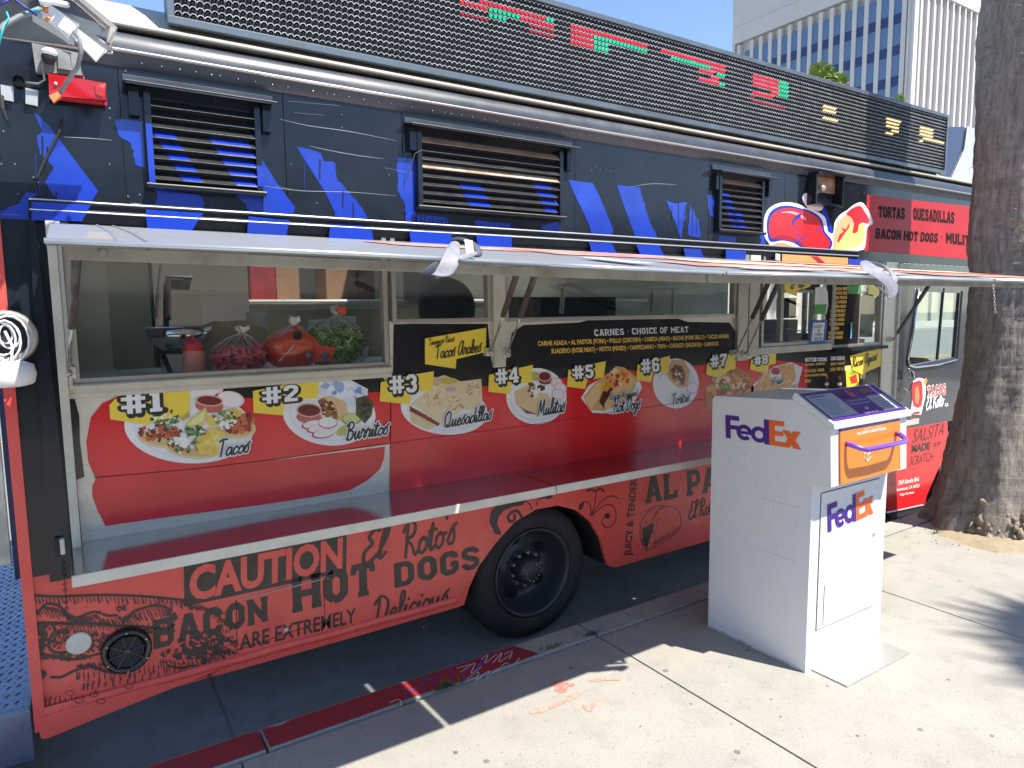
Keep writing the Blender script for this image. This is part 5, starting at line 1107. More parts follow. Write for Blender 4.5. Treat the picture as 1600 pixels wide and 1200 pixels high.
# -------- fold-down counter
ct = empty('counter', None, None, parent=truck)
YL = 2.535; cz = .815
for x0, x1 in ((-.035, 1.886), (1.892, 5.2)):
    MB().box(x0, x1, YL+.006, 2.892, cz-.02, cz).build('counter_top', m_counter, ct); MB().prism([(x0, YL, cz+.001), (x0, YL+.005, cz+.001), (x0, YL+.005, cz-.037), (x0, YL, cz-.037)], (x1-x0, 0, 0)).build('counter_edge', m_lip, ct, bevel=.001)
MB().tube([(-.033, YL+.006, cz-.034), (-.033, 2.88, cz-.034)], .004, 6).build('counter_support', m_alu, ct)
ch = MB(); xz = onY(97, 845, 2.86)
for i in range(16):
    ch.lathe([(.005, -.0015), (.0068, 0), (.005, .0015), (.003, 0), (.005, -.0015)], (-.062, 2.855, .77-i*.0115), 'y' if i % 2 else 'x', 8)
ch.build('chain', m_str, ct); MB().box(-.066, -.052, 2.845, 2.87, .80, .855).build('latch', m_lip, ct, bevel=.002); MB().box(-.082, -.066, 2.855, 2.87, .79, .86).build('latch', m_dark, ct, bevel=.002)
# -------- red skirt with wheel arch
sk = empty('skirt', None, None, parent=truck)
pt = lambda x, y: onY(x, y, 2.9)
arch = [pt(725,945), pt(733,918), pt(748,885), pt(775,848), pt(805,815), pt(838,796), pt(872,790), pt(900,797), pt(922,815), pt(938,842), pt(946,872), pt(950,884), pt(960,887)]
arch = [Vector((p.x, 2.9, p.z)) for p in arch]
xa = arch[0].x; xb = arch[-1].x
MB().prism([P(L0, .182), P(L0+.02, .165)]+[P(x_, .168) for x_ in (.4, 1.0)]+[P(xa-.03, .173)]+arch+[P(3.6, .15), P(5.36, .14), P(5.36, .793), P(L0, .793)], (0, .02, 0)).build('skirt_panel', m_reds, sk, label='red printed lower side panel')
# rolled lower rub rail, dented
b = MB(); n = 40; prof = [(0, .03), (-.010, .022), (-.014, .008), (-.010, -.006), (0, -.014)]
for i in range(n+1):
    x = L0+(xa-.05-L0)*i/n; q = .004*noise.noise(Vector((x*5, 0, 0)))
    for y_, z_ in prof: b.v.append((x, 2.899+y_*(1+.25*noise.noise(Vector((x*9, 3, 0)))), .205+z_*.9+q))
for i in range(n):
    for j in range(4): b.f.append((i*5+j, (i+1)*5+j, (i+1)*5+j+1, i*5+j+1)); b.m.append(0)
b.build('rub_rail', m_reds, sk, smooth=True)
MB().prism([P(L0+.0, .235, 2.888), P(.62, .222, 2.893), P(.3, .178, 2.888), P(.02, .143, 2.884), P(L0+.03, .118, 2.882), P(L0+.012, .125, 2.882)], (0, .003, 0)).build('bent_flange', m_reds, sk)
b = MB()
for x_ in [L0+.05+.14*i for i in range(13)]: b.ball((x_, 2.898, .195+.01*math.sin(x_*9)), .005, 6)
for px, py in [(84,948),(135,949),(160,957),(184,963),(209,949),(233,955),(142,972),(108,1016),(62,1034),(92,1015),(548,870),(560,905),(600,862),(609,870),(700,790),(720,835),(715,842),(690,850),(700,865),(600,885),(662,980),(482,860),(500,900),(512,905),(443,906),(402,912),(426,905),(385,912),(980,760),(1068,770),(1108,764),(963,880)]:
    p_ = onY(px, py, 2.9); b.ball(p_, .005, 6, 0, (1, .5, 1))
b.build('rivet', m_reds, sk, smooth=True, kind='stuff')
Yk = 2.8985
wr = lambda t_, f_, bl, br, tl, m=m_print, y=Yk, **kw: write('lettering', t_, f_, bl, br, tl, m, sk, Y=y, **kw)
decal('caution_block', [(287,874),(288,948),(541,893),(542,824)], Yk, m_print, sk)
wr('CAUTION', 'sans', (296,938), (535,885), (296,886), m_reds, Yk-.0015, bold=.04)
wr('BACON', 'slab', (240,1013), (419,970), (238,972), fat=.05); wr('HOT', 'slab', (458,957), (586,926), (456,905), fat=.05); wr('DOGS', 'slab', (617,918), (750,886), (615,882), fat=.05)
wr('ARE EXTREMELY', 'sans', (374,1016), (556,972), (374,992), bold=.02)
script('El', (564,883), (600,870), (561,836), Yk, .11, 0, m_print, par=sk); script("Roto's", (630,872), (712,848), (622,822), Yk, .10, 0, m_print, par=sk); script('Delicious', (584,976), (700,944), (578,938), Yk-.0162 if False else Yk, .095, 0, m_print, par=sk)
a_, b_, c_ = onY(989, 868, Yk), onY(999, 748, Yk), onY(975, 870, Yk); write('lettering', 'JUICY & TENDER', 'sans', a_, b_, c_, m_print, sk, bold=.02)
wr('AL PASTOR', 'slab', (1009,786), (1205,752), (1008,746), fat=.04); script('El Roto', (1076,812), (1118,800), (1075,786), Yk, .09, 0, m_print, par=sk)
# scrollwork round the arch
curve_px('scroll_ornament', [[(815,808),(809,799),(800,800),(794,808),(797,815),(804,812),(804,805)]], Yk, .016, m_print, sk)
curve_px('scroll_ornament', [[(823,784),(829,790),(831,796)],[(840,790),(839,784),(845,779),(862,775)]], Yk, .007, m_print, sk)
decal('scroll_ornament', [(765,810),(768,798),(776,790),(786,789),(797,785),(809,782),(823,781),(817,789),(801,792),(787,798),(779,808),(777,818),(782,830),(784,836),(772,834),(770,826),(765,818)], Yk, m_print, sk)
decal('scroll_ornament', [(845,779),(851,772),(862,771),(864,777),(856,780),(850,778)], Yk-.0008, m_print, sk)
curve_px('scroll_ornament', [[(923,806),(929,790),(932,767)],[(925,804),(939,784),(955,775),(967,779)],[(925,806),(939,793),(951,788),(960,794),(963,806),(959,818),(950,825),(942,820),(941,812),(946,807)],[(923,804),(923,792),(919,785),(911,785),(907,792),(906,797)]], Yk, .0055, m_print, sk)
curve_px('scroll_ornament', [[(931,768),(924,765),(917,768)],[(932,768),(938,763),(944,768)]], Yk-.0008, .010, m_print, sk)
decal('scroll_ornament', ell(949, 806, 4, 4.4), Yk-.0012, m_print, sk); decal('scroll_ornament', [(904,796),(906,788),(912,784),(912,790),(909,796)], Yk-.0012, m_print, sk)
curve_px('taco_drawing', [[(1003,850),(1000,830),(1006,808),(1020,793),(1036,790),(1030,796),(1018,815),(1010,845),(1012,860),(1006,856),(1003,850)],[(1030,796),(1045,791),(1060,798),(1064,815),(1060,828),(1040,845),(1012,860)]], Yk, .004, m_print, sk)
decal('taco_drawing', jag([(1004,826),(1022,818),(1016,840),(1011,858),(1004,848)], 2, 3), Yk-.001, m_print, sk)
hs = []
for k in range(40):
    x, y = rnd.uniform(1006, 1030), rnd.uniform(796, 836); hs.append([(x, y), (x+rnd.uniform(-4, 4), y+rnd.uniform(-4, 4))])
for k in range(36): x = 1020+k*1.1; y = 853-k*.62; hs.append([(x, y-rnd.uniform(3, 8)), (x, y)])
curve_px('taco_drawing', hs, Yk-.0014, .0022, m_print, sk, smooth=False)
# engraved hot-dog drawing at the rear corner: contours and hatching
eng = [[(47,930),(90,932),(140,930),(190,930),(240,933),(290,938)], [(47,958),(60,956),(70,945),(84,944),(96,950),(104,962),(118,966),(134,960),(150,956),(168,962),(182,962),(192,970),(200,966),(208,956),(224,950),(240,946),(256,948),(268,954)],
       [(48,974),(70,973),(96,974),(122,975),(146,974),(170,977),(200,978),(232,980),(262,984),(272,976)], [(80,974),(86,984),(80,994),(76,1006),(80,1016),(92,1020),(110,1018)], [(60,990),(72,988),(70,1000),(64,1010),(68,1022),(90,1028),(120,1030),(160,1020)],
       [(80,1058),(96,1058),(112,1050),(128,1044),(144,1040),(160,1048),(180,1052)], [(50,1050),(62,1048),(70,1052),(66,1060),(52,1062)], [(262,1040),(285,1044),(300,1040),(330,1044)], [(268,950),(266,958),(268,966),(276,966),(272,958)]]
curve_px('hot_dog_engraving', eng, Yk, .0095, m_print, sk, kind='stuff')
hs = []
def hatch(path, n, l0, l1, ang, sp=0):
    Pp = smooth_pts(path, 8); L_ = len(Pp)
    for k in range(n):
        t_ = k/(n-1)*(L_-1); p_ = Pp[int(t_)]; l_ = rnd.uniform(l0, l1); a = ang+rnd.uniform(-.12, .12); q_ = rnd.uniform(0, sp)
        hs.append([(p_.x, p_.y+q_), (p_.x+l_*math.cos(a)*.5+rnd.uniform(-.6, .6), p_.y+q_+l_*math.sin(a)*.5), (p_.x+l_*math.cos(a), p_.y+q_+l_*math.sin(a))])
hatch(eng[0], 78, 5, 15, 1.35, 1); hatch([(250,934),(290,940),(316,946),(345,962)], 26, 3, 12, 1.9); hatch([(50,952),(90,956),(130,968),(180,966),(230,958),(270,960)], 60, 6, 16, 1.0); hatch(eng[2], 70, 3, 9, 1.5); hatch([(66,948),(90,952),(104,966)], 20, 6, 14, .6)
hatch([(60,1100),(120,1098),(200,1080),(280,1062),(340,1048)], 74, 8, 18, -1.5, 6); hatch([(120,1050),(180,1050),(240,1040),(300,1046),(330,1048)], 50, 6, 14, 1.5)
hatch([(100,952),(112,962),(130,964),(150,960)], 26, 6, 14, .9); hatch([(160,975),(200,978),(262,983)], 36, -9, -3, 1.4); hatch([(52,980),(56,1000),(54,1024)], 26, 4, 10, .2); hatch([(188,968),(206,957),(240,948),(266,956)], 30, 6, 15, 1.2)
hatch([(90,985),(110,980),(150,985)], 24, 5, 12, 1.2); hatch([(130,1075),(210,1062),(300,1040)], 50, 5, 12, -1.4, 5); hatch([(250,1030),(300,1030),(350,1020)], 40, 3, 9, 1.1, 6); hatch([(300,985),(340,985),(375,972)], 34, 4, 9, 2.0, 4)
hatch([(292,946),(320,950),(344,966)], 22, 6, 13, .7)
curve_px('hot_dog_engraving', hs, Yk-.0012, .0030, m_print, sk, smooth=False, taper=False, kind='stuff')
bl = []
def blob(cx, cy, rx, ry, n, s0, s1):
    for _ in range(n):
        a = rnd.uniform(0, 6.283); q_ = rnd.random()**.6; x, y = cx+rx*q_*math.cos(a), cy+ry*q_*math.sin(a); s_ = rnd.uniform(s0, s1)
        bl.append([(x+s_*math.cos(t_)*rnd.uniform(.6, 1.3), y+s_*math.sin(t_)*rnd.uniform(.5, 1.1)) for t_ in [j*1.2566 for j in range(5)]])
blob(330, 1012, 46, 26, 240, 1.2, 4.0); blob(66, 980, 16, 6, 30, 1.5, 3.5); blob(190, 950, 8, 6, 14, 1.5, 3); blob(90, 1000, 10, 14, 30, 1.4, 3); blob(245, 985, 30, 5, 40, 1.2, 2.6); blob(180, 1018, 26, 5, 40, 1.4, 3); blob(285, 1022, 34, 8, 70, 1.2, 3.6); blob(62, 1004, 14, 18, 46, 1.5, 3.2); blob(140, 1004, 42, 16, 90, 1.6, 3.6); blob(100, 1026, 46, 6, 80, 1.5, 3.5); blob(150, 1042, 30, 6, 40, 1.5, 3); blob(60, 1054, 10, 8, 30, 1.5, 4); blob(120, 974, 70, 2, 40, 1.2, 2.6); blob(350, 968, 12, 10, 20, 1, 2.5)
U = union([[((v := onY(x, y, Yk)).x, v.z) for x, y in q_] for q_ in bl]); art('hot_dog_engraving', U, lambda u, v: Vector((u, Yk-.002, v)), m_print, sk, kind='stuff')
rings = [[(ox+7*math.cos(t_), oy+4*math.sin(t_)) for t_ in [j*.8976 for j in range(8)]] for ox, oy in ((75,1091),(109,1083),(147,1085),(124,1095),(158,1096),(201,1072))]
curve_px('hot_dog_engraving', rings, Yk-.016, .0022, m_print, sk)
# white disc reflector and round speaker grille
c1_ = onY(123, 1004, 2.9); m_pc = mat('chipped_white_paint', (.66, .64, .55), .6, var=.15, scale=30)
MB().lathe([(0, 2.888), (.038, 2.888), (.041, 2.891), (.041, 2.899)], (c1_.x, 0, c1_.z), 'y', 28).build('blanking_disc', m_pc, sk)
gs = empty('round_speaker', None, None, parent=truck); c2_ = onY(198, 1016, 2.89)
MB().lathe([(.0, 2.889), (.060, 2.889), (.064, 2.872), (.076, 2.866), (.084, 2.872), (.087, 2.899)], (c2_.x, 0, c2_.z), 'y', 40).build('bezel', m_black2, gs, smooth=True)
b = MB()
for k in range(8):
    a = k*math.pi/4+.2; b.tube([(c2_.x+.012*math.cos(a), 2.872, c2_.z+.012*math.sin(a)), (c2_.x+.062*math.cos(a), 2.870, c2_.z+.062*math.sin(a))], .004, 5)
b.lathe([(0, 2.866), (.012, 2.868), (.014, 2.876)], (c2_.x, 0, c2_.z), 'y', 14)
for r_ in (.02, .027, .034, .041, .048, .055): b.lathe([(r_-.0014, 2.8735), (r_+.0014, 2.8735), (r_+.0014, 2.879), (r_-.0014, 2.879), (r_-.0014, 2.8735)], (c2_.x, 0, c2_.z), 'y', 32)
for k in range(48):
    a = k*math.pi/24; b.box(0, 0, 0, 0, 0, 0) if False else b.tube([(c2_.x+.018*math.cos(a), 2.875, c2_.z+.018*math.sin(a)), (c2_.x+.058*math.cos(a), 2.875, c2_.z+.058*math.sin(a))], .0011, 4)
b.build('grille', m_rim, gs)
b = MB()
for k in range(6): a = k*math.pi/3+.5; b.ball((c2_.x+.075*math.cos(a), 2.865, c2_.z+.075*math.sin(a)), .004, 6)
b.build('screw', m_alu, gs)
# access hatch outline in the skirt
m_crack = mat('panel_gap', (.05, .02, .02), .8)
hatch_d = [(370,938),(506,904),(508,906),(508,972),(371,1014),(369,1014)]
MB().tube([onY(x, y, 2.897) for x, y in ((371,938),(505,905))], .0022, 5).build('hatch_edge', m_edge, sk); MB().tube([onY(x, y, 2.8985) for x, y in ((505,906),(508,970),(370,1016),(369,938))], .0016, 5).build('hatch_gap', m_crack, sk)
c3_ = onY(447, 984, 2.896); MB().lathe([(0, 2.888), (.009, 2.89), (.011, 2.899)], (c3_.x, 0, c3_.z), 'y', 14).build('hatch_lock', m_alu, sk)

# -------- wheels and underside
def wheel(cx, cz, R, name, y0=2.93, mr=m_rim, dish=.165, rr=.246):
    w_ = empty(name, None, None, parent=truck)
    MB().lathe([(rr-.005, y0+.02), (rr+.01, y0+.004), (rr+.05, y0-.004), (R-.06, y0+.0), (R-.022, y0+.016), (R-.004, y0+.05), (R, y0+.09), (R, y0+.2), (R-.02, y0+.24), (rr, y0+.25)], (cx, 0, cz), 'y', 64).build('tyre', m_rub, w_, smooth=True)
    b = MB()
    for k in range(72):
        a = k*math.pi/36; 
        for ya, yb in ((.055, .115), (.125, .185)):
            rr0 = R+.004; a2 = a+.05; b.add([(cx+rr0*math.cos(a), y0+ya, cz+rr0*math.sin(a)), (cx+rr0*math.cos(a2), y0+ya, cz+rr0*math.sin(a2)), (cx+rr0*math.cos(a2+.02), y0+yb, cz+rr0*math.sin(a2+.02)), (cx+rr0*math.cos(a+.02), y0+yb, cz+rr0*math.sin(a+.02))], [(0,1,2,3)])
    b.build('tread_blocks', m_rub, w_, kind='stuff')
    MB().lathe([(rr-.006, y0+.018), (rr-.0, y0+.006), (rr-.012, y0+.004), (rr-.02, y0+.02), (rr-.03, y0+.05), (rr-.035, y0+dish*.55), (rr-.06, y0+dish*.85), (.15, y0+dish), (.12, y0+dish*.8), (.10, y0+dish*.78), (.0, y0+dish*.78)], (cx, 0, cz), 'y', 48).build('rim', mr, w_, smooth=True)
    MB().lathe([(.072, y0+dish*.8), (.07, y0+dish*.25), (.055, y0+dish*.12), (0, y0+dish*.1)], (cx, 0, cz), 'y', 24).build('hub', mr, w_, smooth=True)
    for k in range(10):
        a = k*math.pi/5+.2; MB().lathe([(.013, y0+dish*.8), (.013, y0+dish*.5), (.008, y0+dish*.44), (0, y0+dish*.44)], (cx+.092*math.cos(a), 0, cz+.092*math.sin(a)), 'y', 6).build('lug_nut', m_rod, w_)
    for k in range(12): a = k*math.pi/6; MB().lathe([(.005, y0+dish*.13), (.004, y0+dish*.05), (0, y0+dish*.05)], (cx+.045*math.cos(a), 0, cz+.045*math.sin(a)), 'y', 6).build('hub_bolt', m_rod, w_)
    for k in range(5):
        a = k*2*math.pi/5+.55; b = MB(); rx_, rz_ = .035, .024
        o_ = [(cx+.158*math.cos(a)+rx_*math.cos(t_)*-math.sin(a)+rz_*math.sin(t_)*math.cos(a), y0+dish*.86-.004, cz+.158*math.sin(a)+rx_*math.cos(t_)*math.cos(a)+rz_*math.sin(t_)*math.sin(a)) for t_ in [j*.4488 for j in range(14)]]
        b.sheet([(x_, y_-.006, z_) for x_, y_, z_ in o_]); b.build('hand_hole', mat('hole_black', (.002, .002, .003), .9), w_)
    return w_
wheel(2.035, .228, .372, 'rear_wheel')
m_rimw = mat('worn_light_rim', (.42, .42, .40), .45, metal=.5, var=.6, scale=9, col2=(.05, .05, .055))
wheel(6.72, .2, .35, 'front_wheel', 2.95, m_rimw, .10)
ud = empty('chassis', None, None, parent=truck)
MB().box(.1, 5.3, 3.35, 4.75, .30, .70).build('frame', m_dark, ud); MB().box(1.0, 3.1, 3.2, 3.35, .68, .78).build('wheel_well', m_dark, ud)
MB().box(L0, 5.3, 2.94, 5.15, .70, .78).build('floor', m_inner, ud); MB().tube([(2.035, 3.0, .23), (2.035, 5.1, .23)], .06, 10).build('axle', m_dark, ud)
for cx_ in (2.035, 6.72): MB().lathe([(.2, 4.85), (.37, 4.86), (.38, 4.95), (.37, 5.1), (.2, 5.12), (0, 5.12)], (cx_, 0, .228), 'y', 32).build('far_tyre', m_rub, ud, smooth=True)
MB().lathe([(.2, 3.20), (.36, 3.21), (.37, 3.3), (.36, 3.42), (.2, 3.43), (0, 3.43)], (2.035, 0, .228), 'y', 32).build('inner_tyre', m_rub, ud, smooth=True)
# arch liner
b = MB(); A = arch; b.v = [(p_.x, 2.921, p_.z) for p_ in A]+[(p_.x, 3.5, p_.z) for p_ in A]; k_ = len(A)
b.f = [(i, i+1, k_+i+1, k_+i) for i in range(k_-1)]; b.m = [0]*(k_-1); b.build('arch_liner', m_dark, ud)
# -------- cab: side door, window, front, windscreen
cb = empty('cab', None, None, parent=truck)
m_cabblk = mat('cab_black', (.035, .042, .055), .25, coat=.5, rvar=.08, scale=3, bump=.002, bscale=3)
zb = 1.13; q5 = [onY(x, y, 2.9) for x, y in ((1436,455),(1420,572),(1492,558),(1500,458))]
MB().prism([P(5.51, 1.966), P(5.80, 1.966), P(q5[0].x, q5[0].z), P(q5[1].x, q5[1].z), P(q5[2].x, q5[2].z), P(7.3, 1.15), P(7.55, .62), P(5.51, .62)], (0, .03, 0)).build('door_upper', m_cabblk, cb)
MB().prism([P(q5[3].x, q5[3].z), P(q5[0].x, q5[0].z), P(5.80, 1.966), P(7.3, 1.966), P(7.3, 1.15), P(q5[2].x, q5[2].z)], (0, .03, 0)).build('door_upper', m_cabblk, cb)
dl = [(1384,676),(1480,658),(1482,690),(1476,712),(1462,742),(1449,772),(1444,790),(1384,801)]
MB().prism([onY(x, y, 2.899) for x, y in dl]+[P(5.365, .0, 2.899), P(5.365, .625, 2.899)][0:0], (0, .03, 0)).build('door_lower', m_redv, cb, label='bright red lower door panel with faded lettering')
MB().box(5.365, 5.47, 2.9, 2.93, .0, .62).build('sill_panel', m_dred, cb); MB().box(6.0, 7.0, 2.98, 3.0, .2, .62).build('wheel_arch', m_dark, cb)
MB().prism([onY(x, y, 2.90) for x, y in ((1386,800),(1440,790),(1446,782),(1454,790),(1440,800),(1392,811))], (0, .1, 0)).build('step', m_dark, cb)
MB().tube([onY(x, y, 2.895) for x, y in ((1385,801),(1410,796),(1442,789))], .006, 6).build('chain_edge', m_alu, cb)
m_chr = mat('chrome_trim', (.62, .62, .64), .15, metal=1)
MB().tube([onY(x, y, 2.89) for x, y in ((1436,450),(1428,510),(1419,562),(1421,571),(1430,574),(1465,570),(1494,562))], .009, 8).build('window_trim', m_chr, cb, smooth=True)
MB().prism([onY(x, y, 2.912) for x, y in ((1438,440),(1422,570),(1493,557),(1503,440))], (0, .003, 0)).build('window_glass', m_wind, cb)
MB().tube([onY(1474,450,2.905), onY(1464,562,2.905)], .012, 8).build('window_bar', m_dark, cb); MB().tube([onY(1502,455,2.905), onY(1494,560,2.905)], .014, 8).build('window_bar', m_dark, cb)
MB().tube([onY(x, y, 2.85) for x, y in ((1420,578),(1426,582),(1428,594),(1422,592))], .012, 8).build('door_handle', m_chr, cb, smooth=True)
MB().tube([onY(x, y, 2.86) for x, y in ((1412,606),(1420,612),(1424,600))], .004, 6).build('mirror_bracket', m_chr, cb)
MB().box(7.68, 7.7, 2.93, 5.2, .3, 1.05).build('front_panel', m_black, cb); MB().box(7.67, 7.69, 2.95, 5.18, 1.05, 2.35).build('windscreen', m_wind, cb); MB().box(7.68, 7.7, 2.93, 5.2, 2.35, 2.6).build('front_header', m_black, cb)
for yy in (2.93, 4.0, 5.14): MB().box(7.66, 7.7, yy, yy+.05, 1.05, 2.35).build('windscreen_post', m_black, cb)
MB().box(6.9, 7.65, 2.96, 5.1, .8, 1.0).build('dashboard', m_dark, cb)
MB().lathe([(.17, 0), (.185, .012), (.2, 0), (.185, -.012), (.17, 0)], (6.75, 3.45, 1.12), 'z', 24).build('steering_wheel', m_dark, cb, smooth=True)
MB().box(6.2, 6.6, 3.3, 3.7, .55, .7).box(6.2, 6.28, 3.3, 3.7, .7, 1.15).build('driver_seat', m_dark, cb, bevel=.03)
Yc = 2.8975
def cw(t_, f_, bl, br, tl, m, **kw): write('lettering', t_, f_, bl, br, tl, m, cb, Y=Yc, **kw)
cw('SALSITA', 'sans', (1425,693), (1474,680), (1430,671), m_print, bold=.0); cw('MADE', 'sans', (1424,707), (1453,702), (1425,695), m_print, bold=.05); cw('FROM', 'sans', (1459,699), (1470,696), (1459,692), m_print); cw('SCRATCH', 'sans', (1421,728), (1457,720), (1423,713), m_print, bold=.0)
cw('7549 Alondra Blvd.', 'sans', (1403,758), (1436,751), (1404,751), m_wht, bold=.03); cw('Paramount, CA 90723', 'sans', (1399,769), (1436,762), (1400,763), m_wht, bold=.03); cw('Cargo Permitted', 'sans', (1406,776), (1428,772), (1406,771), m_wht, bold=.03)
m_sred = mat('salmon_print', (.75, .10, .08), .3)
write('lettering_outline', 'TACOS', 'slab', (1449,621), (1478,616), (1449,604), m_wht, cb, Y=Yc-.0005, grow=.12); cw('TACOS', 'slab', (1449,621), (1478,616), (1449,604), m_sred); 
for o_ in cb.children:
    if o_.name.startswith('lettering') and o_.data.materials[0] == m_sred: o_.location.y = -.0012
write('lettering', 'El Roto', 'script', (1447,640), (1474,633), (1446,617), m_wht, cb, Y=Yc, wt=.14); cw('CA', 'sans', (1476,635), (1482,634), (1476,630), m_wht, bold=.05)
q = Pic(2.8975); q.shape([(1421,648),(1424,636),(1428,604),(1426,594),(1436,590),(1447,593),(1446,620),(1442,636),(1439,648)], '#f4f0ef').shape([(1424,604),(1428,597),(1437,594),(1441,598),(1442,620),(1440,634),(1434,638),(1427,634),(1425,620)], '#c5252b').shape([(1430,606),(1435,603),(1437,620),(1434,632),(1430,628)], '#f08a5a').shape([(1428,644),(1437,642),(1437,647),(1423,648)], '#a83236').shape([(1443,596),(1447,590),(1449,594),(1446,604)], '#e8a13c')
q.b.build('sausage_badge', [F(h) for h in q.ms], cb)
# -------- painted emblem and red board on the upper side
em = empty('emblem', None, None, parent=truck); q = Pic(2.898)
q.shape(smooth_pts([(1197,399),(1203,384),(1195,370),(1193,350),(1198,330),(1212,319),(1230,316),(1248,319),(1262,326),(1256,317),(1254,307),(1258,302),(1264,303),(1266,312),(1278,318),(1288,314),(1288,322),(1281,330),(1272,328),(1288,338),(1292,352),(1294,362),(1302,364),(1304,348),(1312,336),(1324,328),(1334,320),(1346,316),(1354,324),(1362,340),(1363,350),(1355,356),(1353,376),(1349,390),(1330,392),(1325,399),(1322,403),(1196,401)], 3, True), '#f2eef0')
q.shape(smooth_pts([(1204,378),(1199,366),(1198,348),(1203,332),(1216,323),(1232,321),(1250,325),(1268,330),(1282,340),(1287,352),(1289,362),(1299,374),(1300,384),(1290,397),(1272,399),(1262,396),(1250,386),(1238,379),(1222,376)], 3, True), '#1f2f96')
q.shape(smooth_pts([(1206,372),(1202,362),(1202,348),(1207,335),(1219,327),(1234,325),(1250,328),(1266,333),(1279,342),(1284,354),(1286,364),(1296,376),(1296,384),(1287,394),(1274,395),(1264,390),(1252,380),(1238,374),(1222,371)], 3, True), '#d8232c')
q.shape(smooth_pts([(1208,372),(1222,367),(1238,371),(1252,380),(1262,392),(1250,384),(1238,377),(1222,374)], 3, True), '#9a1a24').shape(smooth_pts([(1200,399),(1206,384),(1218,379),(1234,383),(1248,394),(1252,402)], 3, True), '#efa05e')
q.shape(smooth_pts([(1219,332),(1234,330),(1248,333),(1259,341),(1258,344),(1246,337),(1234,333)], 3, True), '#f2a0a0')
q.shape([(1236,354),(1238,344),(1246,335),(1252,333),(1251,340),(1243,344),(1238,354)], '#1f2f96').shape([(1243,381),(1245,361),(1247,361),(1245,377),(1263,366),(1263,368),(1247,379),(1254,382),(1252,384)], '#2a2f8f').shape([(1274,361),(1285,353),(1285,355),(1275,363)], '#2a2f8f')
q.shape([(1264,313),(1270,313),(1284,317),(1282,324),(1268,316)], '#273a9a').shape([(1257,312),(1260,308),(1262,314),(1263,321),(1258,318)], '#f2eef0')
q.shape(smooth_pts([(1303,392),(1302,372),(1308,350),(1318,338),(1330,334),(1338,342),(1332,356),(1316,376)], 3, True), '#e8b083').shape(smooth_pts([(1304,392),(1314,370),(1328,354),(1340,344),(1349,350),(1351,366),(1347,380),(1336,387),(1318,390)], 3, True), '#f4d77c')
q.shape([(1308,376),(1312,366),(1318,362),(1314,356),(1322,358),(1326,350),(1328,354),(1318,368),(1310,380)], '#c9363a').shape(smooth_pts([(1332,364),(1334,350),(1330,340),(1322,334),(1334,324),(1345,322),(1352,332),(1358,342),(1356,350),(1348,348),(1342,352),(1340,362)], 3, True), '#d8232c')
q.shape([(1340,344),(1343,338),(1344,346)], '#7a2a6a').shape([(1286,398),(1296,390),(1304,394),(1320,397),(1320,402),(1286,402)], '#efa05e').shape([(1316,392),(1328,391),(1328,403),(1318,402)], '#d8232c')
q.b.build('emblem_print', [F(h) for h in q.ms], em, label='red sausage and taco emblem with white outline')
m_rboard = mat('red_sign_paint', (.56, .014, .022), .5, coat=0, var=.15, scale=4)
decal('red_board', [(1355,304),(1432,313),(1520,323),(1522,406),(1428,398),(1349,392)], 2.898, m_rboard, em)
wb = lambda t_, bl, br, tl: write('lettering', t_, 'slab', bl, br, tl, mat('flat_black_lettering', (.012, .010, .010), .7, spec=.2), em, Y=2.8968, fat=.08)
wb('TORTAS', (1373,339), (1414,342), (1373,322)); wb('.', (1418,336), (1422,336), (1418,330)); wb('QUESADILLAS', (1427,343), (1491,349), (1427,325)); wb('BACON HOT DOGS', (1368,372), (1465,379), (1369,357)); wb('. MULITAS', (1470,378), (1530,386), (1470,362))
q = Pic(2.871); q.shape([(1222,397),(1325,403),(1325,413),(1222,408)], '#eb9b5e').shape([(1212,396),(1219,397),(1219,407),(1212,406)], '#f2eef0').shape([(1266,400),(1278,401),(1290,411),(1278,411)], '#a8283a').shape([(1326,404),(1356,406),(1356,414),(1326,413)], '#2a3fae'); q.b.build('emblem_print', [F(h) for h in q.ms], em)
# -------- kitchen inside the truck
kt = empty('kitchen', None, None, parent=truck)
MB().box(L0+.01, 6.25, 5.16, 5.2, .78, 2.55).build('back_wall', m_inwall, kt); MB().box(L0, L0+.02, 2.94, 5.16, .78, 2.6).build('end_wall', m_inwall, kt)
for a in ((L0, .45, 2.95, 5.16), (.45, 1.95, 2.95, 3.3), (.45, 1.95, 4.55, 5.16), (1.95, 2.7, 2.95, 5.16), (2.7, 4.3, 2.95, 3.3), (2.7, 4.3, 4.55, 5.16), (4.3, 7.6, 2.95, 5.16)):
    MB().box(a[0], a[1], a[2], a[3], 2.56, 2.60).build('ceiling', m_inner, kt)
# (the roof sheet is cut over the two ceiling openings, added to brighten the kitchen)
MB().box(.02, 3.65, 2.96, 3.55, 1.375, 1.395).build('worktop', m_inner, kt); MB().box(.02, 3.65, 3.5, 3.55, .8, 1.375).build('cabinet', m_inwall, kt)
MB().box(.0, 4.4, 4.55, 5.16, 1.66, 1.70).build('back_shelf', m_inner, kt); MB().tube([(.0, 4.53, 1.71), (4.4, 4.53, 1.71)], .014, 8).build('shelf_rail', m_alu, kt, smooth=True)
MB().box(.0, 4.4, 4.6, 5.14, .8, 1.25).build('back_counter', m_inner, kt)
m_curt = glassmat('pvc_curtain', (.42, .44, .36), .5, .25, .25)
m_mist = mat('milky_green_panel', (.62, .65, .52), .45, var=.3, scale=1.5)
a_, b_ = onY(118, 500, 3.5).x, onY(172, 500, 3.5).x; MB().box(a_, b_, 3.5, 3.53, 1.2, 2.4).build('side_panel', m_inner, kt)
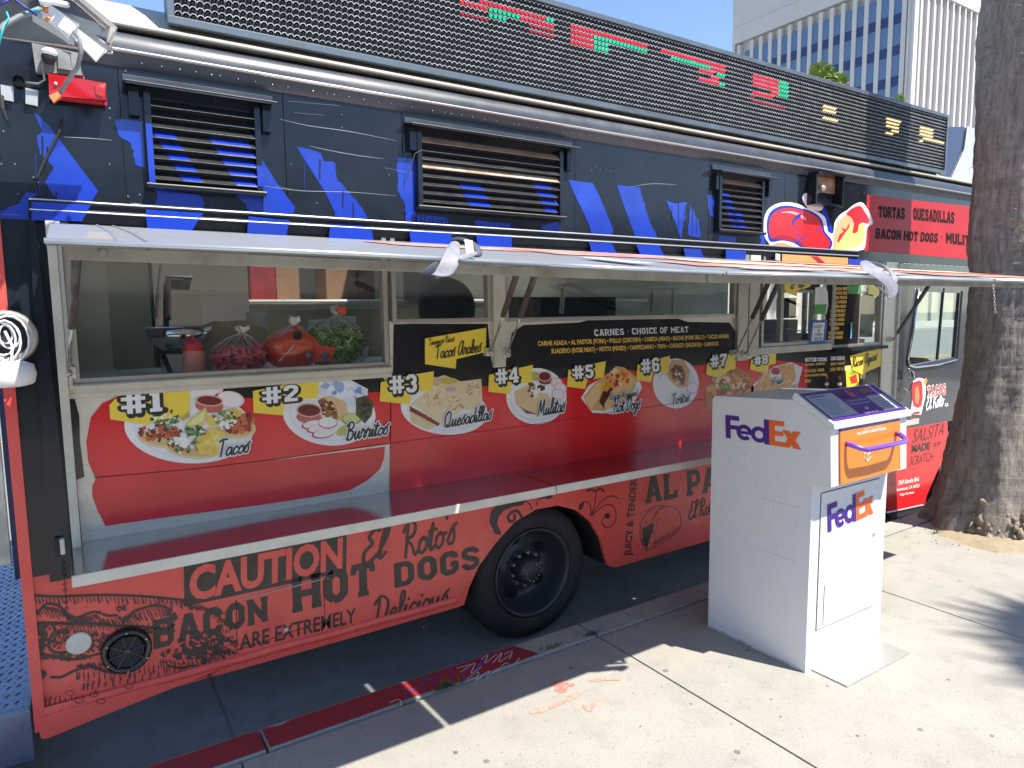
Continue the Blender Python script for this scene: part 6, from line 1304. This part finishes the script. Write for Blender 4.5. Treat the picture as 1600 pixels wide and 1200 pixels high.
a_, b_ = onY(170, 500, 3.62).x, onY(236, 500, 3.62).x; MB().box(a_, b_, 3.60, 3.64, 1.0, 2.4).build('milky_curtain', m_mist, kt); b = MB()
MB().tube([(a_-.01, 3.59, 1.42), (a_-.05, 3.59, 1.72)], .006, 6).build('curtain_edge', m_wht, kt)
a_, b_ = onY(242, 500, 4.0).x, onY(391, 500, 4.0).x; MB().box(a_, b_, 4.0, 4.5, 1.0, 2.3).build('refrigerator', mat('fridge_grey', (.085, .08, .078), .3, coat=.2, var=.2, scale=2), kt, bevel=.01)
MB().tube([onY(300, 434, 3.98), onY(263, 432, 3.98), onY(263, 500, 3.98)], .014, 4).build('door_seal', m_dark, kt)
MB().tube([onY(252, 412, 3.5), onY(243, 497, 3.5)], .008, 8).build('hose', m_alu, kt)
MB().box(1.85, 3.55, 4.2, 4.6, 1.2, 1.25).build('griddle', m_dark, kt); fr_ = MB()
fx = [onY(x, y, 3.35) for x, y in ((877,447),(1055,452),(1052,489),(876,490))]; MB().box(2.4, 3.2, 3.6, 4.0, 1.25, 1.72).build('steam_cabinet', m_dark, kt)
for a, c_ in (((873,446),(1058,450)), ((880,450),(877,490)), ((1053,451),(1050,489)), ((1020,452),(1018,488))): MB().tube([onY(*a, 3.4), onY(*c_, 3.4)], .014, 6).build('cabinet_frame', m_mist, kt)
MB().box(2.2, 3.3, 3.3, 3.7, 1.86, 1.98).build('hood_edge', m_mist, kt)
def thing(name, label, cat, loc, group=None): return empty(name, label, cat, loc, group)
def put(o, loc): o.location = loc; return o
WT = 1.395
m_ket = mat('ketchup_bottle', (.80, .30, .24), .4, var=.15, scale=20); m_kl = mat('ketchup_lid', (.70, .05, .07), .35)
sq = onY(303, 572, 3.05); e = thing('squeeze_bottle', 'pinkish red squeeze bottle with ribbed cap on the worktop behind the first window', 'sauce bottle', (sq.x, 3.05, WT))
MB().lathe([(0, 0), (.040, 0), (.043, .01), (.043, .085), (.036, .1)], n=24).build('bottle', m_ket, e, smooth=True); MB().lathe([(.038, .098), (.038, .125), (.032, .13), (.026, .133), (.024, .14), (.01, .146), (.008, .16), (0, .162)], n=24).build('cap', m_kl, e, smooth=True)
def bag(name, label, px, py, y, rx, rz, m, seed, knot, cat='produce bag', fill=None):
    q_ = onY(px, py, y); e = thing(name, label, cat, (q_.x, y, WT)); n = 30; b = MB(); K_ = 18
    def shell(t_, p_, k=1.0):
        a = math.pi*t_; r_ = math.sin(a)**.75
        if t_ > .58: r_ *= max(.10, 1-(t_-.58)*2.3)
        w_ = 1+.14*noise.noise(Vector((math.cos(p_)*1.5+seed, math.sin(p_)*1.5, t_*3)))+.05*math.sin(p_*9+seed)*max(0, t_-.3)
        return Vector((rx*r_*w_*math.cos(p_)*k+knot*t_**3*rx, rx*.7*r_*w_*math.sin(p_)*k, rz*(1-math.cos(a))*.5*(1+.1*noise.noise(Vector((p_, t_*4, seed))))))
    for k in range(K_+1):
        for j in range(n): b.v.append(tuple(shell(k/K_, 2*math.pi*j/n)))
    for k in range(K_):
        for j in range(n): j2 = (j+1) % n; b.f.append((k*n+j, k*n+j2, (k+1)*n+j2, (k+1)*n+j)); b.m.append(0)
    if fill: b.build('film', m_clear, e, smooth=True)
    else: b.build('bag_body', m, e, smooth=True)
    if fill == 'chilli':
        c = MB()
        for _ in range(150):
            t_ = rnd.uniform(.12, .62); p_ = rnd.uniform(0, 6.28); o_ = shell(t_, p_, rnd.uniform(.55, .9)); d_ = Vector((rnd.gauss(0,1), rnd.gauss(0,.5), rnd.gauss(0,.6))).normalized()*rnd.uniform(.015, .028)
            c.tube([o_-d_, o_-d_*.3+Vector((0,0,.003)), o_+d_*.5, o_+d_], .011, 6, rnd.choice((0, 0, 1)), r2=.004)
        c.build('chillies', [m, m_kl], e, smooth=True, kind='stuff')
    if fill == 'lettuce':
        c = MB()
        for _ in range(1500):
            t_ = rnd.uniform(.08, .66); p_ = rnd.uniform(0, 6.28); o_ = shell(t_, p_, rnd.uniform(.72, .93)); d_ = Vector((rnd.gauss(0,1), rnd.gauss(0,.6), rnd.gauss(0,1))).normalized()*rnd.uniform(.008, .022)
            n_ = d_.cross(Vector((rnd.gauss(0,1), rnd.gauss(0,1), rnd.gauss(0,1)))).normalized()*.0028; mid = Vector((rnd.gauss(0,.003), -.003, rnd.gauss(0,.004)))
            c.add([o_-d_-n_, o_-d_+n_, o_+mid+n_, o_+mid-n_, o_+d_+n_, o_+d_-n_], [(0,1,2,3),(3,2,4,5)], rnd.choice((0, 1, 2)))
        c.build('shredded_lettuce', [mat('lettuce_green', (.30, .52, .12), .5), mat('lettuce_pale', (.66, .78, .38), .5), mat('lettuce_dark', (.12, .28, .06), .5)], e, kind='stuff')
    b2 = MB()
    for k in range(34):
        a = rnd.uniform(0, 6.28); r0 = rnd.uniform(.15, .8); q0 = shell(.93, a); q1 = shell(.78, a+rnd.uniform(-.1,.1), 1.02); q2 = shell(rnd.uniform(.45, .68), a+rnd.uniform(-.2,.2), 1.02); b2.tube([q0, q1, q2], .0011, 4, r2=.0003)
    for k in range(20): a = rnd.uniform(0, 6.28); b2.add([(knot*rx, 0, rz*.95), (knot*rx+.25*rx*math.cos(a), .1*rx*math.sin(a), rz*(1.12+rnd.uniform(-.06, .1))), (knot*rx+.25*rx*math.cos(a+.5), .1*rx*math.sin(a+.5), rz*(1.08+rnd.uniform(-.05, .1)))], [(0,1,2)])
    b2.build('gathered_plastic', m_film, e); return e, q_
m_clear = glassmat('clear_film', (.97, .97, .96), .35, .2, .02)
m_film = mat('plastic_film', (.80, .78, .76), .2, coat=.5)
m_meat = mat('chillies_in_plastic', (.85, .15, .16), .3, coat=.5, var=.5, scale=16, col2=(.6, .05, .06), detail=2, bump=.01, bscale=26)
m_rbag = mat('red_orange_bag', (.85, .12, .05), .25, coat=.6, var=.3, scale=6, col2=(.70, .07, .04), bump=.006, bscale=14)
m_let = mat('lettuce_in_plastic', (.36, .55, .18), .3, coat=.7, var=.8, scale=34, col2=(.08, .18, .04), detail=8, bump=.008, bscale=40)
bag('chilli_bag', 'clear plastic bag of red chillies tied with a white knot, beside the squeeze bottle', 375, 570, 3.06, .118, .165, m_meat, 1, .15, fill='chilli')
e, q_ = bag('red_plastic_bag', 'orange red printed plastic bag, slumped between the chillies and the lettuce bag', 457, 566, 3.08, .125, .195, m_rbag, 5, .1)
m_bluep = mat('blue_sticker', (.03, .28, .55), .3)
MB().lathe([(0, -.094), (.011, -.094)], (.045, 0, .062), 'y', 14).build('round_sticker', m_bluep, e)
MB().lathe([(0, -.081), (.02, -.081)], (.005, 0, .15), 'y', 14).build('black_logo', m_blk, e)
write('lettering', 'Hot Peppers', 'sans', Vector((-.075, -.092, .035)), Vector((-.01, -.092, .10)), Vector((-.085, -.092, .048)), m_wht, e)
e, q_ = bag('lettuce_bag', 'clear plastic bag packed with green lettuce, red printed corner and tied red top', 523, 562, 3.12, .145, .235, m_let, 9, .18, fill='lettuce')
MB().prism([(-.13,-.098,.03),(-.05,-.104,.03),(-.03,-.106,.09),(-.09,-.10,.10),(-.135,-.085,.15)], (0, -.003, 0)).build('red_corner', m_rbag, e)
MB().lathe([(0, -.111), (.013, -.111)], (-.082, 0, .055), 'y', 14).build('round_sticker', m_bluep, e); MB().prism([(.015,-.05,.235),(.04,-.05,.232),(.05,-.05,.27),(.0,-.05,.272)], (0, .02, 0)).build('twist_tie', m_rbag, e)
MB().prism([(.09,-.092,.02),(.14,-.06,.03),(.145,-.055,.09),(.11,-.085,.075)], (0, -.003, 0)).build('label', m_fairl, e)
m_kraft = mat('kraft_paper', (.55, .40, .20), .8, var=.3, scale=9, bump=.004, bscale=12); q_ = onY(335, 560, 3.35)
o = MB(); o.prism([(-.13, 0, 0), (.17, 0, 0), (.20, .0, .16), (.12, 0, .205), (.0, 0, .20), (-.10, 0, .165), (-.16, 0, .10)], (0, .14, 0)); o = o.build('paper_bag', m_kraft, bevel=.012); o.location = (q_.x+.02, 3.3, WT); tag(o, 'crumpled brown paper bag lying behind the bottle and the chilli bag', 'paper bag')
q_ = onY(401, 500, 3.45); m_cup = mat('foam_cup', (.82, .82, .76), .6)
e = thing('cup_stack', 'tall stack of white foam cups standing behind the brown paper bag', 'cup stack', (q_.x, 3.45, WT)); MB().lathe([(0, 0), (.035, 0), (.047, .245), (.049, .25), (.044, .25), (.04, .2)], n=22).build('cup', m_cup, e, smooth=True)
for k in range(4): MB().lathe([(.0455, .19-.012*k), (.0475, .193-.012*k), (.046, .197-.012*k)], n=22).build('cup_rim', m_cup, e)
m_jar = mat('milky_jar', (.78, .80, .70), .35, coat=.4)
for px, w_, h_, y_, lab in ((500, .064, .185, 3.5, 'squat milky plastic jar with white lid, left one behind the lettuce bag'), (540, .072, .20, 3.4, 'taller milky plastic jar with yellow band, right one behind the lettuce bag')):
    q_ = onY(px, 540, y_); e = thing('plastic_jar', lab, 'jar', (q_.x, y_, WT+.02), 'plastic jars on the worktop')
    MB().lathe([(0, 0), (w_, .003), (w_+.003, .02), (w_+.003, h_*.72), (w_*.75, h_*.85), (w_*.72, h_*.88)], n=26).build('jar', m_jar, e, smooth=True); MB().lathe([(w_*.78, h_*.87), (w_*.8, h_*.88), (w_*.8, h_), (w_*.76, h_+.004), (0, h_+.004)], n=26).build('lid', m_cup, e, smooth=True)
    if px == 540: MB().lathe([(w_+.0036, .07), (w_+.0036, .10)], n=26).build('band', mat('yellow_band', (.55, .38, .04), .5), e)
    MB().box(-w_, w_, -w_, w_, -.02, 0).build('tray', m_inner, e)
q_ = onY(282, 560, 3.3); e = thing('kitchen_scale', 'small kitchen scale with a wide steel bowl behind the squeeze bottle', 'scale', (q_.x-.02, 3.3, WT))
MB().box(-.05, .11, -.06, .08, 0, .075).build('scale_body', m_inner, e, bevel=.006); MB().lathe([(.0, .085), (.06, .09), (.12, .13), (.145, .19), (.14, .19), (.115, .135), (.058, .097), (0, .092)], (.02, 0, 0), n=28).build('bowl', m_chr, e, smooth=True); MB().tube([(-.03, -.055, .0), (-.055, -.06, .08)], .012, 6).build('side_arm', m_dark, e)
m_box = mat('cardboard', (.19, .10, .055), .8, var=.2, scale=10); m_boxr = mat('dark_red_box', (.20, .012, .02), .5, var=.4, scale=10)
for i, (px, w_, m, lab) in enumerate(((404, .16, m_boxr, 'dark red printed box at the left end of the back shelf'), (442, .15, m_box, 'brown cardboard box next to the dark red box on the back shelf'), (525, .22, m_box, 'wide brown cardboard box in the middle of the back shelf'), (563, .12, m_box, 'narrow brown cardboard box right of the wide one on the back shelf'))):
    q_ = onY(px, 440, 4.75); o = MB().box(-w_/2, w_/2, -.12, .12, 0, .3).build('cardboard_box', m, bevel=.006); o.location = (q_.x, 4.75, 1.70); tag(o, lab, 'box', 'boxes on the back shelf')
q_ = onY(705, 470, 3.5); e = thing('black_pot', 'large black round pot hanging lid-forward behind the second window', 'pot', (q_.x, 3.5, WT)); MB().lathe([(0, -.02), (.13, -.015), (.17, .02), (.18, .06), (.0, .1)], (0, 0, .26), 'y', 32).build('pot', m_dark, e, smooth=True); MB().box(-.16, .26, -.02, .08, 0, .2).build('stand', m_dark, e, bevel=.01)
m_beige = mat('beige_board', (.46, .40, .34), .6); q_ = onY(655, 450, 3.7); o = MB().box(-.09, .12, 0, .01, 0, .28).build('wall_card', m_beige); o.location = (q_.x, 3.72, 1.68); tag(o, 'pale beige card hanging behind the black pot in the second window', 'card')
q_ = onY(970, 485, 3.5); e = thing('steel_pan', 'shiny steel pan on the worktop inside the third window', 'pan', (q_.x-.1, 3.3, WT+.14)); MB().lathe([(0, 0), (.13, .005), (.16, .05), (.155, .05), (.12, .012), (0, .008)], n=28).build('pan', m_chr, e, smooth=True); MB().box(-.12, .12, -.12, .12, -.14, -.002).build('burner', m_dark, e)
m_breadc = mat('bread_roll', (.36, .22, .12), .7, var=.4, scale=14); q_ = onY(1033, 478, 3.42); e = thing('bread_roll', 'brown bread roll in the framed cabinet of the third window', 'bread', (q_.x, 3.42, WT)); b = MB(); b.ball((0, 0, .16), .06, 14, 0, (1, .8, .8)); b.build('roll', m_breadc, e, smooth=True); MB().box(-.1, .1, -.06, .06, 0, .115).build('tray', m_inner, e)
q_ = onY(1238, 520, 3.1); e = thing('cash_register', 'dark cash register with a screen inside the order window', 'cash register', (q_.x, 3.15, 1.395)); m_reg = mat('register_grey', (.17, .16, .15), .5)
MB().box(-.14, .16, -.1, .22, 0, .05).box(-.10, .14, 0, .2, .05, .15).build('body', m_reg, e, bevel=.012); MB().box(-.06, .14, .02, .05, .16, .31).build('screen', m_dark, e, bevel=.006)
MB().tube([(-.10, -.07, .055), (-.10, -.07, .085), (.12, -.07, .06)], .005, 6).build('tray_edge', m_chr, e)
MB().box(3.7, 5.2, 2.97, 3.45, 1.30, 1.385).build('order_worktop', m_inner, kt)
q_ = onY(1362, 520, 3.1); e = thing('drink_dispenser', 'clear drink dispenser behind the right pane of the order window', 'dispenser', (q_.x, 3.15, 1.385)); MB().lathe([(0, 0), (.05, 0), (.05, .12), (.07, .14), (.075, .3), (.05, .33), (.02, .36)], n=24).build('dispenser', m_jar, e, smooth=True)
# things stuck on the order window
st = empty('window_posters', None, None, parent=truck); YW = 2.893
decal('dark_poster', [(1292,440),(1345,440),(1340,540),(1288,542)], YW, m_black2, st); decal('dark_poster', [(1228,440),(1283,440),(1280,452),(1226,456)], YW, m_black2, st)
for i, t_ in enumerate(('ASADA BEEF', 'AL PASTOR PORK', 'LENGUA TONGUE', 'POLLO CHICKEN', 'CABEZA HEAD', 'BUCHE PORK BELLY', 'SUADERO ROSE MEAT', 'MIXTO MIXED', 'CAMPECHANO', 'TRIPA', 'CHORIZO SAUSAGE', 'TACOS ARABES')):
    y = 452+i*6.9; x = 1302-i*.75; w_ = 23 if len(t_) > 8 else 9; write('lettering', t_, 'sans', (x if w_ > 9 else x+7, y+1.5), (x+w_ if w_ > 9 else x+7+w_, y+1.0), (x if w_ > 9 else x+7, y-3.2), m_orange, st, Y=YW-.0015, bold=.05)
MB().prism([onY(x, y, YW-.001) for x, y in ((1274,449),(1289,448),(1293,456),(1294,476),(1291,491),(1272,491))], (0, -.0008, 0)).build('paper_sign', m_wht, st); decal('paper_sign_footer', [(1272,476),(1292,475),(1290,491),(1272,491)], YW-.004, mat('green_print', (.10, .36, .08), .5), st)
decal('green_sticker', [(1323,446),(1345,446),(1343,459),(1325,459)], YW-.003, mat('green_print', (.10, .36, .08), .5), st)
MB().prism([onY(x, y, 2.884) for x, y in ((1268,500),(1293,500),(1290,536),(1264,537))], (0, .004, 0)).build('clipboard', mat('clipboard_blue', (.03, .14, .42), .4), st, label='blue clipboard'); MB().prism([onY(x, y, 2.882) for x, y in ((1271,504),(1289,504),(1286,532),(1268,533))], (0, .0012, 0)).build('clipboard_paper', m_wht, st)
for i, t_ in enumerate(('AGUA', '4', 'COFFEE', 'WATER')): write('lettering', t_, 'sans', (1272 if len(t_) > 1 else 1278, 513+i*6.5), (1285 if len(t_) > 1 else 1281, 512+i*6.5), (1272 if len(t_) > 1 else 1278, 508+i*6.5), m_print, st, Y=2.8795)
decal('price_flag', [(1224,440),(1268,440),(1266,448),(1246,454),(1245,463),(1227,457)], YW-.003, m_yellow, st); write('lettering', 'Pick up', 'script', (1232,452), (1257,448), (1232,438), m_blk, st, Y=YW-.0045, wt=.1)
decal('price_flag', [(1358,446),(1375,448),(1373,463),(1356,459)], YW-.003, m_yellow, st)
MB().box(4.86, 4.878, 2.886, 2.889, 1.40, 1.52).build('blue_tape', mat('tape_blue', (.12, .42, .6), .5), st)

# ============================================================ parcel drop box
m_bw = mat('box_white_paint', (.73, .735, .755), .38, coat=.15, var=.05, scale=5, rvar=.08, bump=.0006, bscale=3)
m_pur = mat('purple_print', (.075, .028, .24), .3, coat=.3); m_ora = mat('orange_print', (.85, .15, .03), .35); m_door = mat('orange_door', (.86, .21, .018), .35, coat=.3)
X0, X1, YF_, YB = 2.690, 3.300, 1.743, 2.300
box = empty('parcel_drop_box', 'white metal parcel drop box with purple lid label and orange pull-down door', 'drop box', (2.995, 2.02, 0))
prof = [(YF_, 0.0), (YF_, .872), (1.655, .876), (1.668, 1.133), (1.835, 1.232), (2.285, 1.205), (YB, 1.19), (YB, 0)]
MB().prism([(X0, y, z) for y, z in prof], (X1-X0, 0, 0)).build('cabinet', m_bw, box, bevel=.004, seg=2)
MB().box(2.735, 3.255, 1.57, 1.742, .002, .008).build('base_plate', m_alu, box, bevel=.001)
MB().prism([(X0-.004, 1.648, 1.127), (X0-.004, 1.650, 1.150), (X0-.004, 1.838, 1.262), (X0-.004, 1.85, 1.238), (X0-.004, 1.668, 1.13)], (X1-X0+.008, 0, 0)).build('lid_frame', m_bw, box, bevel=.003)
def lidp(u, v, h=.0): a_, b_ = Vector((0, 1.652, 1.1535)), Vector((0, 1.836, 1.2635)); n_ = Vector((0, -.11, .184)).normalized(); q_ = a_+(b_-a_)*v+n_*h; return Vector((X0+(X1-X0)*u, q_.y, q_.z))
def onlid(name, u0, u1, v0, v1, m, h=.001): MB().quad(lidp(u0, v0, h), lidp(u1, v0, h), lidp(u1, v1, h), lidp(u0, v1, h)).build(name, m, box)
onlid('lid_label', .02, .985, .04, .965, m_pur, .0012); m_lab = mat('grey_label_print', (.42, .45, .50), .3, coat=.3)
onlid('lid_notice', .035, .37, .14, .86, m_lab, .0024); onlid('lid_notice', .70, .95, .12, .62, m_lab, .0024); onlid('lid_strip', .0, .99, .0, .035, m_bw, .0016)
b = MB(); b.sheet([lidp(.79+.10*math.cos(a), .72+.16*math.sin(a), .0026) for a in [j*math.pi/10 for j in range(11)]]); b.build('lid_picture', mat('brown_print', (.2, .12, .12), .3), box)
b = MB()
for k in range(9): b.quad(lidp(.06, .22+k*.06, .0034), lidp(.06+rnd.uniform(.14, .27), .22+k*.06, .0034), lidp(.06+.2, .225+k*.06+.008, .0034), lidp(.06, .225+k*.06+.008, .0034))
for k in range(5): b.quad(lidp(.72, .2+k*.07, .0034), lidp(.72+rnd.uniform(.12, .2), .2+k*.07, .0034), lidp(.72+.15, .205+k*.07+.008, .0034), lidp(.72, .205+k*.07+.008, .0034))
b.build('small_print', m_pur, box); onlid('notice_heading', .06, .26, .78, .815, m_pur, .0034)
# the delivery company's wordmark: geometric bold capitals built from strokes
def wordmark(bl, br, tl, parent, off=Vector((0,0,0))):
    def arc(cx, cy, r_, a0, a1, n=18): return [(cx+r_*math.cos(math.radians(a0+(a1-a0)*i/n)), cy+r_*math.sin(math.radians(a0+(a1-a0)*i/n))) for i in range(n+1)]
    F_ = stroke([(.11, 0), (.11, 1)], .22, False)+stroke([(0, .9), (.60, .9)], .2, False)+stroke([(.1, .5), (.55, .5)], .18, False)
    e_ = stroke(arc(.80, .34, .25, 0, 315), .17, False)+stroke([(.56, .335), (1.13, .335)], .13, False)
    d_ = stroke(arc(1.40, .34, .25, 0, 360, 24), .17, False)+stroke([(1.70, -.02), (1.70, 1)], .2, False)
    t1 = union(F_+e_+d_); w_ = 2.98; pl_ = fit(bl, br, tl, w_, 1)
    art('wordmark', t1, lambda u, v: pl_(u, v)+off, m_pur, parent)
    E_ = [[(1.80, -.02), (2.02, -.02), (2.02, 1), (1.80, 1)], [(1.80, .8), (2.38, .8), (2.38, 1), (1.80, 1)], [(1.80, -.02), (2.38, -.02), (2.38, .17), (1.80, .17)], [(1.80, .4), (2.34, .4), (2.34, .58), (1.80, .58)]]
    X_ = [[(2.30, .66), (2.56, .66), (2.98, -.02), (2.70, -.02)], [(2.70, .66), (2.98, .66), (2.56, -.02), (2.28, -.02)]]
    art('wordmark', union(E_+X_), lambda u, v: pl_(u, v)+off, m_ora, parent)
XS = X0-.0015
def onXs(px, py): return onX(px, py, XS)
a_ = onXs(1134, 684); b_ = onXs(1252, 702); c_ = onXs(1133, 648); wordmark(a_, b_, c_, box)
YD = YF_-.004
a_ = onY(1294, 832, YD-.003); b_ = onY(1365, 801, YD-.003); c_ = onY(1293, 789, YD-.003); wordmark(a_, b_, c_, box)
a_, b_, c_ = lidp(.42, .66, .004), lidp(.60, .66, .004), lidp(.42, .86, .004); wordmark(a_, b_, c_, box)
for t_, v in (('Priority overnight, two day and ground shipments', .50), ('Packages and envelopes', .40)): write('small_print', t_, 'sans', lidp(.40, v, .0034), lidp(.66, v, .0034), lidp(.40, v+.06, .0034), m_wht, box)
write('small_print', 'Drop it off here', 'sans', lidp(.44, .1, .0034), lidp(.62, .1, .0034), lidp(.44, .16, .0034), m_wht, box)
b = MB(); b.v = []; [b.tube([lidp(.53+dx0, .22+dy0, .004), lidp(.53+dx1, .22+dy1, .004)], .0008, 4) for dx0, dy0, dx1, dy1 in ((0,0,.025,.04),(0,0,-.025,.04),(-.025,.04,0,.08),(.025,.04,0,.08),(0,0,0,.04))]; b.build('parcel_icon', m_wht, box)
# door for collection
b = MB(); q4 = [onY(x, y, YD+.002) for x, y in ((1279,777),(1380,730),(1371,943),(1272,986))]
dx0, dx1, dz0, dz1 = q4[0].x+.022, q4[1].x-.03, q4[3].z, q4[0].z+.012
MB().box(dx0, dx1, YD, YF_-.0005, dz0, dz1).build('collection_door', m_bw, box, bevel=.0015)
b = MB(); m_gap = mat('door_gap', (.07, .07, .075), .8)
for p0, p1 in (((dx0-.003, dz0-.003), (dx0-.003, dz1)), ((dx1+.003, dz0-.003), (dx1+.003, dz1)), ((dx0-.003, dz0-.003), (dx1+.003, dz0-.003)), ((dx0-.003, dz1+.003), (dx1+.003, dz1+.003))): b.tube([(p0[0], YF_-.0005, p0[1]), (p1[0], YF_-.0005, p1[1])], .0018, 4)
b.build('door_gap', m_gap, box); MB().tube([(dx0+.045, YD-.001, dz0+.01), (dx0+.045, YD-.001, dz0+.2)], .0018, 4).build('hinge_slot', m_gap, box)
b = MB()
for q_ in ((1.95, .87, 2.2, .87), (2.2, .87, 2.2, .62), (2.2, .62, 1.95, .62)): b.tube([(XS+.001, 1.745+(2.2-q_[0])*.9+.05, q_[1]-.12), (XS+.001, 1.745+(2.2-q_[2])*.9+.05, q_[3]-.12)], .0012, 4)
b.build('pressed_outline', m_bw, box); b = MB()
for _ in range(26): y_, z_ = rnd.uniform(1.78, 2.28), rnd.uniform(.35, .95); b.tube([(XS+.0005, y_, z_), (XS+.0005, y_+rnd.uniform(-.012, .012), z_+rnd.uniform(-.02, .02))], .0008, 4)
for y_, z_ in ((1.93, .70), (1.935, .715), (2.2, .62)): b.ball((XS+.001, y_, z_), .003, 5)
b.build('scuff_mark', mat('grey_scuff', (.35, .36, .37), .7), box, kind='stuff')
m_grime = mat('base_grime', (.42, .40, .37), .8, var=.7, scale=18, col2=(.74, .74, .74), detail=8)
b = MB()
for i in range(46):
    u = i/45; h_ = .006+.014*abs(noise.noise(Vector((u*9, 2, 0)))); b.quad((XS+.0007, YF_+.003+(YB-YF_-.006)*u*.978, .002), (XS+.0007, YF_+.003+(YB-YF_-.006)*(u*.978+.022), .002), (XS+.0007, YF_+.003+(YB-YF_-.006)*(u*.978+.022), h_), (XS+.0007, YF_+.003+(YB-YF_-.006)*u*.978, h_))
b.build('base_grime', m_grime, box)
MB().lathe([(0, YD-.004), (.009, YD-.004), (.011, YD-.001), (.011, YD)], (dx1-.03, 0, (dz0+dz1)/2+.05), 'y', 16).build('door_lock', m_alu, box)
# orange pull-down door with purple handle
def hood(u, z, h): t_ = (z-.876)/(1.133-.876); return Vector((X0+(X1-X0)*u, 1.655+.013*t_-h, z))
MB().prism([hood(.10, .884, .003), hood(.88, .884, .003), hood(.88, 1.108, .003), hood(.10, 1.108, .003)], (0, -.006, 0)).build('pull_door', m_door, box, bevel=.002)
MB().prism([hood(.10, 1.109, .002), hood(.88, 1.109, .002), hood(.88, 1.128, .002), hood(.10, 1.128, .002)], (0, .0, 0.0)).build('pull_door_lip', m_pur, box) if False else MB().box(X0+.06, X1-.075, 1.658, 1.668, 1.109, 1.124).build('pull_door_lip', m_pur, box)
m_ph = mat('purple_handle', (.17, .06, .50), .3, coat=.4); hz = 1.045
def hp(u, z, h): return hood(u, z, h)
hpts = [hp(.165, 1.055, .008), hp(.166, 1.052, .03), hp(.20, hz-.006, .062), hp(.24, hz-.012, .075), hp(.5, hz-.012, .078), hp(.74, hz-.012, .075), hp(.79, hz-.006, .062), hp(.82, 1.052, .03), hp(.822, 1.055, .008)]
MB().tube([Vector(p_) for p_ in hpts], .0115, 12).build('handle', m_ph, box, smooth=True)
write('small_print', 'PULL DOWN TO DEPOSIT PACKAGE', 'sans', hood(.30, 1.083, .0105), hood(.68, 1.083, .0105), hood(.30, 1.094, .0105), m_wht, box, bold=.03); write('small_print', 'Jale hacia abajo', 'sans', hood(.38, 1.098, .0105), hood(.62, 1.098, .0105), hood(.38, 1.104, .0105), m_wht, box)
b = MB(); cx_, cz_ = .43, .985; hx = [(math.cos(math.radians(90+60*k)), math.sin(math.radians(90+60*k))) for k in range(6)]; s_ = .027
HP = [hood(cx_+x*s_/.61, cz_+z*s_, .0105) for x, z in hx]; ctr = hood(cx_, cz_, .0105)
for k in range(6): b.tube([HP[k], HP[(k+1) % 6]], .0016, 4)
for k in (1, 3, 5): b.tube([ctr, HP[k]], .0016, 4)
b.build('parcel_icon', m_wht, box)

# ============================================================ foot of every thing at its own Empty
for e in (truck, tw, sb, fr, box):
    for c_ in e.children: c_.location = c_.location - e.location
